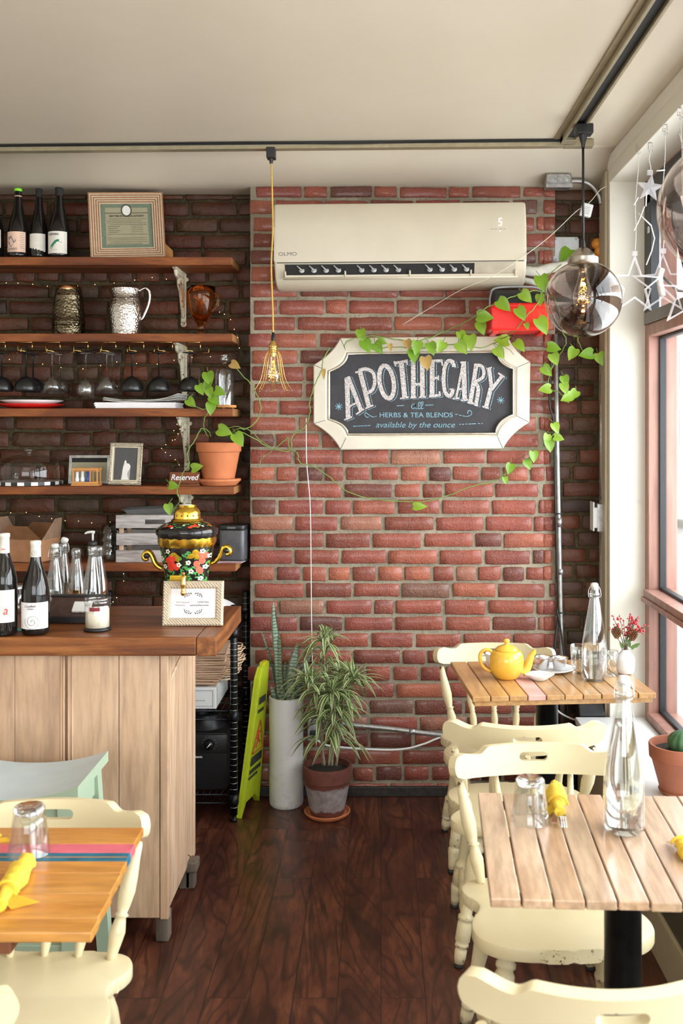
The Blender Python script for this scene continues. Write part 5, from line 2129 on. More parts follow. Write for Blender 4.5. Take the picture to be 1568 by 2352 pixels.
for nm, mt, dx, dy, wk, th in (('chalk_shadow', 'chalk_blue', 15, 5, 2, 0.0010), ('chalk_gap', 'slate', 11, 3, 2, 0.0016), ('chalk_letters', 'chalk_white', 0, 0, 0, 0.0022)):
    b = BM()
    for j, (pts, w_) in enumerate(ST):
        P = pts
        if len(P) == 2:
            P = [P[0], ((P[0][0] + P[1][0]) / 2 + 0.6, (P[0][1] + P[1][1]) / 2), P[1]]
        ribbon(b, [zz(x + dx, y + dy) for x, y in P], (w_ + wk) * 0.32526 * SU, th=th + j * 4e-6)
    for v in b.verts:
        v.co.y -= 0.004
    obj(nm, b, mt, bd)
b = BM()
wl = 5.0 * 0.32526 * SU


def star(cx, cy, r):
    for a in range(4):
        q = a * PI / 4 + 0.2
        ribbon(b, [zz(cx - r * math.cos(q), cy - r * math.sin(q)), zz(cx + r * math.cos(q), cy + r * math.sin(q))], wl, th=0.0012 + a * 1e-5)


star(173, 505, 26)
star(1325, 460, 26)
for pts in ([(585, 500), (635, 497)], [(788, 495), (845, 493)], [(275, 645), (397, 639)], s3([(445, 572), (415, 578), (385, 562), (365, 548), (358, 565), (372, 580), (388, 578)]), [(1000, 560), (1018, 560)], [(1028, 565), (1046, 569)], s3([(1054, 570), (1080, 575), (1110, 566), (1118, 546), (1102, 532), (1088, 545), (1096, 556)]), [(1030, 632), (1042, 630)], [(1050, 632), (1064, 630)], [(1072, 630), (1086, 629)], [(1096, 629), (1150, 626)], [(1162, 626), (1176, 625)], [(1186, 625), (1196, 625)]):
    ribbon(b, [zz(*p) for p in pts], wl, th=0.0012)
# "all"
for pts in (s3([(712, 486), (696, 490), (690, 508), (700, 520), (716, 510), (720, 488), (718, 516), (730, 520)]), s3([(730, 520), (748, 496), (752, 476), (742, 476), (738, 500), (742, 520), (750, 520)]), s3([(750, 520), (768, 496), (772, 474), (762, 474), (758, 500), (762, 520), (776, 516)])):
    ribbon(b, [zz(*p) for p in pts], wl, th=0.0013)
for v in b.verts:
    v.co.y -= 0.004
obj('chalk_flourish', b, 'chalk_blue', bd)
x, z = zz(722, 566)
text('chalk_line', 'HERBS & TEA BLENDS', 0.0300, 'chalk_blue', bd, (x, -0.0052, z), sx=1.14, bold=0.0002, ext=0.0003)
x, z = zz(715, 636)
text('chalk_line', 'available by the ounce', 0.036, 'chalk_blue', bd, (x, -0.0052, z), sx=1.10, shear=0.28, ext=0.0003)

# --- red and black case under the coolant pipe
t = thing('battery_case', 'red and black plastic case fixed to the wall beneath the coolant pipe', 'case', at(1188, 768, 4.36))
b = BM()
box(b, -0.128, 0.125, -0.10, 0.11, 0.008, 0.118, 0.012, seg=3)
box(b, -0.12, 0.12, -0.105, 0.1, 0.10, 0.125, 0.008)
for x in (-0.105, 0.10):
    box(b, x - 0.012, x + 0.012, -0.08, 0.08, -0.004, 0.02, 0.003)
obj('red_base', b, 'red_plastic', t)
b = BM()
yz_prism(b, [(-0.09, 0.12), (-0.08, 0.165), (-0.04, 0.188), (0.08, 0.19), (0.105, 0.12)], -0.112, 0.112)
bmesh.ops.bevel(b, geom=b.edges[:], offset=0.012, segments=3, profile=0.6, affect='EDGES')
autosmooth(obj('black_lid', b, 'black_plastic', t), 35)
b = BM()
tube(b, spline([(-0.122, -0.02, 0.12), (-0.118, -0.02, 0.17), (-0.09, -0.02, 0.20), (0.06, -0.02, 0.203), (0.1, -0.02, 0.19)], 6), 0.005, 8)
obj('grey_band', b, 'grey_box', t)
# --- electrical boxes, conduits, cables
t = thing('junction_box', 'galvanised junction box hanging in the corner under the ceiling', 'junction box', at(1281, 418, 4.40))
b = BM()
box(b, -0.056, 0.056, -0.03, 0.05, -0.028, 0.032, 0.008)
box(b, -0.058, 0.058, -0.033, -0.026, -0.031, -0.012, 0.002)
for x in (-0.03, 0, 0.03):
    lathe(b, [(0.011, 0), (0.011, 0.002), (0.008, 0.002)], seg=14, mat=Matrix.Translation((x, -0.030, 0.008)) @ Matrix.Rotation(R(90), 4, 'X'))
obj('box_body', b, 'galvanised', t)
b = BM()
tube(b, spline([(0.055, 0.01, 0.006), (0.11, 0.01, 0.006), (0.15, 0.02, -0.01), (0.185, 0.03, -0.05), (0.195, 0.03, -0.09)], 6), 0.010, 10)
obj('conduit', b, 'galvanised', t)
t = thing('junction_plate', 'square grey steel cover plate on the wall beside the glass globe', 'junction box', at(1295, 577, 4.53))
b = BM()
prism(b, [(-0.058 + 0.008, -0.056), (0.050, -0.056), (0.058, -0.048), (0.058, 0.048), (0.050, 0.056), (-0.050, 0.056), (-0.058, 0.048), (-0.058, -0.048)], 0.05, Matrix(((1, 0, 0, 0), (0, 0, -1, 0), (0, 1, 0, 0), (0, 0, 0, 1))), bev=0.003)
for x, z in ((-0.045, 0.046), (0.045, 0.046), (-0.045, -0.046)):
    lathe(b, [(0.005, 0.05), (0.005, 0.053), (0, 0.053)], seg=8, mat=Matrix.Translation((x, 0, z)) @ Matrix.Rotation(R(90), 4, 'X'))
obj('cover_plate', b, 'grey_box', t)
b = BM()
for dx, dz in ((0, 0.035), (0.012, 0.0), (-0.008, -0.04)):
    lathe(b, [(0.0, -0.024)] + [(0.026 * math.sin(PI * i / 8), -0.026 * math.cos(PI * i / 8)) for i in range(1, 8)] + [(0, 0.024)], c=(dx, 0, dz), seg=14)
o = obj('orange_float', b, 'orange_plastic', None, loc=at(1371, 578, 4.50))
tag(o, 'lumpy orange plastic object in the dark corner right of the globe cap', 'fitting')
b = BM()
tube(b, [at(1275, 768, 4.456), at(1279, 1000, 4.456), at(1284, 1250, 4.456), at(1289, 1500, 4.456), at(1293, 1700, 4.456)], 0.0105, 12)
lathe(b, [(0.013, -0.012), (0.013, 0.012)], c=at(1287, 1313, 4.456), seg=12)
lathe(b, [(0.013, -0.02), (0.013, 0.02)], c=at(1284, 1200, 4.456), seg=12)
o = obj('conduit_pipe', b, 'galvanised')
tag(o, 'long vertical steel conduit down the right side of the brick wall', 'pipe', None)
b = BM()
tube(b, spline([at(1270, 768, 4.458), at(1264, 860, 4.458), at(1262, 930, 4.456), at(1272, 975, 4.450), at(1274, 1100, 4.455), at(1279, 1300, 4.455), at(1283, 1400, 4.455), at(1277, 1450, 4.44), at(1270, 1520, 4.43), at(1262, 1600, 4.44)], 6), 0.005, 8)
tube(b, spline([at(1278, 1400, 4.44), at(1288, 1450, 4.435), at(1300, 1560, 4.435), at(1306, 1700, 4.44)], 6), 0.004, 8)
cbk = obj('power_cable', b, 'black_plastic')
tag(cbk, 'black power cables tied along the vertical steel conduit', 'cable')
b = BM()
for py in (1180, 1408, 1610):
    tube(b, [at(1272 + (py - 1000) * 0.02, py, 4.44), at(1290 + (py - 1000) * 0.02, py, 4.44)], 0.003, 6)
obj('cable_tie', b, 'black_plastic', cbk)
b = BM()
tube(b, [at(1381, 860, 4.44), at(1380, 1148, 4.44)], 0.0075, 10)
tube(b, [at(1381, 1226, 4.44), at(1382, 1700, 4.44)], 0.0075, 10)
o = obj('conduit_pipe', b, 'galvanised')
tag(o, 'thin grey conduit tucked against the tan corner strip, running to the switch', 'pipe')
t = thing('light_switch', 'light switch box with white plate in the dark corner beside the window reveal', 'switch', at(1374, 1188, 4.44))
b = BM()
box(b, -0.012, 0.018, -0.03, 0.03, -0.062, 0.062, 0.003)
obj('switch_box', b, 'galvanised', t)
b = BM()
box(b, -0.032, -0.026, -0.04, 0.03, -0.058, 0.07, 0.002)
box(b, -0.026, -0.010, -0.03, 0.02, -0.045, 0.045, 0.002)
obj('switch_plate', b, 'white_plastic', t)
b = BM()
tube(b, spline([at(735, 1655, 4.446), at(800, 1664, 4.446), at(880, 1672, 4.446), at(1010, 1688, 4.446), at(1100, 1700, 4.446)], 5), 0.0115, 12)
tube(b, [at(942, 1680, 4.446) + Vector((-0.006, 0, 0)), at(950, 1681, 4.446) + Vector((0.006, 0, 0))], 0.0135, 12)
o = obj('conduit_pipe', b, 'galvanised')
tag(o, 'horizontal steel conduit low on the brick wall behind the striped-leaf plant', 'pipe')
t = thing('wall_outlet', 'grey wall outlet box behind the stems of the striped-leaf plant', 'outlet', at(722, 1672, 4.45))
b = BM()
box(b, -0.03, 0.03, -0.03, 0.02, -0.05, 0.05, 0.005)
obj('outlet_box', b, 'galvanised', t)
b = BM()
box(b, -0.018, 0.018, -0.055, -0.03, -0.03, 0.0, 0.004)
obj('plug', b, 'black_plastic', t)
b = BM()
tube(b, spline([at(728, 1700, 4.40), at(760, 1714, 4.42), at(870, 1722, 4.44), at(930, 1720, 4.44), at(975, 1708, 4.44), at(1010, 1694, 4.44), at(1080, 1675, 4.44)], 6), 0.0048, 8)
tube(b, spline([at(1270, 1615, 4.42), at(1283, 1635, 4.42), at(1310, 1650, 4.42), at(1340, 1658, 4.42)], 6), 0.0045, 8)
o = obj('extension_cord', b, 'white_cable')
tag(o, 'white extension cord sagging along the foot of the brick wall', 'cable')
b = BM()
tube(b, spline([at(703, 960, 4.45), at(704, 1060, 4.452), at(712, 1160, 4.452), at(714, 1300, 4.452), at(716, 1480, 4.452), at(722, 1640, 4.44)], 6), 0.0022, 6)
o = obj('thin_cord', b, 'white_cable')
tag(o, 'thin white cord hanging straight down the brick wall left of centre', 'cable')
# adapter hanging on the string-light lead
t = thing('plug_adapter', 'small white power adapter hanging on its lead behind the pendant flex', 'adapter', at(1346, 483, 4.30))
b = BM()
box(b, -0.024, 0.024, -0.012, 0.012, -0.028, 0.028, 0.004, mat=Matrix.Rotation(R(14), 4, 'Y'))
obj('adapter_body', b, 'white_plastic', t)
b = BM()
for k in range(5):
    box(b, -0.012, 0.012, -0.0126, -0.0118, -0.018 + k * 0.007, -0.0165 + k * 0.007, mat=Matrix.Rotation(R(14), 4, 'Y'))
obj('rating_print', b, 'ink_grey', t)
b = BM()
L0 = at(1346, 483, 4.30)
for pts in ([(1392, 428, 4.33), (1378, 436, 4.32), (1360, 458, 4.31), (1350, 468, 4.30)], [(1342, 474, 4.30), (1320, 488, 4.3), (1260, 545, 4.3), (1200, 590, 4.24), (1130, 635, 4.24), (1060, 665, 4.3), (1000, 700, 4.42), (925, 745, 4.462)]):
    tube(b, [p - L0 for p in spline([at(*p) for p in pts], 6)], 0.0016, 6)
obj('lead', b, 'cream_cable', t)
t = thing('black_box', 'black equipment box in the corner behind the far table leg, left of the window', 'box', (0.915, 4.40, 0))
b = BM()
yz_prism(b, [(-0.06, 0.0), (0.06, 0.0), (0.06, 0.46), (-0.02, 0.46), (-0.06, 0.40)], -0.055, 0.055)
bmesh.ops.bevel(b, geom=b.edges[:], offset=0.005, segments=2, profile=0.6, affect='EDGES')
obj('cabinet_body', b, 'black_plastic', t)
b = BM()
box(b, -0.045, 0.045, -0.063, -0.058, 0.05, 0.36, 0.002)
obj('front_grille', b, 'black_matte', t)

# ============================================================ CEILING TRACKS AND PENDANTS
plain('track_beige', (0.36, 0.31, 0.20), 0.35, 0.4, 0.1)
plain('track_dark', (0.05, 0.045, 0.04), 0.4, 0.3, 0.1)
t = thing('track_rail', 'beige lighting track running across the ceiling above the wall shelves', 'lighting track', (-0.35, 4.09, CEIL - 0.001), R(-1.9))
b = BM()
box(b, -2.2, 1.205, -0.021, 0.019, -0.028, 0.0, 0.002)
box(b, 1.09, 1.207, -0.024, 0.022, -0.0295, -0.002, 0.002)
obj('rail', b, 'track_beige', t)
b = BM()
for y in (-0.0235, 0.0195):
    box(b, -2.2, 1.08, y, y + 0.004, -0.012, -0.001)
tube(b, spline([(-2.2, -0.03, -0.003), (-0.9, -0.028, -0.006), (-0.2, -0.03, -0.004), (0.2, -0.027, -0.013), (0.6, -0.028, -0.006), (1.1, -0.026, -0.003)], 8), 0.0022, 5)
obj('shadow_wire', b, 'black_plastic', t)
t = thing('track_rail', 'dark lighting track running along the ceiling towards the camera, parallel to the windows', 'lighting track', (0.748, 0, CEIL - 0.001))
b = BM()
for x in (-0.03, 0.018):
    box(b, x, x + 0.012, -1.5, 4.02, -0.026, 0, 0.002)
box(b, -0.052, -0.03, -1.5, 4.02, -0.006, 0, 0.002)
box(b, -0.03, 0.03, 3.96, 4.022, -0.027, -0.001, 0.002)
obj('rail', b, 'track_beige', t)
b = BM()
box(b, -0.018, 0.018, -1.5, 3.96, -0.014, -0.001)
obj('slot', b, 'black_matte', t)


def clear_bulb(t, z, scale=1.0, inner=True, seed=1, nm='clear_shell'):
    b = BM()
    P = [(0.013, 0.0), (0.014, -0.012), (0.020, -0.035), (0.030, -0.065), (0.033, -0.085), (0.029, -0.105), (0.016, -0.120), (0.004, -0.126), (0, -0.128)]
    lathe(b, [(r * scale, z + zz_ * scale) for r, zz_ in P], seg=28, cap=False)
    bo = obj('bulb', b, nm, t)
    b = BM()
    rr = random.Random(seed)
    for k in range(64):
        u = rr.random()
        a = rr.random() * 2 * PI
        rad = (0.004 + 0.016 * u) * scale
        lathe(b, [(0, -0.002), (0.0019, 0), (0, 0.002)], c=(rad * math.cos(a), rad * math.sin(a), z - (0.022 + 0.085 * u) * scale), seg=6)
    tube(b, [(0.007 * math.cos(q * 0.9) * scale, 0.007 * math.sin(q * 0.9) * scale, z - (0.02 + q * 0.004) * scale) for q in range(20)], 0.0004, 4)
    obj('filament', b, 'filament', bo)
    return bo


# globe pendant
def globe_pendant(label, loc, seed):
    t = thing('globe_pendant', label, 'pendant lamp', loc, 0, 'smoked glass globe pendants on the dark track')
    b = BM()
    box(b, -0.030, 0.034, -0.028, 0.028, -0.062, -0.024, 0.004)
    lathe(b, [(0.016, -0.062), (0.014, -0.075), (0.008, -0.095), (0.0065, -0.11)], seg=16, cap=False)
    obj('track_adapter', b, 'black_plastic', t)
    b = BM()
    tube(b, [(0, 0, -0.10), (0.0, 0, -0.50)], 0.0048, 10)
    lathe(b, [(0.006, -0.455), (0.009, -0.475), (0.010, -0.50)], seg=14, cap=False)
    obj('flex', b, 'black_plastic', t)
    b = BM()
    lathe(b, [(0.0, -0.484), (0.015, -0.487), (0.032, -0.499), (0.043, -0.513), (0.047, -0.522), (0.0575, -0.524), (0.0575, -0.547), (0.056, -0.549), (0.048, -0.549)], seg=40, rfun=lambda a, z: 1 + (0.02 * math.cos(a * 12) if -0.52 < z < -0.486 else 0))
    autosmooth(obj('metal_cap', b, 'nickel', t), 40)
    b = BM()
    rG = 0.145
    zc = -0.680
    lathe(b, [(rG * math.cos(a), zc + rG * math.sin(a)) for a in [R(67) - R(157) * i / 40 for i in range(41)]], seg=64, cap=False)
    obj('glass_globe', b, 'smoke_shell', t)
    b = BM()
    lathe(b, [(0, -0.549), (0.016, -0.549), (0.015, -0.575), (0.012, -0.58), (0, -0.58)], seg=18)
    obj('socket', b, 'nickel', t)
    clear_bulb(t, -0.575, 1.18, seed=seed)
    pl = bpy.data.lights.new('filament_glow', 'POINT')
    pl.energy = 1.2
    pl.color = (1.0, 0.6, 0.25)
    pl.shadow_soft_size = 0.008
    po = bpy.data.objects.new('filament_glow', pl)
    COL.objects.link(po)
    po.parent = t
    po.location = (0, 0, -0.63)
    return t


g1 = globe_pendant('smoked glass globe pendant with glowing bulb hanging before the corner and window', (0.760, 3.77, CEIL), 4)
dup(g1, (0.752, 2.19, CEIL), 0.6, 'smoked glass globe pendant cut off by the right edge, nearest the camera')

# caged bulb
t = thing('caged_pendant', 'gold wire cage pendant bulb hanging on a yellow cord before the brick wall', 'pendant lamp', (-0.449, 4.093, CEIL))
b = BM()
box(b, -0.018, 0.018, -0.024, 0.024, -0.066, -0.022, 0.003)
lathe(b, [(0.010, -0.062), (0.006, -0.085)], seg=12, cap=False)
obj('track_adapter', b, 'black_plastic', t)
b = BM()
tube(b, spline([(0, 0, -0.07), (0.004, 0, -0.2), (0.006, 0, -0.36), (0.000, 0, -0.5), (0.006, 0, -0.68), (0.008, 0, -0.80)], 8), 0.0034, 8)
obj('cord', b, 'yellow_cord', t)
b = BM()
lathe(b, [(0.006, -0.775), (0.008, -0.80), (0.0085, -0.812), (0.0, -0.812)], c=(0.008, 0, 0), seg=14)
obj('cord_grip', b, 'black_plastic', t)
b = BM()
lathe(b, [(0, -0.806), (0.008, -0.808), (0.014, -0.818), (0.019, -0.828), (0.019, -0.836), (0.016, -0.838), (0.0165, -0.856), (0.0135, -0.858), (0.0125, -0.874), (0, -0.874)], c=(0.008, 0, 0), seg=24)
autosmooth(obj('brass_socket', b, 'brass', t), 40)
b = BM()
for i in range(8):
    a = 2 * PI * i / 8 + 0.15
    dx, dy = math.cos(a), math.sin(a)
    pts = [(0.016, -0.846), (0.030, -0.870), (0.040, -0.920), (0.050, -0.965), (0.068, -1.0), (0.078, -1.012)]
    S = [(0.008 + dx * r - dy * s_, dy * r + dx * s_, z) for s_, P in ((-1, pts),) for r, z in P for s_ in (0.006,)]
    S2 = [(0.008 + dx * r + dy * 0.006, dy * r - dx * 0.006, z) for r, z in reversed(pts)]
    tube(b, spline(S + S2, 4), 0.0012, 5)
tube(b, [(0.008 + 0.045 * math.cos(a), 0.045 * math.sin(a), -0.945) for a in [2 * PI * i / 32 for i in range(32)]], 0.0012, 5, closed=True)
tube(b, [(0.008 + 0.018 * math.cos(a), 0.018 * math.sin(a), -0.846) for a in [2 * PI * i / 24 for i in range(24)]], 0.0022, 6, closed=True)
obj('wire_cage', b, 'brass', t)
bb = clear_bulb(t, -0.870, 0.95, seed=9)
bb.location = (0.008, 0, 0)

# ============================================================ STAR LIGHTS IN THE WINDOW
def star_pts(r, k=0.42, rot=0.0):
    return [((r if i % 2 == 0 else r * k) * math.sin(i * PI / 5 + rot), (r if i % 2 == 0 else r * k) * math.cos(i * PI / 5 + rot)) for i in range(10)]


plain('clear_string', (0.80, 0.78, 0.74), 0.3, 0, 0.05)
m, n = newmat('star_acrylic')
n.b.inputs['Base Color'].default_value = (0.86, 0.84, 0.86, 1)
n.set(Roughness=0.12, Alpha=0.3)


def star_light(label, hook, top, r, rotz, filled=False, rot=0.0, extra=None):
    """hook and top are world points; star hangs from top"""
    t = thing('star_light', label, 'star light', hook, 0, 'clear acrylic star lights hanging at the window')
    b = BM()
    box(b, -0.008, 0.008, -0.008, 0.004, -0.012, 0.014, 0.003)
    tube(b, spline([(0, -0.004, -0.012), (0.006, -0.012, -0.02), (0, -0.014, -0.026), (-0.006, -0.008, -0.02)], 4), 0.002, 5)
    obj('hook', b, 'acrylic', t)
    b = BM()
    d = top - hook
    for s_ in (0.0, PI):
        pts = []
        for i in range(60):
            u = i / 59
            a = u * d.length * 260 + s_
            pts.append(Vector((0, 0, 0)).lerp(d, u) + Vector((0.0012 * math.cos(a) + 0.003 * math.sin(u * 9), 0.0012 * math.sin(a), 0)))
        tube(b, pts, 0.0008, 4)
    if extra:
        for (dx, dz, ex, ez) in extra:
            p0 = Vector((dx, 0, dz))
            tube(b, [p0, p0 + Vector((ex, -0.004, ez))], 0.0026, 6)
    obj('string', b, 'clear_string', t)
    b = BM()
    mt = Matrix.Translation(d + Vector((0, 0, -0.012 - r))) @ Matrix.Rotation(rotz, 4, 'Z') @ Matrix.Rotation(rot, 4, 'Y')
    P = star_pts(r)
    if filled:
        pv = [b.verts.new(mt @ Vector((x, -0.004, z))) for x, z in P]
        pb = [b.verts.new(mt @ Vector((x, 0.004, z))) for x, z in P]
        c0 = b.verts.new(mt @ Vector((0, -0.012, 0)))
        c1 = b.verts.new(mt @ Vector((0, 0.012, 0)))
        for i in range(10):
            k = (i + 1) % 10
            b.faces.new((pv[i], pv[k], c0))
            b.faces.new((pb[k], pb[i], c1))
            b.faces.new((pv[i], pb[i], pb[k], pv[k]))
    else:
        P2 = star_pts(r * 0.86)
        ringsv = []
        for (Q, y) in ((P, -0.005), (P, 0.005), (P2, 0.005), (P2, -0.005)):
            ringsv.append([b.verts.new(mt @ Vector((x, y, z))) for x, z in Q])
        for q in range(4):
            A, Bq = ringsv[q], ringsv[(q + 1) % 4]
            for i in range(10):
                k = (i + 1) % 10
                b.faces.new((A[i], A[k], Bq[k], Bq[i]))
    box(b, -0.010, 0.010, -0.006, 0.006, -0.0, 0.018, 0.002, mat=Matrix.Translation(d + Vector((0, 0, -0.016))))
    obj('star', b, 'star_acrylic', t)
    return t


star_light('outlined clear star hanging farthest in, overlapping the white reveal', at(1465, 340, 3.85), at(1457, 578, 3.85), 0.118, R(12), extra=[(0.0, -0.19, -0.018, -0.03), (0.0, -0.25, 0.05, -0.05), (0.05, -0.30, 0.012, -0.05), (0.062, -0.35, -0.012, -0.05), (0.05, -0.40, -0.02, -0.05)])
star_light('small solid clear star hanging on a short string near the top of the window', at(1492, 336, 3.66), at(1492, 392, 3.66), 0.052, R(-8), filled=True, rot=R(8), extra=[(-0.012, -0.16, -0.004, -0.06), (-0.02, -0.22, -0.02, -0.05), (-0.04, -0.27, -0.02, -0.04)])
star_light('outlined clear star in front of the open window sash', at(1526, 295, 3.49), at(1522, 572, 3.49), 0.112, R(-14), extra=[(0, -0.145, -0.03, -0.004), (0, -0.27, -0.01, -0.03)])
star_light('large outlined clear star cut by the right edge, lowest of the window stars', at(1560, 258, 3.32), at(1577, 600, 3.28), 0.105, R(6), rot=R(4), extra=[(0, -0.07, 0.006, -0.03)])
# ============================================================ PLANTS
def leaf_mat(name, c1, c2, rough=0.35):
    m, n = newmat(name)
    v = n.coords()
    g = n.add('ShaderNodeNewGeometry')
    f = n.noise(v, 30, 3)
    c = n.mix(g.outputs['Random Per Island'], c1, c2)
    c = n.mix(n.ramp(f, [(0.4, (0, 0, 0)), (0.8, (0.4, 0.4, 0.4))]), c, tuple(x * 0.6 for x in c1))
    n.col(c)
    n.set(Roughness=rough)
    n.b.inputs['Subsurface Weight'].default_value = 0.0
    t = m.node_tree
    tr = t.nodes.new('ShaderNodeBsdfTranslucent')
    mx = t.nodes.new('ShaderNodeMixShader')
    mx.inputs[0].default_value = 0.3
    t.links.new(c, tr.inputs[0])
    t.links.new(n.b.outputs[0], mx.inputs[1])
    t.links.new(tr.outputs[0], mx.inputs[2])
    t.links.new(mx.outputs[0], n.out.inputs[0])
    return m


leaf_mat('pothos_leaf', (0.18, 0.37, 0.02), (0.31, 0.49, 0.045), 0.28)
leaf_mat('snake_green', (0.05, 0.11, 0.05), (0.10, 0.17, 0.08))
leaf_mat('leaf_dark', (0.08, 0.17, 0.045), (0.16, 0.26, 0.06))
leaf_mat('leaf_cream', (0.50, 0.54, 0.26), (0.68, 0.70, 0.44))
leaf_mat('dried_leaf', (0.50, 0.32, 0.09), (0.62, 0.42, 0.14), 0.7)
m, n = newmat('terracotta')
v = n.coords()
f = n.noise(v, 9, 5, 0.6)
n.col(n.ramp(f, [(0.3, (0.50, 0.15, 0.055)), (0.7, (0.62, 0.21, 0.085))]))
n.set(Roughness=0.75)
n.bump(n.noise(v, 200, 3), 0.2, 0.001)
m, n = newmat('old_terracotta')
v = n.coords()
sp = n.add('ShaderNodeSeparateXYZ')
n.link(v, sp.inputs[0])
f = n.noise(v, 26, 6, 0.7)
ad = n.add('ShaderNodeMath', operation='MULTIPLY_ADD')
n.link(f, ad.inputs[0])
ad.inputs[1].default_value = 0.05
n.link(sp.outputs[2], ad.inputs[2])
band = n.ramp(ad.outputs[0], [(0.060, (0, 0, 0)), (0.066, (1, 1, 1)), (0.155, (1, 1, 1)), (0.163, (0, 0, 0))])
base = n.ramp(f, [(0.3, (0.10, 0.030, 0.022)), (0.7, (0.18, 0.055, 0.036))])
lime = n.ramp(f, [(0.3, (0.20, 0.15, 0.14)), (0.6, (0.36, 0.32, 0.32))])
n.col(n.mix(band, base, lime))
n.set(Roughness=0.8)
n.bump(f, 0.3, 0.002)
m, n = newmat('white_planter')
v = n.coords()
wv = n.add('ShaderNodeTexWave', wave_type='BANDS', bands_direction='Z')
wv.inputs['Scale'].default_value = 28
wv.inputs['Distortion'].default_value = 3.0
wv.inputs['Detail'].default_value = 2
wv.inputs['Detail Scale'].default_value = 3
n.link(v, wv.inputs['Vector'])
sp = n.add('ShaderNodeSeparateXYZ')
n.link(v, sp.inputs[0])
f = n.noise(v, 14, 6, 0.75)
dirt = n.mix(1.0, n.ramp(f, [(0.52, (0, 0, 0)), (0.68, (0.55, 0.55, 0.55))]), n.ramp(sp.outputs[2], [(0.0, (1, 1, 1)), (0.22, (0.25, 0.25, 0.25)), (0.45, (0, 0, 0))]), 'MULTIPLY')
n.col(n.mix(dirt, (0.72, 0.72, 0.70), (0.30, 0.27, 0.23)))
n.set(Roughness=0.35)
n.bump(wv.outputs['Fac'], 0.10, 0.0015)


def pot_bm(rt, rb, h, rim_h, rim_out=0.008, wall=0.008):
    b = BM()
    lathe(b, [(0, 0), (rb, 0), (rb + 0.002, 0.004), (rt - rim_out * 0.8, h - rim_h), (rt, h - rim_h + 0.003), (rt + 0.002, h - 0.004), (rt, h), (rt - wall, h), (rt - wall - 0.004, h - rim_h), (rb - 0.004, 0.02), (0, 0.02)], seg=48)
    return b


def heart_leaf(b, base, tip, w, face, curl=0.25, mi=0):
    """base->tip heart leaf; face = outward facing direction"""
    base, tip, face = Vector(base), Vector(tip), Vector(face)
    ax = tip - base
    L = ax.length
    ax.normalize()
    sd = ax.cross(face).normalized()
    nn = sd.cross(ax).normalized()
    prof = [(-0.10, 0.30), (0.02, 0.44), (0.15, 0.50), (0.32, 0.49), (0.5, 0.42), (0.68, 0.30), (0.85, 0.14), (0.95, 0.045), (1.0, 0.0)]
    mid, left, right = [], [], []
    for i, (t, ww) in enumerate(prof):
        tm = max(t, 0.0)
        bend = nn * (-curl * L * tm * tm * 0.5)
        mid.append(b.verts.new(base + ax * (tm * L) + bend - nn * 0.0))
        up = nn * (ww * w * 0.35)
        left.append(b.verts.new(base + ax * (t * L) + sd * (ww * w) + bend + up))
        right.append(b.verts.new(base + ax * (t * L) - sd * (ww * w) + bend + up))
    for i in range(len(prof) - 1):
        for S in (left, right):
            f = b.faces.new((mid[i], mid[i + 1], S[i + 1], S[i]))
            f.smooth = True
            f.material_index = mi


def leaf_px(b, px, py, dx, dy, d, size, w=None, twist=0.0, mi=0, stem=None):
    """leaf centred on pixel (px,py), tip direction (dx,dy) in picture sense (dy down); size in metres"""
    c = at(px, py, d)
    v = Vector((dx, 0, -dy)).normalized()
    v = (v + Vector((0, -0.25, 0))).normalized()
    base = c - v * size * 0.5
    tip = c + v * size * 0.5
    heart_leaf(b, base, tip, w or size * 0.86, Vector((twist, -1, 0.25)), 0.3, mi)
    if stem is not None:
        tube(stem, spline([base + Vector((rnd.uniform(-0.02, 0.02), 0.02, 0.025)), base + Vector((0, 0.012, 0.004)), base], 3), 0.0014, 5)


def vine(b, pts, r=0.0024):
    S = spline([at(*p) for p in pts], 7)
    S = [p + Vector((0.0015 * math.sin(i * 1.7), 0, 0.0015 * math.cos(i * 1.3))) for i, p in enumerate(S)]
    tube(b, S, r, 6)


# --- terracotta pot with pothos on the fourth shelf
pp = thing('potted_pothos', 'pothos in a clean terracotta pot on the fourth shelf, vines trailing onto the brick wall', 'plant', (sx(502, 4.47), 4.475, SH[3] + 0.001))
ppl = pp.location.copy()
b = BM()
lathe(b, [(0, 0), (0.078, 0), (0.090, 0.012), (0.098, 0.020), (0.098, 0.028), (0.088, 0.030), (0.080, 0.016), (0, 0.012)], seg=48)
autosmooth(obj('saucer', b, 'terracotta', pp), 40)
b = pot_bm(0.099, 0.066, 0.175, 0.042)
for v in b.verts:
    v.co.z += 0.014
autosmooth(obj('pot', b, 'terracotta', pp), 35)
b = BM()
lathe(b, [(0.0, 0.172), (0.05, 0.170), (0.086, 0.165)], seg=24, cap=False)
obj('soil', b, 'soil', pp)
st_, lf = BM(), BM()
dS, dP, dB = 4.40, 4.36, 4.445
vine(st_, [(520, 1004, 4.45), (545, 985, 4.40), (565, 985, 4.40), (590, 965, 4.41), (598, 930, 4.42), (580, 888, 4.42), (556, 862, 4.42), (543, 845, 4.40)])
vine(st_, [(525, 1004, 4.45), (548, 992, 4.40), (585, 1008, 4.42), (622, 1030, dB), (665, 1034, dB), (672, 1000, dB), (700, 980, dB), (712, 945, 4.43), (710, 925, 4.42), (722, 885, 4.41), (738, 850, 4.41), (742, 825, 4.41), (758, 798, 4.41)])
vine(st_, [(505, 1002, 4.45), (500, 990, 4.42), (540, 980, 4.39), (575, 990, 4.41), (598, 1012, 4.43), (625, 1032, dB), (600, 1055, dB), (598, 1068, dB)], 0.0016)
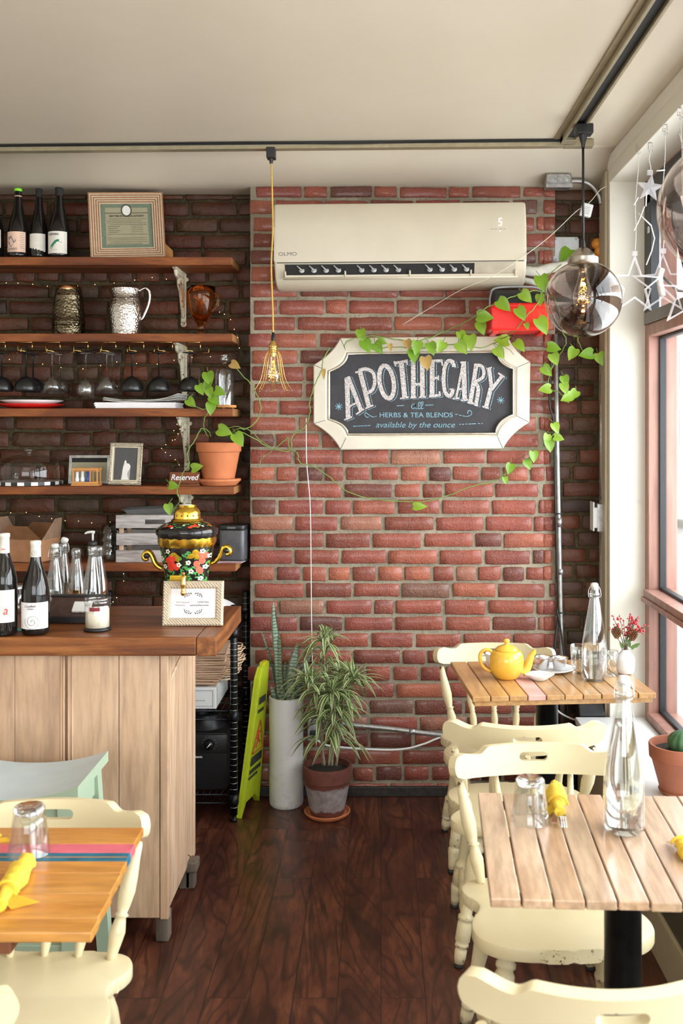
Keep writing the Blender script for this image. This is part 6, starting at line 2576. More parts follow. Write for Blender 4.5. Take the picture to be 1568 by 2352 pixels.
vine(st_, [(628, 1034, dB), (655, 1010, dB), (662, 1006, dB), (664, 1030, dB), (682, 1040, dB), (688, 1062, dB), (720, 1072, dB), (758, 1097, dB), (800, 1130, dB), (860, 1146, dB), (960, 1153, dB), (1020, 1141, dB), (1080, 1118, dB), (1130, 1106, dB), (1160, 1088, 4.43), (1200, 1062, 4.43), (1235, 1035, 4.43), (1262, 1010, 4.42), (1278, 985, 4.42)])
vine(st_, [(484, 1003, 4.44), (478, 990, 4.40), (462, 985, 4.39), (448, 1010, 4.36), (430, 1040, 4.35), (434, 1066, 4.34), (420, 1085, 4.34), (416, 1100, 4.34), (406, 1128, 4.34), (412, 1150, 4.36), (398, 1170, 4.38), (392, 1176, 4.38)])
vine(st_, [(478, 1003, 4.44), (468, 985, 4.42), (470, 960, 4.38), (484, 935, 4.36), (478, 900, 4.35), (480, 880, 4.35)])
vine(st_, [(484, 935, 4.36), (466, 940, 4.34), (440, 930, 4.33)], 0.0016)
PL = [(480, 871, 0.25, 1, 0.062), (461, 896, 0.5, 1, 0.050), (481, 903, 0.2, 1, 0.048), (494, 920, 0.6, 0.5, 0.052), (506, 901, 1, 0.35, 0.052), (484, 940, 0.0, 1, 0.056), (440, 926, 0.9, 0.8, 0.050), (517, 991, 1.0, 0.3, 0.066), (549, 1011, 0.7, 1.0, 0.066), (400, 1116, 1, 0.1, 0.046), (453, 1073, 1, -0.3, 0.052), (388, 1171, 0.2, 1, 0.05), (474, 886, -0.4, 1, 0.04)]
for px, py, dx, dy, s in PL:
    leaf_px(lf, px, py, dx, dy, 4.34, s, twist=rnd.uniform(-0.3, 0.3), stem=st_)
for px, py, dx, dy, s in ((1170, 1078, -0.3, 1, 0.050), (1161, 1104, 0.2, 1, 0.034), (1225, 1050, 0.1, 1, 0.052), (1213, 1068, 0.5, 1, 0.048), (1262, 1025, 0.2, 1, 0.056), (1254, 1008, -0.3, 1, 0.044), (1284, 1006, 1, 0.3, 0.046), (1276, 984, 0.4, 1, 0.05)):
    leaf_px(lf, px, py, dx, dy, 4.415, s, twist=rnd.uniform(-0.3, 0.3), stem=st_)
leaf_px(lf, 965, 1163, 1, 0.0, 4.43, 0.062, 0.040, stem=st_)
for v in list(st_.verts) + list(lf.verts):
    v.co -= ppl
obj('vine_stem', st_, 'stem_green', pp)
obj('foliage', lf, 'pothos_leaf', pp)
b = BM()
leaf_px(b, 541, 840, 0.8, 0.4, 4.37, 0.048)
for v in b.verts:
    v.co -= ppl
obj('withered_leaf', b, 'dried_leaf', pp)
b = BM()
leaf_px(b, 743, 860, 0, 1, 4.395, 0.045, 0.02)
for v in b.verts:
    v.co -= ppl
obj('withered_leaf', b, 'dried_leaf', pp)

# --- second vine over the sign and the red case
tv = thing('trailing_vine', 'pothos vine trailing from the red case along the top of the chalkboard sign', 'vine', at(1240, 690, 4.30))
tvl = tv.location.copy()
st_, lf = BM(), BM()
dF = 4.395
vine(st_, [(790, 800, 4.41), (800, 782, 4.40), (850, 772, dF), (900, 778, dF), (945, 784, dF), (985, 776, dF), (1030, 757, dF), (1075, 736, 4.30), (1110, 710, 4.23), (1150, 693, 4.22), (1180, 680, 4.22), (1225, 668, 4.24), (1260, 672, 4.28)])
vine(st_, [(870, 800, dF), (905, 797, dF), (950, 799, dF), (1000, 797, dF), (1050, 790, dF), (1100, 799, dF), (1145, 783, dF), (1180, 760, 4.28), (1205, 730, 4.22), (1232, 700, 4.22), (1243, 675, 4.22), (1250, 640, 4.30), (1300, 600, 4.45)])
vine(st_, [(1135, 790, dF), (1165, 800, dF), (1180, 815, 4.40)], 0.0016)
vine(st_, [(1290, 760, 4.42), (1300, 785, 4.42), (1285, 815, 4.42), (1265, 850, 4.42), (1260, 890, 4.42), (1285, 902, 4.42), (1305, 925, 4.42)])
vine(st_, [(1325, 760, 4.42), (1328, 785, 4.42), (1345, 812, 4.42), (1385, 828, 4.42)])
vine(st_, [(1260, 672, 4.28), (1280, 700, 4.34), (1288, 740, 4.4), (1292, 765, 4.42)])
PV = [(1245, 652, 4.22, 0.2, 1, 0.072), (1240, 690, 4.22, -0.1, 1, 0.05), (1209, 683, 4.215, 0.7, 0.7, 0.062), (1158, 702, 4.21, 0.8, 0.7, 0.068), (1115, 728, 4.24, 1.0, 0.1, 0.070), (1197, 722, 4.21, 0.6, 1, 0.062), (1246, 750, 4.21, 0.6, 1, 0.078), (1106, 755, 4.30, 0.3, 1, 0.058),
      (1150, 782, 4.38, -1, -0.1, 0.066), (1194, 796, 4.38, 0.8, 0.8, 0.060), (1148, 811, 4.38, 0.6, 0.8, 0.060), (830, 771, dF, 0.2, 1, 0.055), (842, 796, dF, 0.5, 1, 0.064), (869, 800, dF, 0.5, 0.7, 0.058), (878, 785, dF, 1, 0.3, 0.042), (956, 800, 4.37, -0.1, 1, 0.062), (950, 819, 4.38, 0.1, 1, 0.064),
      (991, 802, 4.38, 0.4, 1, 0.060), (1011, 798, 4.375, -0.5, 0.9, 0.056), (1060, 775, 4.38, 0.4, 1, 0.054), (1080, 788, 4.375, 0.1, 1, 0.070), (1062, 800, 4.37, 0.5, 0.7, 0.064), (1273, 799, 4.38, 1, 0.2, 0.060), (1274, 826, 4.38, 0.4, 1, 0.058), (1313, 814, 4.38, -0.6, 1, 0.060), (1345, 814, 4.38, -1, 0.1, 0.066), (1379, 826, 4.38, 0.3, 1, 0.06),
      (1257, 853, 4.38, 0.7, 0.8, 0.056), (1250, 894, 4.38, -1, 0.1, 0.056), (1298, 876, 4.38, 0.3, 1, 0.05), (1297, 893, 4.375, 0.3, 1, 0.052), (1300, 914, 4.38, -1, 0.5, 0.056), (1316, 908, 4.385, -0.6, 0.7, 0.052), (1298, 587, 4.47, -0.7, 0.8, 0.075), (1210, 750, 4.24, 0.3, 1, 0.03)]
for px, py, d, dx, dy, s in PV:
    leaf_px(lf, px, py, dx, dy, d, s, twist=rnd.uniform(-0.35, 0.35), stem=st_)
for v in list(st_.verts) + list(lf.verts):
    v.co -= tvl
obj('vine_stem', st_, 'stem_green', tv)
obj('foliage', lf, 'pothos_leaf', tv)
for k, (px, py, dx, dy, s, w_) in enumerate(((979, 835, 0.2, 1, 0.062, 0.055), (936, 792, 0.3, 1, 0.045, 0.04), (896, 799, 0.1, 1, 0.036, 0.022))):
    b = BM()
    sm = BM()
    leaf_px(b, px, py, dx, dy, 4.38, s, w_)
    for v in b.verts:
        v.co -= tvl
    sm.free()
    obj('withered_leaf', b, 'dried_leaf', tv)

# --- snake plant in tall white planter
sn = thing('snake_plant', 'snake plant with upright blades in a tall white cylinder planter on the floor', 'plant', (-0.414, 4.375, 0))
b = BM()
lathe(b, [(0, 0), (0.066, 0), (0.072, 0.006), (0.074, 0.02), (0.0735, 0.24), (0.0755, 0.46), (0.0755, 0.472), (0.068, 0.474), (0.066, 0.44), (0, 0.44)], seg=48)
autosmooth(obj('planter', b, 'white_planter', sn), 40)
b = BM()
lathe(b, [(0, 0.447), (0.066, 0.443)], seg=24, cap=False)
obj('soil', b, 'soil', sn)


def blade(b, base, tip, w, bend=(0, 0, 0), yaw=0.0, n=12, mis=(0, 1)):
    base, tip = Vector(base), Vector(tip)
    md = (base + tip) / 2 + Vector(bend)
    S = spline([base, md, tip], n // 2)
    L = len(S)
    sd = Vector((math.cos(yaw), math.sin(yaw), 0))
    fw = Vector((-math.sin(yaw), math.cos(yaw), 0))
    rows = []
    for i, p in enumerate(S):
        t = i / (L - 1)
        ww = w * (0.65 + 0.7 * math.sin(min(1, t * 1.25) * PI * 0.62)) * (1 - max(0, (t - 0.62) / 0.38) ** 1.7) * 0.72
        cup = fw * ww * 0.35
        rows.append([b.verts.new(p + sd * ww * k + cup * abs(k)) for k in (-1, -0.72, 0, 0.72, 1)])
    for i in range(L - 1):
        for k in range(4):
            f = b.faces.new((rows[i][k], rows[i][k + 1], rows[i + 1][k + 1], rows[i + 1][k]))
            f.smooth = True
            f.material_index = mis[1] if k in (0, 3) else mis[0]


m, n = newmat('snake_band')
v = n.coords((1, 1, 1))
wv = n.add('ShaderNodeTexWave', wave_type='BANDS', bands_direction='Z')
wv.inputs['Scale'].default_value = 22
wv.inputs['Distortion'].default_value = 8
wv.inputs['Detail'].default_value = 3
n.link(v, wv.inputs['Vector'])
n.col(n.ramp(wv.outputs['Fac'], [(0.2, (0.08, 0.115, 0.075)), (0.8, (0.25, 0.30, 0.21))]))
n.set(Roughness=0.4)


def snk(px, py, d=4.375):
    p = at(px, py, d)
    return p - Vector(sn.location)


b = BM()
for k, (x0, y0, tp, w_, bd_, yw) in enumerate(((-0.03, 0.0, (627, 1378), 0.017, (0.004, 0.0, 0), 0.5), (-0.012, -0.01, (641, 1455), 0.016, (-0.012, 0, 0), -0.4), (-0.035, 0.02, (600, 1448), 0.012, (0.012, 0.02, 0), 1.2), (0.01, -0.02, (683, 1475), 0.022, (-0.004, -0.01, 0), 0.2), (0.035, 0.0, (719, 1492), 0.018, (-0.008, 0, 0), 0.9), (-0.02, 0.03, (632, 1400), 0.014, (-0.01, 0.01, 0), -0.8), (0.015, 0.02, (655, 1520), 0.013, (-0.012, 0, 0), 0.1), (0.04, 0.02, (700, 1555), 0.012, (0.0, 0, 0), 0.6), (-0.045, 0.0, (622, 1575), 0.012, (0, 0, 0), 0.1), (0.0, -0.03, (640, 1590), 0.011, (0, -0.01, 0), 0.7), (0.03, -0.03, (672, 1560), 0.012, (0, -0.01, 0), -0.5))):
    blade(b, (x0, y0, 0.44), snk(*tp), w_, bd_, yw)
o = obj('blades', b, ['snake_band', 'snake_green'], sn)
SN_PROBE = 1

# --- striped-leaf dracaena in old clay pot
dr = thing('dracaena', 'bushy striped-leaf plant with cream-edged leaves in an old limed clay pot', 'plant', (-0.229, 4.255, 0))
b = BM()
lathe(b, [(0, 0), (0.080, 0), (0.094, 0.010), (0.098, 0.020), (0.094, 0.022), (0.084, 0.012), (0, 0.010)], seg=48)
autosmooth(obj('saucer', b, 'terracotta', dr), 40)
b = pot_bm(0.103, 0.070, 0.205, 0.062, 0.007)
for v in b.verts:
    v.co.z += 0.011
autosmooth(obj('pot', b, 'old_terracotta', dr), 35)
b = BM()
lathe(b, [(0, 0.200), (0.05, 0.198), (0.09, 0.192)], seg=28, cap=False)
obj('soil', b, 'soil', dr)
drl = Vector(dr.location)


def dp(px, py, d):
    return at(px, py, d) - drl


stems = [
    [(745, 1758, 4.25), (738, 1700, 4.25), (735, 1640, 4.24), (725, 1590, 4.22), (706, 1570, 4.18)],
    [(755, 1758, 4.26), (762, 1700, 4.27), (758, 1640, 4.28), (748, 1570, 4.29), (745, 1520, 4.30), (745, 1470, 4.30)],
    [(772, 1758, 4.26), (780, 1700, 4.26), (785, 1640, 4.26), (792, 1590, 4.25), (812, 1560, 4.24)],
    [(762, 1758, 4.22), (765, 1720, 4.21), (768, 1680, 4.20), (768, 1620, 4.19), (762, 1590, 4.18)],
    [(742, 1758, 4.30), (740, 1700, 4.32), (748, 1650, 4.33), (765, 1600, 4.34), (780, 1560, 4.36)],
]
b, lf = BM(), BM()
rr = random.Random(5)


def strap(lf, p0, a, el, L, w, droop):
    """strap leaf from p0, azimuth a, elevation el, length L"""
    d = Vector((math.cos(a) * math.cos(el), math.sin(a) * math.cos(el), math.sin(el)))
    sd = Vector((-math.sin(a), math.cos(a), 0))
    rows = []
    nS = 7
    for i in range(nS + 1):
        t = i / nS
        p = p0 + d * (L * t) + Vector((0, 0, -droop * L * t * t))
        q = Vector((math.cos(a), math.sin(a), 0)) * 0
        ww = w * (0.55 + 1.2 * t - 0.2) * (1 - t ** 2.2) if t > 0.25 else w * (0.35 + 1.0 * t)
        ww = max(ww, 0.0004)
        up = Vector((0, 0, 1)) * ww * 0.30
        rows.append([lf.verts.new(p + sd * ww * k + up * abs(k)) for k in (-1, -0.5, 0, 0.5, 1)])
    for i in range(nS):
        for k in range(4):
            f = lf.faces.new((rows[i][k], rows[i][k + 1], rows[i + 1][k + 1], rows[i + 1][k]))
            f.smooth = True
            f.material_index = 1 if k in (0, 3) else 0


for si, S in enumerate(stems):
    P = spline([dp(*p) for p in S], 6)
    tube(b, P, 0.0045, 7, rad=[0.0055 - 0.002 * i / len(P) for i in range(len(P))])
    nP = len(P)
    ga = rr.random() * 6
    for i in range(60 if si in (1,) else 52):
        t = 0.45 + 0.55 * (i / (59 if si == 1 else 51)) ** 0.75
        if si == 1:
            t = 0.42 + 0.58 * (i / 59) ** 0.85
        p = P[min(nP - 1, int(t * (nP - 1)))]
        ga += 2.4
        tt = (t - 0.3) / 0.7
        strap(lf, p, ga, R(10 + 58 * tt ** 3 + rr.uniform(-12, 12)), rr.uniform(0.10, 0.165), rr.uniform(0.0095, 0.0125), rr.uniform(0.3, 1.15) * (1.15 - 0.5 * tt))
    # crown rosette
    for i in range(26):
        ga += 2.4
        strap(lf, P[-1] + Vector((0, 0, rr.uniform(-0.012, 0.008))), ga, R(rr.uniform(15, 80)), rr.uniform(0.12, 0.19), rr.uniform(0.0095, 0.0125), rr.uniform(0.35, 1.0))
for px, py, d, a in ((735, 1695, 4.22, 3.6), (752, 1690, 4.22, -1.2), (770, 1700, 4.2, -0.6), (790, 1710, 4.22, -0.3), (740, 1700, 4.22, -2.2), (728, 1702, 4.22, 3.0)):
    strap(lf, dp(px, py, d), a, R(30), 0.15, 0.014, 0.9)
obj('stems', b, plain('dracaena_stem', (0.30, 0.26, 0.17), 0.8, 0, 0.2, 60).name, dr)
for v in lf.verts:
    if v.co.y > 0.17:
        v.co.y = 0.17 + 0.15 * (v.co.y - 0.17)
    if v.co.x < -0.10 and v.co.z < 0.50 and v.co.y > 0.035:
        v.co.x = -0.10 + 0.35 * (v.co.x + 0.10)
obj('leaves', lf, ['leaf_dark', 'leaf_cream'], dr)

# --- yellow folded caution sign
cs = thing('caution_sign', 'folded yellow wet floor sign leaning edge-on against the white planter', 'sign', (-0.587, 4.217, 0))
b = BM()


def hull(b, F, off, mi=0):
    """F: four corner points of a panel, off: thickness vector"""
    A = [b.verts.new(p) for p in F]
    Bv = [b.verts.new(Vector(p) + Vector(off)) for p in F]
    fs = [b.faces.new(A), b.faces.new(Bv[::-1])]
    n_ = len(F)
    for i in range(n_):
        k = (i + 1) % n_
        fs.append(b.faces.new((A[i], Bv[i], Bv[k], A[k])))
    for f in fs:
        f.material_index = mi


H = 0.615
fb, bb_, ft_, bt2 = Vector((0, 0, 0.0)), Vector((0.050, 0.20, 0.0)), Vector((0.078, 0.085, H)), Vector((0.098, 0.165, H))
nrm = Vector((0.97, -0.24, 0)).normalized()
for k in range(2):
    o_ = nrm * (-0.024 + 0.0125 * k)
    pts = [fb + o_, fb.lerp(bb_, 0.25) + o_ + Vector((0, 0, 0.05)), fb.lerp(bb_, 0.75) + o_ + Vector((0, 0, 0.05)), bb_ + o_, bb_.lerp(bt2, 0.93) + o_, bt2 + o_ + Vector((0, 0, 0.01)), ft_ + o_, fb.lerp(ft_, 0.93) + o_ + Vector((-0.006, -0.012, 0))]
    b2 = BM()
    hull(b2, pts, nrm * 0.0115)
    obj('sign_panel', b2, 'sign_yellow', cs)
b = BM()
hull(b, [ft_.lerp(bt2, 0.2) + nrm * -0.02 + Vector((0, 0, -0.01)), ft_.lerp(bt2, 0.8) + nrm * -0.02 + Vector((0, 0, -0.01)), ft_.lerp(bt2, 0.8) + nrm * -0.02 + Vector((0, 0, 0.018)), ft_.lerp(bt2, 0.2) + nrm * -0.02 + Vector((0, 0, 0.018))], nrm * 0.016)
obj('hinge_grip', b, 'sign_yellow_dark', cs)


def panel_pt(u, v, out=0.0012):
    return fb.lerp(bb_, u).lerp(ft_.lerp(bt2, u), v) + nrm * out


b = BM()
for v0, v1, u0, u1 in ((0.74, 0.79, 0.15, 0.85), (0.68, 0.705, 0.15, 0.75), (0.325, 0.385, 0.12, 0.9), (0.27, 0.30, 0.12, 0.9), (0.235, 0.255, 0.12, 0.7)):
    nseg = 5 if v1 - v0 < 0.045 else 1
    for i in range(nseg):
        a0 = u0 + (u1 - u0) * i / nseg
        a1 = u0 + (u1 - u0) * (i + 0.75) / nseg if nseg > 1 else u1
        quad(b, [panel_pt(a0, v0), panel_pt(a1, v0), panel_pt(a1, v1), panel_pt(a0, v1)])
obj('sign_print', b, 'ink', cs)
b = BM()
tri = [panel_pt(0.12, 0.41, 0.002), panel_pt(0.9, 0.41, 0.002), panel_pt(0.5, 0.62, 0.002)]
tube(b, tri, 0.0022, 5, closed=True)
for (u0, v0, u1, v1) in ((0.45, 0.55, 0.5, 0.49), (0.5, 0.49, 0.35, 0.44), (0.5, 0.49, 0.66, 0.46), (0.45, 0.55, 0.62, 0.53), (0.45, 0.55, 0.34, 0.50)):
    tube(b, [panel_pt(u0, v0, 0.002), panel_pt(u1, v1, 0.002)], 0.0024, 5)
obj('warning_symbol', b, 'ink_red', cs)

# --- things in the wire rack
g = 'folded brown paper bags stacked on the wire rack'
bag = None
rb = random.Random(8)
for i in range(15):
    z = 0.467 + 0.092 + i * 0.0095
    if bag is None:
        bag = thing('paper_bag', 'x', 'paper bag', (0, 0, 0), 0, g)
        b = BM()
        box(b, -0.16, 0.14, -0.12, 0.12, 0, 0.0070, 0.0015)
        box(b, -0.16, 0.05, -0.121, 0.121, 0.0068, 0.0082, 0.0005)
        obj('folded_bag', b, 'kraft_light', bag)
        b = BM()
        for y in (-0.05, 0.0):
            tube(b, spline([(0.13, y, 0.003), (0.17, y, 0.004), (0.192, y + 0.02, 0.004), (0.192, y + 0.055, 0.004), (0.17, y + 0.075, 0.004), (0.13, y + 0.075, 0.003)], 5), 0.0028, 6)
        obj('twisted_handle', b, plain('handle_paper', (0.62, 0.44, 0.28), 0.8, 0, 0.1).name, bag)
        o = bag
    else:
        o = dup(bag)
    o.location = (-0.80 + rb.uniform(-0.012, 0.014), 4.33 + rb.uniform(-0.01, 0.012), z)
    o.rotation_euler = (0, R(rb.uniform(-0.4, 0.4)), R(rb.uniform(-5, 5)))
    if i < 3:
        o.location.x -= 0.03
    o['label'] = 'folded brown paper bag with twisted handles, bottom one of the stack' if i == 0 else ('folded brown paper bag with twisted handles, top one of the stack' if i == 14 else 'folded brown paper bag somewhere inside the stack on the wire rack')
t = thing('cash_drawer', 'white metal cash drawer box on the wire rack below the paper bags', 'box', (-0.83, 4.355, 0.4665))
b = BM()
box(b, -0.19, 0.14, -0.16, 0.16, 0, 0.09, 0.004)
obj('drawer_case', b, 'white_plastic', t)
b = BM()
for x0, x1, z0, z1 in ((-0.17, 0.126, 0.012, 0.0135), (-0.17, 0.126, 0.0765, 0.078), (0.125, 0.1265, 0.012, 0.078), (-0.17, 0.09, 0.036, 0.0375)):
    box(b, x0, x1, -0.1612, -0.159, z0, z1)
lathe(b, [(0.002, 0), (0.002, 0.002)], seg=8, mat=Matrix.Translation((0.09, -0.16, 0.0367)) @ Matrix.Rotation(R(90), 4, 'X'))
obj('panel_line', b, 'ink_grey', t)
t = thing('blender_base', 'black kitchen blender base with a dial on the bottom tier of the wire rack', 'blender', (-0.76, 4.33, 0.1165))
b = BM()
prism(b, [(-0.11, -0.11), (0.11, -0.11), (0.12, 0.12), (-0.12, 0.12)], 0.245, bev=0.012)
box(b, -0.115, 0.115, -0.115, -0.08, 0.155, 0.238, 0.008)
lathe(b, [(0.09, 0.245), (0.075, 0.265), (0.07, 0.300), (0.05, 0.303), (0.045, 0.275), (0, 0.272)], seg=32)
autosmooth(obj('motor_body', b, 'black_plastic', t), 35)
b = BM()
lathe(b, [(0, 0.026), (0.018, 0.026), (0.022, 0.0)], seg=24, mat=Matrix.Translation((0.037, -0.113, 0.197)) @ Matrix.Rotation(R(90), 4, 'X'))
kb_ = obj('dial', b, 'black_metal', t)
b = BM()
tube(b, [(0.030, -0.1405, 0.189), (0.046, -0.1405, 0.206)], 0.0022, 5)
for i in range(11):
    a = R(-40 + 26 * i)
    blob(b, 0.037 + 0.029 * math.cos(a), 0.197 + 0.029 * math.sin(a), 0.0012, 0.0012, -0.1155, 6)
obj('dial_marks', b, 'paper_white', kb_)
text('lettering', 'Vitamix', 0.0125, 'paper_white', t, (-0.012, -0.1125, 0.1425), ext=0.0003, bold=0.0004)
t = thing('white_bowl', 'white bowl lying tilted on the top tier of the wire rack behind the worktop', 'bowl', (-0.70, 4.33, 0.8465))
b = BM()
lathe(b, [(0, 0), (0.03, 0.0), (0.045, 0.015), (0.062, 0.048), (0.060, 0.050), (0.042, 0.02), (0, 0.008)], seg=36, mat=Matrix.Rotation(R(22), 4, 'Y'))
obj('bowl_body', b, 'white_ceramic', t)
# ============================================================ ON THE COUNTER
CZ = 0.9835


def onc(px, py):
    return on(px, py, CZ)


# samovar -------------------------------------------------------------------
plain('lacquer_black', (0.012, 0.010, 0.010), 0.12, 0, 0.1)
plain('paint_red', (0.72, 0.05, 0.025), 0.2, 0, 0.15, 60)
plain('paint_coral', (0.80, 0.13, 0.08), 0.2, 0, 0.15, 60)
plain('paint_green', (0.03, 0.20, 0.04), 0.2, 0, 0.2, 80)
plain('paint_leaf', (0.06, 0.32, 0.07), 0.2, 0, 0.2, 80)
plain('paint_gold', (0.66, 0.42, 0.03), 0.2, 0.6, 0.1, 60)
plain('paint_white', (0.80, 0.76, 0.60), 0.25, 0, 0.05)
P0 = on(427, 1424, CZ)
P0.y += 0.02
sm = thing('samovar', 'black samovar painted with red berries, gold crown lid and gold scroll handles', 'samovar', P0)
us = 3.45 / FPX
zc_ = lambda py: (1424 - py) * us


def zr(py, rpx):
    return (rpx * us, zc_(py))


b = BM()
lathe(b, [(0, 0), (0.075, 0), (0.078, 0.012), (0.06, 0.02), (0.045, 0.035), (0.04, 0.055), (0.05, 0.075), (0.062, 0.09), zr(1352, 44)], seg=48)
obj('foot', b, 'lacquer_black', sm)
b = BM()
body_prof = [(0, zc_(1353)), zr(1352, 44), zr(1340, 45.5), zr(1325, 49), zr(1300, 53.5), zr(1270, 59), zr(1254, 62), zr(1250, 62), zr(1238, 65), zr(1228, 68)]
lathe(b, body_prof, seg=64, cap=False)
autosmooth(obj('body', b, 'lacquer_black', sm), 40)


def body_r(z):
    P = [p for p in body_prof if p[0] > 0]
    for (r0, z0), (r1, z1) in zip(P[:-1], P[1:]):
        if z0 <= z <= z1:
            return r0 + (r1 - r0) * (z - z0) / max(1e-9, z1 - z0)
    return P[-1][0]


b = BM()
NB = 96
bands = []
for (pa, pb, wa, wb) in ((1252, 1235, 0.0030, -0.0030),):
    lo, hi = [], []
    for i in range(NB):
        a = 2 * PI * i / NB
        zl = zc_(pa) - 0.0 - abs(math.sin(a * 10)) * 0.004
        zh_ = zc_(pb) + abs(math.sin(a * 10 + 0.6)) * 0.004
        for z, arr in ((zl, lo), (zh_, hi)):
            r = body_r(z) + 0.0012
            arr.append(b.verts.new((r * math.cos(a), r * math.sin(a), z)))
    md = []
    for i in range(NB):
        a = 2 * PI * i / NB
        r = body_r(zc_(1244)) + 0.0045
        md.append(b.verts.new((r * math.cos(a), r * math.sin(a), zc_(1245))))
    for i in range(NB):
        k = (i + 1) % NB
        for A, Bq in ((lo, md), (md, hi)):
            f = b.faces.new((A[i], A[k], Bq[k], Bq[i]))
            f.smooth = True
obj('gold_band', b, 'gold', sm)
b = BM()
lathe(b, [zr(1229, 67), zr(1228, 70), zr(1222, 71.5), zr(1217, 71), zr(1214, 70), zr(1203, 50), zr(1198, 36), (0, zc_(1197))], seg=64, cap=False)
autosmooth(obj('lid', b, 'lacquer_black', sm), 40)
b = BM()
lathe(b, [zr(1198, 36), zr(1196, 37), zr(1194, 36), zr(1191, 31), zr(1178, 30), zr(1172, 28), zr(1168, 24), zr(1165, 20), zr(1160, 20.5), zr(1161, 17), zr(1168, 15)], seg=48, cap=False)
cr = obj('gold_crown', b, 'gold', sm)
autosmooth(cr, 40)
b = BM()
for i in range(14):
    a = 2 * PI * i / 14
    r = 30.4 * us
    lathe(b, [(0, -0.0012), (0.003, 0), (0, 0.0012)], seg=8, mat=Matrix.Translation((r * math.cos(a), r * math.sin(a), zc_(1184))) @ Matrix.Rotation(a, 4, 'Z') @ Matrix.Rotation(R(90), 4, 'Y') @ Matrix.Diagonal((1.5, 0.8, 1, 1)))
obj('vent_holes', b, 'black_matte', cr)
b = BM()
lathe(b, [(0, zc_(1164)), (0.022, zc_(1164)), (0.024, zc_(1160)), (0, zc_(1159))], seg=24, mat=Matrix.Translation((-0.006, 0, 0)))
obj('top_dish', b, 'white_ceramic', sm)
# handles: gold scrolls with black knobs
for sgn, zz0 in ((-1, 0.0), (1, 0.018)):
    b = BM()
    pts = [(0.086, 0.150), (0.100, 0.158), (0.112, 0.172), (0.120, 0.192), (0.130, 0.206), (0.142, 0.206), (0.150, 0.194), (0.146, 0.183), (0.136, 0.183)]
    S = spline([(sgn * x, -0.0, z + zz0 + 0.085) for x, z in [(p[0], p[1] - 0.06) for p in pts]], 5)
    S = [Vector(p) for p in S]
    for off in (-0.008, 0.0, 0.008):
        tube(b, [p + Vector((0, off, 0)) for p in S], 0.0075, 8)
    h = obj('scroll_handle', b, 'gold', sm)
    b = BM()
    c_ = Vector((sgn * 0.1385, 0, 0.195 - 0.06 + zz0 + 0.085))
    lathe(b, [(0, -0.018), (0.0085, -0.017), (0.010, 0), (0.0085, 0.017), (0, 0.018)], seg=16, mat=Matrix.Translation(c_) @ Matrix.Rotation(R(90), 4, 'X'))
    tag(obj('handle_knob', b, 'lacquer_black', h), 'black turned knob')
# spigot
b = BM()
r0 = body_r(zc_(1325))
yy = -r0
box(b, -0.045, 0.012, yy - 0.004, yy + 0.006, zc_(1337), zc_(1316), 0.003)
obj('spigot_plate', b, 'paint_gold', sm)
b = BM()
tube(b, [(0.012, yy + 0.01, zc_(1325)), (0.012, yy - 0.055, zc_(1325))], 0.008, 12)
lathe(b, [(0.004, 0.032), (0.006, 0.03), (0.006, 0.024), (0.004, 0.02), (0.008, 0.015), (0.0085, 0.0), (0.010, -0.005), (0.010, -0.012), (0.0075, -0.018), (0.0075, -0.03), (0.009, -0.032), (0.009, -0.040), (0.006, -0.046), (0, -0.046)], c=(0.012, yy - 0.055, zc_(1325)), seg=18)
autosmooth(obj('brass_spigot', b, 'brass', sm), 40)


# painted decoration: coordinates are offsets on the body's front, mapped round its cone
def deco(b, dxp, py, rx, rz, rot=0.0, lift=0.0014, n=12, mi=0, on_lid=False):
    vs = []
    cx0 = dxp * us
    if on_lid:
        return
    cen = None
    for i in range(n + 1):
        if i == 0:
            x, z = cx0, zc_(py)
            l2 = lift + 0.0012
        else:
            a = 2 * PI * i / n
            ex, ez = rx * us * math.cos(a), rz * us * math.sin(a)
            x = cx0 + ex * math.cos(rot) - ez * math.sin(rot)
            z = zc_(py) + ex * math.sin(rot) + ez * math.cos(rot)
            l2 = lift
        r = body_r(z)
        x = max(-r * 0.985, min(r * 0.985, x))
        ang = math.asin(x / r)
        vs.append(b.verts.new(((r + l2) * math.sin(ang), -(r + l2) * math.cos(ang), z)))
    for i in range(1, n + 1):
        k = i % n + 1
        f = b.faces.new((vs[0], vs[i], vs[k]))
        f.smooth = True
        f.material_index = mi


bR, bC, bG, bW, bY = BM(), BM(), BM(), BM(), BM()
for x, y in ((-33, 1283), (-26, 1278), (-29, 1293), (-24, 1290), (-14, 1297), (-19, 1276), (-27, 1300)):
    deco(bR, x - 0, y, 7, 8, 0.2)
for x, y in ((38, 1270), (48, 1272), (41, 1284), (30, 1291), (34, 1304), (36, 1307)):
    deco(bC, x, y, 6.5, 8, 0.2)
rr = random.Random(2)
for i in range(120):
    x = rr.uniform(-56, 56)
    y = rr.uniform(1262, 1338)
    deco(bG, x, y, rr.uniform(3.5, 6.5), rr.uniform(1.2, 2.2), rr.uniform(0, PI), 0.0008, 8)
for x, y in ((-8, 1292), (13, 1287), (43, 1262), (46, 1299), (18, 1307), (36, 1325), (-33, 1262), (-42, 1298), (56, 1275), (-50, 1280)):
    for q in range(5):
        a = q * 2 * PI / 5
        deco(bW, x + 3.6 * math.cos(a), y + 3.6 * math.sin(a), 2.3, 2.3, 0, 0.0018, 8)
for x, y, a_, c_ in ((-20, 1270, 9, 6), (-12, 1276, 7, 8), (20, 1272, 9, 6), (29, 1264, 7, 7), (31, 1274, 5, 7), (-10, 1281, 3, 6), (56, 1300, 3, 12), (-48, 1310, 3, 9)):
    deco(bY, x, y, a_, c_, 0.3, 0.0015)
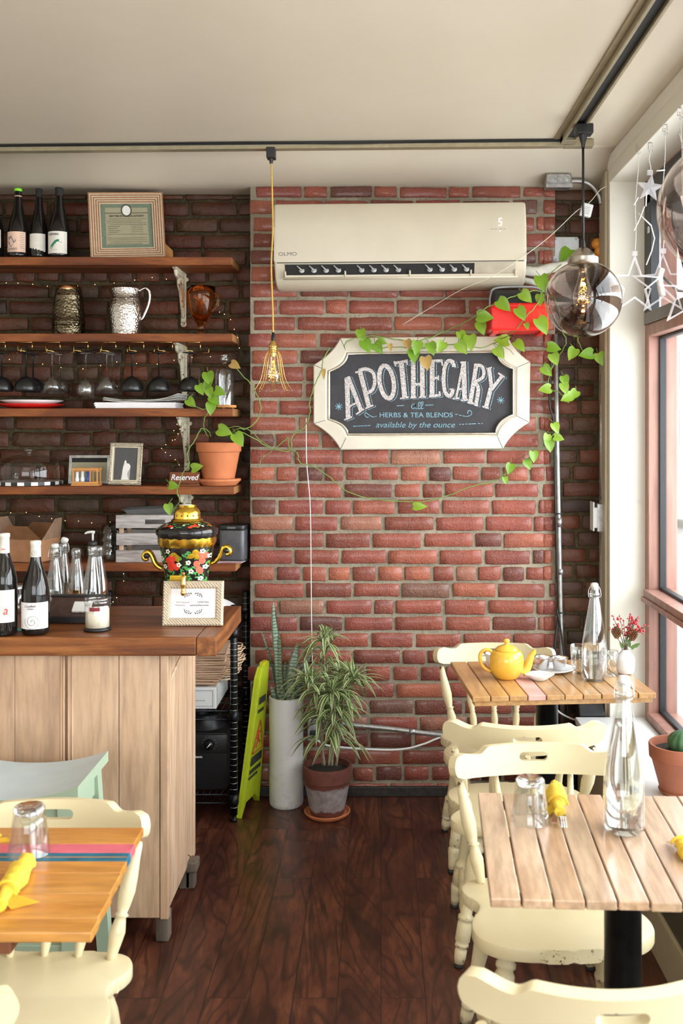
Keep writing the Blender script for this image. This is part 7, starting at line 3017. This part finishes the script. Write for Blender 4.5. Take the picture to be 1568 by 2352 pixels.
for nm, bx, mt in (('leaf_painting', bG, 'paint_leaf'), ('flower_painting', bW, 'paint_white'), ('gold_painting', bY, 'paint_gold'), ('berry_painting', bR, 'paint_red'), ('pink_berry_painting', bC, 'paint_coral')):
    obj(nm, bx, mt, sm)
# painting on the lid
bR, bG, bW = BM(), BM(), BM()


def lid_pt(a, q):
    r0_, z0_ = zr(1213, 68)
    r1_, z1_ = zr(1200, 40)
    r = r0_ + (r1_ - r0_) * q
    z = z0_ + (z1_ - z0_) * q + 0.0035
    return Vector((r * math.sin(a), -r * math.cos(a), z))


def lid_spot(b, a, q, ra, rq, n=10):
    vs = [b.verts.new(lid_pt(a + ra * math.cos(2 * PI * i / n), min(1, max(0, q + rq * math.sin(2 * PI * i / n))))) for i in range(n)]
    f = b.faces.new(vs)
    bmesh.ops.triangulate(b, faces=[f])


for a, q in ((-0.75, 0.35), (-0.6, 0.45), (-0.48, 0.4), (0.42, 0.45), (0.55, 0.6), (0.3, 0.3), (0.6, 0.35), (1.3, 0.4), (-1.4, 0.4)):
    lid_spot(bR, a, q, 0.09, 0.16)
for a in [x * 0.11 for x in range(-14, 15)]:
    lid_spot(bG, a + 0.03, 0.5 + 0.25 * math.sin(a * 9), 0.05, 0.07)
for a, q in ((-0.38, 0.2), (0.05, 0.6), (0.75, 0.6), (0.85, 0.4), (-0.9, 0.6)):
    lid_spot(bW, a, q, 0.06, 0.12)
obj('lid_leaf_painting', bG, 'paint_leaf', sm)
obj('lid_berry_painting', bR, 'paint_red', sm)
obj('lid_flower_painting', bW, 'paint_white', sm)

# wifi frame ------------------------------------------------------------------
m, n = newmat('woven_frame')
v = n.coords()
wv = n.add('ShaderNodeTexWave', wave_type='BANDS', bands_direction='DIAGONAL')
wv.inputs['Scale'].default_value = 62
wv.inputs['Distortion'].default_value = 2.5
wv.inputs['Detail'].default_value = 1
wv.inputs['Detail Scale'].default_value = 6
n.link(v, wv.inputs['Vector'])
n.col(n.ramp(wv.outputs['Fac'], [(0.1, (0.44, 0.34, 0.22)), (0.6, (0.70, 0.60, 0.46))]))
n.set(Roughness=0.5)
n.bump(wv.outputs['Fac'], 0.8, 0.002)
P1 = on(443, 1437, CZ)
wf = thing('wifi_frame', 'small woven cream picture frame with the wi-fi password, on the counter before the samovar', 'picture frame', P1)
wf.rotation_euler = (R(-10), R(-0.8), R(-3))
W2, H2, B2 = 0.204, 0.148, 0.026
b = BM()
o4 = [(-W2 / 2, 0), (W2 / 2, 0), (W2 / 2, H2), (-W2 / 2, H2)]
rings = []
for ins, y in ((0, 0), (0, -0.010), (0.005, -0.015), (B2 - 0.006, -0.013), (B2, -0.006), (B2, 0)):
    rings.append([b.verts.new((x - math.copysign(ins, x), y, z + (ins if z == 0 else -ins))) for x, z in o4])
for A, Bq in zip(rings[:-1], rings[1:]):
    for i in range(4):
        k = (i + 1) % 4
        b.faces.new((A[i], A[k], Bq[k], Bq[i]))
obj('frame', b, 'woven_frame', wf)
b = BM()
box(b, -W2 / 2 + B2 - 0.002, W2 / 2 - B2 + 0.002, -0.005, -0.001, B2 - 0.002, H2 - B2 + 0.002)
cd_ = obj('card', b, 'paper_white', wf)
b = BM()
box(b, -0.03, 0.03, 0.0, 0.004, 0.0, 0.10)
box(b, -0.02, 0.02, 0.0, 0.05, 0.0, 0.004)
obj('easel_back', b, 'black_matte', wf)
text('lettering', 'Wi-Fi Network:', 0.0085, 'ink_grey', cd_, (-0.034, -0.0054, 0.077), sx=0.85, ext=0.0001)
text('lettering', 'LittleChoc', 0.0098, 'ink', cd_, (0.034, -0.0054, 0.078), sx=0.95, ext=0.0001)
text('lettering', 'Password:', 0.0085, 'ink_grey', cd_, (-0.044, -0.0054, 0.0675), sx=0.95, ext=0.0001)
text('lettering', 'peachyafternoon', 0.0098, 'ink', cd_, (0.021, -0.0054, 0.0675), sx=0.95, ext=0.0001)
b = BM()
for zc2, up in ((0.103, 1), (0.044, -1)):
    for s_ in (-1, 1):
        pts = s3([(0.004, 0), (0.012, 0.003 * up), (0.022, -0.001 * up), (0.030, -0.006 * up)])
        ribbon(b, [(s_ * x, zc2 + z) for x, z in pts], 0.0009, th=0.0056)
        for i, (x, z) in enumerate(((0.008, 0.004), (0.015, 0.004), (0.022, 0.002), (0.014, -0.003), (0.021, -0.005), (0.027, -0.001), (0.029, -0.008))):
            blob(b, s_ * x, zc2 + z * up, 0.0034, 0.0013, -0.0057, 8, rot=s_ * (0.7 if z > 0 else -0.7) * up)
obj('wreath_print', b, 'ink', cd_)

# candle ------------------------------------------------------------------------
P = on(224, 1447, CZ)
t = thing('jar_candle', 'white candle in a glass jar on a black coaster, front of the counter', 'candle', P)
b = BM()
lathe(b, [(0, 0), (0.044, 0), (0.0445, 0.007), (0.043, 0.009), (0, 0.009)], seg=40)
obj('coaster', b, 'black_plastic', t)
b = BM()
lathe(b, [(0, 0.012), (0.0385, 0.012), (0.0385, 0.070), (0, 0.072)], seg=12)
obj('wax', b, 'wax', t)
b = BM()
lathe(b, [(0.0405, 0.0095), (0.0415, 0.02), (0.0415, 0.082), (0.0395, 0.087), (0.0425, 0.090), (0.0425, 0.094), (0.041, 0.096), (0.0425, 0.099), (0.0425, 0.106), (0.0405, 0.108)], seg=40, cap=False)
obj('jar', b, 'clear_shell', t)
b = BM()
label_wrap(b, 0.0417, 0.068, 0.080, -0.35, 0.45, 8)
lb_ = obj('maroon_label', b, plain('maroon_label', (0.22, 0.02, 0.03), 0.6).name, t)
b = BM()
label_wrap(b, 0.0415, 0.066, 0.082, -1.2, -0.45, 6)
label_wrap(b, 0.0415, 0.066, 0.082, 0.6, 1.2, 6)
obj('label', b, 'paper_white', lb_)

# counter wine bottles -------------------------------------------------------------
g = 'wine bottles standing on the counter'
BUR = [(0.0, 0.004), (0.036, 0.0), (0.0425, 0.006), (0.0435, 0.02), (0.0435, 0.125), (0.042, 0.145), (0.036, 0.175), (0.026, 0.205), (0.019, 0.228), (0.0155, 0.248), (0.0148, 0.285), (0.0160, 0.286), (0.0160, 0.297), (0.0148, 0.299), (0, 0.300)]
P = on(77, 1458, CZ)
P.y += 0.02
ws = bottle('dark wine bottle with white capsule and spiral label, front of the counter', P, BUR, 1.0, 1.0, g, cap='paper_label', cap_z=0.243, lab=(0.022, 0.106, 'paper_white'), a=(-1.35, 1.35))
for o in ws.children:
    if o.name.startswith('label'):
        bpy.data.objects.remove(o)
        break
b = BM()
label_wrap(b, 0.0435, 0.022, 0.106, -1.35, 1.35, 16)
lb_ = obj('label', b, 'paper_white', ws)


def spiral_on(b, r, cx, cz, R0, turns, w, rev=1):
    pts = []
    for i in range(70):
        u = i / 69
        a = u * turns * 2 * PI
        rad = R0 * (1 - u) ** 0.9 + 0.001
        pts.append((cx + rev * rad * math.cos(a + 2.8), cz + rad * math.sin(a + 2.8)))
    n0 = len(b.verts)
    vs = ribbon(b, pts, w)
    for v in vs:
        ang = v.co.x / r
        v.co.x, v.co.y = (r + 0.0012) * math.sin(ang), -(r + 0.0012) * math.cos(ang)


b = BM()
spiral_on(b, 0.0435, 0.003, 0.046, 0.024, 2.2, 0.0012)
spiral_on(b, 0.0435, 0.003, 0.044, 0.013, 1.0, 0.0010)
obj('spiral_print', b, 'ink_grey', lb_)
onlabel(ws, 'lettering', 'CasaBelfi', 0.011, 'ink_grey', 0.0437, -0.05, 0.095, 0.9, 0.1)
onlabel(ws, 'lettering', 'ROSSO', 0.0065, 'ink_grey', 0.0437, 0.0, 0.086, 1.0)
b = BM()
spiral_on(b, 0.0160, 0.0, 0.262, 0.009, 2, 0.0009)
obj('capsule_spiral', b, 'ink_grey', ws)
P = on(2, 1462, CZ)
P.y += 0.03
w2 = bottle('tall dark wine bottle with white label and red letter, left edge of the counter', P, WINE, 1.04, 0.99, g, cap='paper_label', cap_z=0.262, lab=(0.045, 0.148, 'paper_label'), a=(-1.2, 1.2))
onlabel(w2, 'lettering', 'a', 0.040, 'ink_red', 0.0402, 0.42, 0.083, 0.9, 0.2)
onlabel(w2, 'lettering', 'nas', 0.010, 'ink_red', 0.0158, 0.2, 0.276, 1.0, 0.2)

# leather tray with card reader -------------------------------------------------------
P = on(165, 1432, CZ)
t = thing('receipt_case', 'dark brown leather receipt case on the counter behind the bottles', 'case', P, R(-3))
b = BM()
yz_prism(b, [(0, 0), (0.06, 0), (0.07, 0.082), (0.045, 0.086), (0.0, 0.03)], -0.085, 0.105)
bmesh.ops.bevel(b, geom=b.edges[:], offset=0.004, segments=2, profile=0.6, affect='EDGES')
obj('leather_case', b, 'dark_leather', t)
b = BM()
box(b, -0.09, 0.11, -0.004, 0.004, 0.0, 0.022, 0.003)
box(b, -0.09, 0.11, 0.04, 0.075, 0.08, 0.088, 0.003)
obj('case_rim', b, 'black_plastic', t)
t = thing('card_reader', 'small white card reader resting against the leather receipt case', 'card reader', P + Vector((0.028, 0.0055, 0.0365)), R(-3))
t.rotation_euler = (R(42), 0, R(-3))
b = BM()
box(b, -0.030, 0.034, -0.003, 0.040, -0.000, 0.011, 0.004, seg=3)
obj('reader_body', b, 'white_plastic', t)
b = BM()
box(b, -0.003, 0.003, -0.0036, -0.002, 0.003, 0.005)
obj('port', b, 'black_plastic', t)
b = BM()
box(b, -0.03, 0.03, -0.02, 0.02, 0, 0.0015)
o = obj('teal_card', b, plain('teal_card', (0.08, 0.42, 0.40), 0.6).name, None, loc=on(30, 1447, CZ), rot=(0, 0, R(5)))
tag(o, 'teal card lying on the counter between the two wine bottles', 'card')
t = thing('glass_jar', 'small clear glass jar on the counter behind the two wine bottles', 'jar', on(38, 1407, CZ))
b = BM()
lathe(b, [(0.0, 0.003), (0.036, 0.003), (0.038, 0.01), (0.038, 0.075), (0.030, 0.086), (0.030, 0.095)], seg=28, cap=False)
obj('jar_glass', b, 'clear_shell', t)
b = BM()
lathe(b, [(0.0315, 0.088), (0.0315, 0.10), (0, 0.101)], seg=28, cap=False)
obj('lid', b, 'steel', t)

# swing-top bottles -----------------------------------------------------------------------
SW = [(0.0, 0.006), (0.036, 0.0), (0.0435, 0.006), (0.045, 0.018), (0.045, 0.10), (0.0425, 0.135), (0.0345, 0.185), (0.0255, 0.235), (0.0190, 0.275), (0.0155, 0.292), (0.0150, 0.296), (0.0175, 0.300), (0.0175, 0.308), (0.0150, 0.312), (0.0155, 0.326), (0.0140, 0.330)]
CAR = [(0.0, 0.006), (0.034, 0.0), (0.040, 0.006), (0.041, 0.018), (0.041, 0.06), (0.036, 0.11), (0.026, 0.165), (0.0185, 0.205), (0.0160, 0.225), (0.0175, 0.230), (0.0190, 0.240), (0.0185, 0.252), (0.0160, 0.258)]


def glass_bottle(name, label, loc, prof, wall, fill=None, fillmat='water', group=None, swing=True, open_cap=False, base_solid=0.014, mat='glass'):
    t = thing(name, label, 'bottle', loc, 0, group)
    b = BM()
    inner = [(max(r - wall, 0.004), z) for r, z in prof if z >= 0.018]
    inner[0] = (inner[0][0], base_solid + 0.004)
    full = prof + list(reversed(inner)) + [(0, base_solid)]
    lathe(b, full, seg=40, cap=False)
    obj('glass_body', b, mat, t)
    if fill:
        b = BM()
        fp = [(0, base_solid + 0.0005)] + [(r - 0.0002, z) for r, z in inner if z < fill]
        rl = fp[-1][0]
        pts = [p for p in inner if p[1] >= fill]
        if pts:
            a0, a1 = fp[-1], pts[0]
            k = (fill - a0[1]) / (a1[1] - a0[1])
            rl = a0[0] + (a1[0] - a0[0]) * k
        fp += [(rl, fill), (0, fill)]
        lathe(b, fp, seg=40, cap=False)
        obj('liquid', b, fillmat, t)
    H = prof[-1][1]
    if swing:
        b = BM()
        mt = Matrix.Translation((0.0, 0, H)) if not open_cap else Matrix.Translation((0.004, 0, H + 0.004)) @ Matrix.Rotation(R(18), 4, 'Y')
        lathe(b, [(0.010, -0.008), (0.012, 0.0), (0.0135, 0.003), (0.0135, 0.010), (0.010, 0.014), (0, 0.015)], seg=20, mat=mt)
        obj('stopper', b, 'white_plastic', t)
        b = BM()
        for s_ in (-1, 1):
            tube(b, spline([(s_ * 0.010, 0, H + 0.008), (s_ * 0.018, 0, H - 0.004), (s_ * 0.022, -0.002, H - 0.020), (s_ * 0.0215, -0.004, H - 0.034), (s_ * 0.018, -0.002, H - 0.036)], 4), 0.0011, 6)
        tube(b, [(0.0182 * math.cos(a), 0.0182 * math.sin(a), H - 0.026) for a in [i * PI / 10 for i in range(20)]], 0.0012, 6, closed=True)
        tube(b, [(0.0186 * math.cos(a), 0.0186 * math.sin(a) - 0.002, H - 0.034) for a in [PI + i * PI / 10 for i in range(11)]], 0.0011, 6)
        obj('wire_bail', b, 'steel', t)
    return t


g = 'bottles lined up at the back of the counter'
cb_y = 3.665


def cbl(px, d=cb_y):
    return Vector(((px - VX) * d / FPX, d, CZ))


glass_bottle('swing_top_bottle', 'clear swing-top bottle, front left of the row at the back of the counter', cbl(126, 3.60), scalep(CAR, 0.92, 0.90), 0.003, 0.12, 'water', g, mat='clear_shell')
glass_bottle('swing_top_bottle', 'clear swing-top bottle with tilted stopper, second in the row behind', cbl(145, 3.69), scalep(CAR, 0.92, 0.93), 0.003, None, 'water', g, open_cap=True, mat='clear_shell')
glass_bottle('oil_bottle', 'clear conical bottle with golden liquid and no stopper, behind the card reader', cbl(175, 3.625), scalep(CAR, 0.92, 0.88), 0.003, 0.10, 'juice', g, swing=False, mat='clear_shell')
glass_bottle('syrup_bottle', 'bottle of orange juice half hidden behind the pump bottle', cbl(226, 3.69), scalep(CAR, 0.90, 0.88), 0.003, 0.11, 'juice', g, swing=False, mat='clear_shell')
t = glass_bottle('pump_bottle', 'clear bottle with a white pump dispenser, rightmost at the back of the counter', cbl(213, 3.56), scalep(CAR, 0.92, 0.95), 0.003, 0.06, 'water', g, swing=False, mat='clear_shell')
b = BM()
lathe(b, [(0.014, 0.243), (0.0155, 0.247), (0.0155, 0.256), (0.008, 0.262), (0, 0.262)], seg=20)
obj('pump_collar', b, 'black_plastic', t)
b = BM()
tube(b, [(0, 0, 0.26), (0, 0, 0.288)], 0.0035, 8)
tube(b, spline([(0.006, 0, 0.290), (-0.005, 0, 0.292), (-0.020, 0, 0.290), (-0.028, 0, 0.286)], 4), 0.0045, 8, rad=[0.006, 0.006, 0.0058, 0.0055, 0.005, 0.005, 0.0045, 0.0045, 0.004, 0.004, 0.0035, 0.003, 0.003])
obj('pump_head', b, 'white_plastic', t)

# ============================================================ FAR TABLE
TT = 0.7505


def ont(px, py):
    return on(px, py, TT)


P = ont(1163, 1557)
tp = thing('teapot', 'glossy yellow round teapot with lid on the far table', 'teapot', P, R(-4))
b = BM()
k = 1.0
BP = [(0, 0.002), (0.036, 0.0), (0.041, 0.004), (0.052, 0.018), (0.0605, 0.040), (0.062, 0.058), (0.060, 0.078), (0.055, 0.090), (0.050, 0.097), (0.042, 0.100), (0.038, 0.098), (0.035, 0.094), (0, 0.093)]
lathe(b, BP, seg=56)
autosmooth(obj('pot_body', b, 'yellow_glaze', tp), 50)
b = BM()
lathe(b, [(0.040, 0.0985), (0.041, 0.103), (0.034, 0.110), (0.018, 0.117), (0.008, 0.119), (0.0065, 0.123), (0.0105, 0.128), (0.0115, 0.134), (0.008, 0.139), (0, 0.140)], seg=40)
autosmooth(obj('lid', b, 'yellow_glaze', tp), 50)
b = BM()
sp_pts = spline([(0.052, 0, 0.022), (0.070, 0, 0.034), (0.080, 0, 0.058), (0.088, 0, 0.080), (0.098, 0, 0.094), (0.104, 0, 0.096)], 5)
nr = len(sp_pts)
tube(b, sp_pts, 0.01, 16, rad=[0.020 - 0.013 * (i / (nr - 1)) ** 0.7 for i in range(nr)])
obj('spout', b, 'yellow_glaze', tp)
b = BM()
tube(b, spline([(-0.048, 0, 0.088), (-0.062, 0, 0.098), (-0.080, 0, 0.098), (-0.094, 0, 0.082), (-0.093, 0, 0.058), (-0.080, 0, 0.036), (-0.056, 0, 0.022)], 6), 0.0062, 12)
obj('handle', b, 'yellow_glaze', tp)
t = thing('teacup', 'white cup mostly hidden behind the yellow teapot', 'cup', ont(1138, 1536), 0)
b = BM()
lathe(b, [(0, 0.003), (0.02, 0), (0.024, 0.004), (0.036, 0.03), (0.039, 0.058), (0.037, 0.058), (0.034, 0.03), (0.02, 0.008), (0, 0.007)], seg=32)
obj('cup_body', b, 'white_ceramic', t)
b = BM()
tube(b, spline([(-0.036, 0, 0.05), (-0.054, 0, 0.048), (-0.056, 0, 0.03), (-0.034, 0, 0.02)], 5), 0.003, 8)
obj('handle', b, 'white_ceramic', t)
g = 'small white dishes on the far table'
P = ont(1270, 1541)
b = BM()
lathe(b, [(0, 0), (0.045, 0), (0.055, 0.003), (0.076, 0.011), (0.076, 0.014), (0.054, 0.008), (0, 0.006)], seg=48)
o = obj('saucer', b, 'white_ceramic', None, loc=P)
tag(o, 'round white plate under the two steel dip cups on the far table', 'saucer', g)
P2 = ont(1238, 1561)
b = BM()
lathe(b, [(0, 0), (0.024, 0), (0.028, 0.003), (0.042, 0.018), (0.043, 0.022), (0.039, 0.022), (0.026, 0.009), (0, 0.007)], seg=48, rfun=lambda a, z: 1 + 0.28 * (max(0, math.cos(a)) ** 24 + max(0, -math.cos(a)) ** 24) * (z > 0.017))
o = obj('tea_bag_dish', b, 'white_ceramic', None, loc=P2)
tag(o, 'small white tea-bag dish with two lugs in front of the plate on the far table', 'dish', g)
for px, dy, lb in ((1246, 0.0, 'left steel dip cup on the white plate'), (1284, -0.012, 'right steel dip cup on the white plate')):
    b = BM()
    lathe(b, [(0, 0.0), (0.021, 0), (0.022, 0.002), (0.029, 0.040), (0.033, 0.043), (0.033, 0.045), (0.028, 0.044), (0.0205, 0.003), (0, 0.003)], seg=40)
    d = P.y + dy
    o = obj('dip_cup', b, 'chrome', None, loc=((px - VX) * d / FPX, d, TT + 0.0085))
    tag(o, lb, 'cup', 'steel dip cups on the plate')
    autosmooth(o, 40)
TB = [(0, 0.004), (0.024, 0.0), (0.027, 0.006), (0.029, 0.02), (0.031, 0.05), (0.034, 0.100), (0.0325, 0.102), (0.029, 0.05), (0.0265, 0.022), (0, 0.014)]
b = BM()
lathe(b, TB, seg=16)
o = obj('tumbler', b, 'clear_shell', None, loc=ont(1330, 1546))
tag(o, 'clear faceted tumbler left of the swing-top bottle on the far table', 'glass')
glass_bottle('water_bottle', 'tall clear swing-top bottle, part filled with water, on the far table', ont(1366, 1563) + Vector((0, 0.01, 0)), SW, 0.0035, 0.130, 'water', 'tall swing-top water bottles', base_solid=0.008, mat='clear_shell')
b = BM()
lathe(b, [(0, 0), (0.026, 0.0), (0.027, 0.003), (0.004, 0.006), (0.0035, 0.02), (0.018, 0.035), (0.024, 0.06), (0.023, 0.09), (0.022, 0.09), (0.022, 0.06), (0.016, 0.037), (0, 0.03)], seg=28)
o = obj('stem_glass', b, 'clear_shell', None, loc=ont(1404, 1551))
tag(o, 'little clear stemmed glass between the bottle and vase on the far table', 'glass')
P = ont(1436, 1546)
va = thing('bud_vase', 'small white vase of red berries and brown cones on the far table', 'vase', P)
b = BM()
lathe(b, [(0, 0.003), (0.024, 0), (0.030, 0.005), (0.033, 0.02), (0.034, 0.05), (0.030, 0.066), (0.018, 0.077), (0.0135, 0.084), (0.0135, 0.087)], seg=40, cap=False)
autosmooth(obj('vase_body', b, 'white_ceramic', va), 50)
b = BM()
lathe(b, [(0.0135, 0.086), (0.0140, 0.10), (0.020, 0.115), (0.024, 0.119)], seg=32, cap=False)
obj('glass_neck', b, 'clear_shell', va)
rr = random.Random(31)
bt, bb_, bc, bg = BM(), BM(), BM(), BM()
for i in range(17):
    a = R(rr.uniform(20, 160))
    L = rr.uniform(0.075, 0.125)
    yo = rr.uniform(-0.03, 0.03)
    p0 = Vector((rr.uniform(-0.006, 0.006), rr.uniform(-0.006, 0.006), 0.085))
    p1 = p0 + Vector((math.cos(a) * L * 0.25, yo * 0.4, 0.055))
    p2 = p0 + Vector((math.cos(a) * L * 0.72, yo, 0.045 + math.sin(a) * L * 0.72))
    S = spline([p0, p1, p2], 6)
    tube(bt, S, 0.0011, 5)
    for q in range(7):
        s = S[min(len(S) - 1, int(len(S) * (0.5 + 0.5 * rr.random())))]
        c_ = s + Vector((rr.uniform(-0.012, 0.012), rr.uniform(-0.010, 0.010), rr.uniform(-0.010, 0.010)))
        tube(bt, [s, c_], 0.0006, 4)
        r_ = rr.uniform(0.0024, 0.0058) if rr.random() < 0.4 else rr.uniform(0.0018, 0.0032)
        lathe(bb_, [(0, -r_)] + [(r_ * math.sin(PI * j / 6), -r_ * math.cos(PI * j / 6)) for j in range(1, 6)] + [(0, r_)], c=c_, seg=8)
for x, z in ((-0.034, 0.148), (0.024, 0.140)):
    c_ = Vector((x, -0.008, z))
    tube(bt, spline([(0, 0, 0.085), (x * 0.5, -0.004, 0.11), c_ - Vector((0, 0, 0.016))], 4), 0.0014, 5)
    for ly in range(7):
        for q in range(11):
            a = 2 * PI * (q + ly * 0.5) / 11
            rr_ = 0.021 * math.sin(PI * (ly + 1.2) / 8.5)
            zz_ = -0.018 + ly * 0.006
            p = c_ + Vector((rr_ * math.cos(a) * 0.55, rr_ * math.sin(a) * 0.55, zz_))
            q2 = c_ + Vector((rr_ * math.cos(a), rr_ * math.sin(a), zz_ + 0.006))
            tube(bc, [p, q2], 0.002, 4, rad=[0.0032, 0.0010])
for x, z, a in ((0.008, 0.105, 1.3), (-0.012, 0.10, 2.2), (0.018, 0.098, 0.5), (0.03, 0.105, 0.3), (0.0, 0.112, 1.6)):
    heart_leaf(bg, (x, -0.01, z - 0.005), (x + 0.022 * math.cos(a), -0.014, z + 0.022 * math.sin(a)), 0.014, (0, -1, 0.2))
obj('twigs', bt, 'twig', va)
o = obj('berries', bb_, 'berry', va)
o['kind'] = 'stuff'
obj('cones', bc, 'cone_brown', va)
obj('green_leaves', bg, 'leaf_dark', va)

# ============================================================ NEAR TABLE
glass_bottle('water_bottle', 'tall clear swing-top water bottle in the foreground on the near window table', ont(1435, 1912) + Vector((0, 0.012, 0)), SW, 0.0035, 0.245, 'water', 'tall swing-top water bottles', base_solid=0.010, mat='clear_shell')
UP = [(0.0435, 0.0), (0.0445, 0.002), (0.041, 0.03), (0.034, 0.068), (0.0325, 0.082), (0.032, 0.094), (0.0285, 0.099), (0, 0.097), (0, 0.082), (0.027, 0.081), (0.0315, 0.066), (0.0385, 0.03), (0.042, 0.002)]


def upturned(label, loc):
    t = thing('drinking_glass', label, 'glass', loc, 0, 'upturned drinking glasses')
    b = BM()
    lathe(b, UP + [UP[0]], seg=48, cap=False, rfun=lambda a, z: 1 + (0.035 * abs(math.cos(a * 5)) if z > 0.06 else 0.0))
    obj('glass_body', b, 'clear_shell', t)
    b = BM()
    lathe(b, [(0, 0.084), (0.0275, 0.084), (0.0312, 0.094), (0.028, 0.098), (0, 0.0965)], seg=40)
    obj('thick_base', b, 'glass', t)
    return t


upturned('heavy clear glass standing upside down on the near window table', ont(1217, 1886))
upturned('heavy clear glass standing upside down on the striped orange table', ont(67, 1958))


def napkin_roll(label, p_top, p_bot, r=0.018, cutlery=True, tail=(0.03, 0.0), flat=0.8):
    """yellow napkin rolled round cutlery, lying from p_top to p_bot; the cutlery sticks out at p_bot"""
    t = thing('napkin_roll', label, 'napkin', p_top, 0, 'yellow napkins rolled round cutlery')
    d = p_bot - p_top
    L = d.length
    ax = d.normalized()
    b = BM()
    n = 16
    pts, rad = [], []
    for i in range(n + 1):
        u = i / n
        rad.append(r * (0.55 + 0.55 * math.sin(min(1, u * 1.15 + 0.08) * PI) ** 0.7) * (1 + 0.08 * math.sin(i * 2.1)))
        pts.append(ax * (L * 0.72 * u) + Vector((0.0015 * math.sin(i * 1.3), 0, r * flat)))
    tube(b, pts, r, 18, rad=rad)
    sd = ax.cross(Vector((0, 0, 1))).normalized()
    for v in b.verts:
        a = noise.noise(v.co * 60) * 0.005 + noise.noise(v.co * 25) * 0.004
        v.co += Vector((0, 0, 1)) * a + sd * a * 0.6
        v.co.z = max(v.co.z, 0.0015)
    # wrap edge
    for k in range(1):
        c0 = ax * (L * 0.5)
        tube(b, [c0 + Vector((0, 0, r * flat)) + (sd * math.cos(q) + Vector((0, 0, 1)) * math.sin(q)) * r * 1.1 + ax * (0.016 * q / 3.1) for q in [0.1 + 2.9 * j / 9 for j in range(10)]], 0.0035, 6)
    o = obj('napkin_cloth', b, 'yellow_napkin', t)
    b = BM()
    q0 = ax * (L * 0.55)
    vs = [b.verts.new(q) for q in (q0 + sd * r * 0.4 + Vector((0, 0, r * 1.2)), q0 + sd * (r + tail[0]) + ax * 0.012 + Vector((0, 0, 0.004)), q0 + sd * (r * 0.8 + tail[0] * 0.4) + ax * 0.035 + Vector((0, 0, 0.003)), q0 + ax * 0.028 + Vector((0, 0, r)))]
    b.faces.new(vs)
    bmesh.ops.solidify(b, geom=b.faces, thickness=0.002)
    obj('napkin_tail', b, 'yellow_napkin', t)
    if cutlery:
        b = BM()
        o1 = Vector((0, 0, r * 0.7))
        for k, s_ in enumerate((-0.005, 0.0, 0.005)):
            tube(b, [ax * (L * 0.84) + sd * (s_ - 0.006) + o1, ax * (L * 1.0) + sd * (s_ - 0.006) + Vector((0, 0, 0.004))], 0.0014, 5)
        hull(b, [ax * (L * 0.6) + sd * -0.010 + o1, ax * (L * 0.6) + sd * -0.002 + o1, ax * (L * 0.84) + sd * 0.0015 + o1, ax * (L * 0.84) + sd * -0.0135 + o1], Vector((0, 0, 0.002)))
        obj('fork', b, 'chrome', t)
        b = BM()
        hull(b, [ax * (L * 0.6) + sd * 0.003 + o1, ax * (L * 0.6) + sd * 0.011 + o1, ax * (L * 0.93) + sd * 0.020 + Vector((0, 0, 0.008)), ax * (L * 0.95) + sd * 0.010 + Vector((0, 0, 0.008))], Vector((0, 0, 0.002)))
        obj('knife', b, 'chrome', t)
    return t


napkin_roll('yellow napkin roll with fork and knife beside the upturned glass, near window table', ont(1274, 1822), ont(1289, 1905), 0.020)
napkin_roll('yellow napkin roll with fork cut by the right edge, near window table', ont(1592, 1985), ont(1543, 1938), 0.017)
napkin_roll('yellow napkin roll lying diagonally before the upturned glass on the striped table', ont(62, 1992), ont(-30, 2150), 0.020, False, (-0.085, 0))
napkin_roll('scrap of yellow napkin at the left edge behind the glass on the striped table', ont(-40, 1940), ont(4, 1935), 0.010, False, (0.0, 0))

# ============================================================ POT ON THE WINDOW SILL
plain('sill_clay', (0.36, 0.115, 0.06), 0.6, 0, 0.15, 12)
cp = thing('cactus_pot', 'terracotta pot with a dark green cactus on the white sill, right edge', 'plant', (1.020, 3.43, 0.3955))
b = BM()
lathe(b, [(0, 0), (0.06, 0), (0.066, 0.008), (0.07, 0.014), (0.064, 0.014), (0, 0.008)], seg=32)
obj('saucer', b, 'sill_clay', cp)
b = pot_bm(0.100, 0.062, 0.160, 0.048)
for v in b.verts:
    v.co.z += 0.0095
autosmooth(obj('pot', b, 'sill_clay', cp), 35)
b = BM()
lathe(b, [(0, 0.150), (0.087, 0.145)], seg=24, cap=False)
obj('soil', b, 'soil', cp)
b = BM()
lathe(b, [(0, 0.14)] + [(0.052 * math.sin(PI * i / 12), 0.175 - 0.042 * math.cos(PI * i / 12)) for i in range(2, 12)] + [(0, 0.217)], seg=48, c=(0.012, -0.01, 0), rfun=lambda a, z: 1 + 0.06 * math.cos(a * 12))
obj('cactus_body', b, plain('cactus_green', (0.06, 0.16, 0.07), 0.5, 0, 0.15, 30).name, cp)
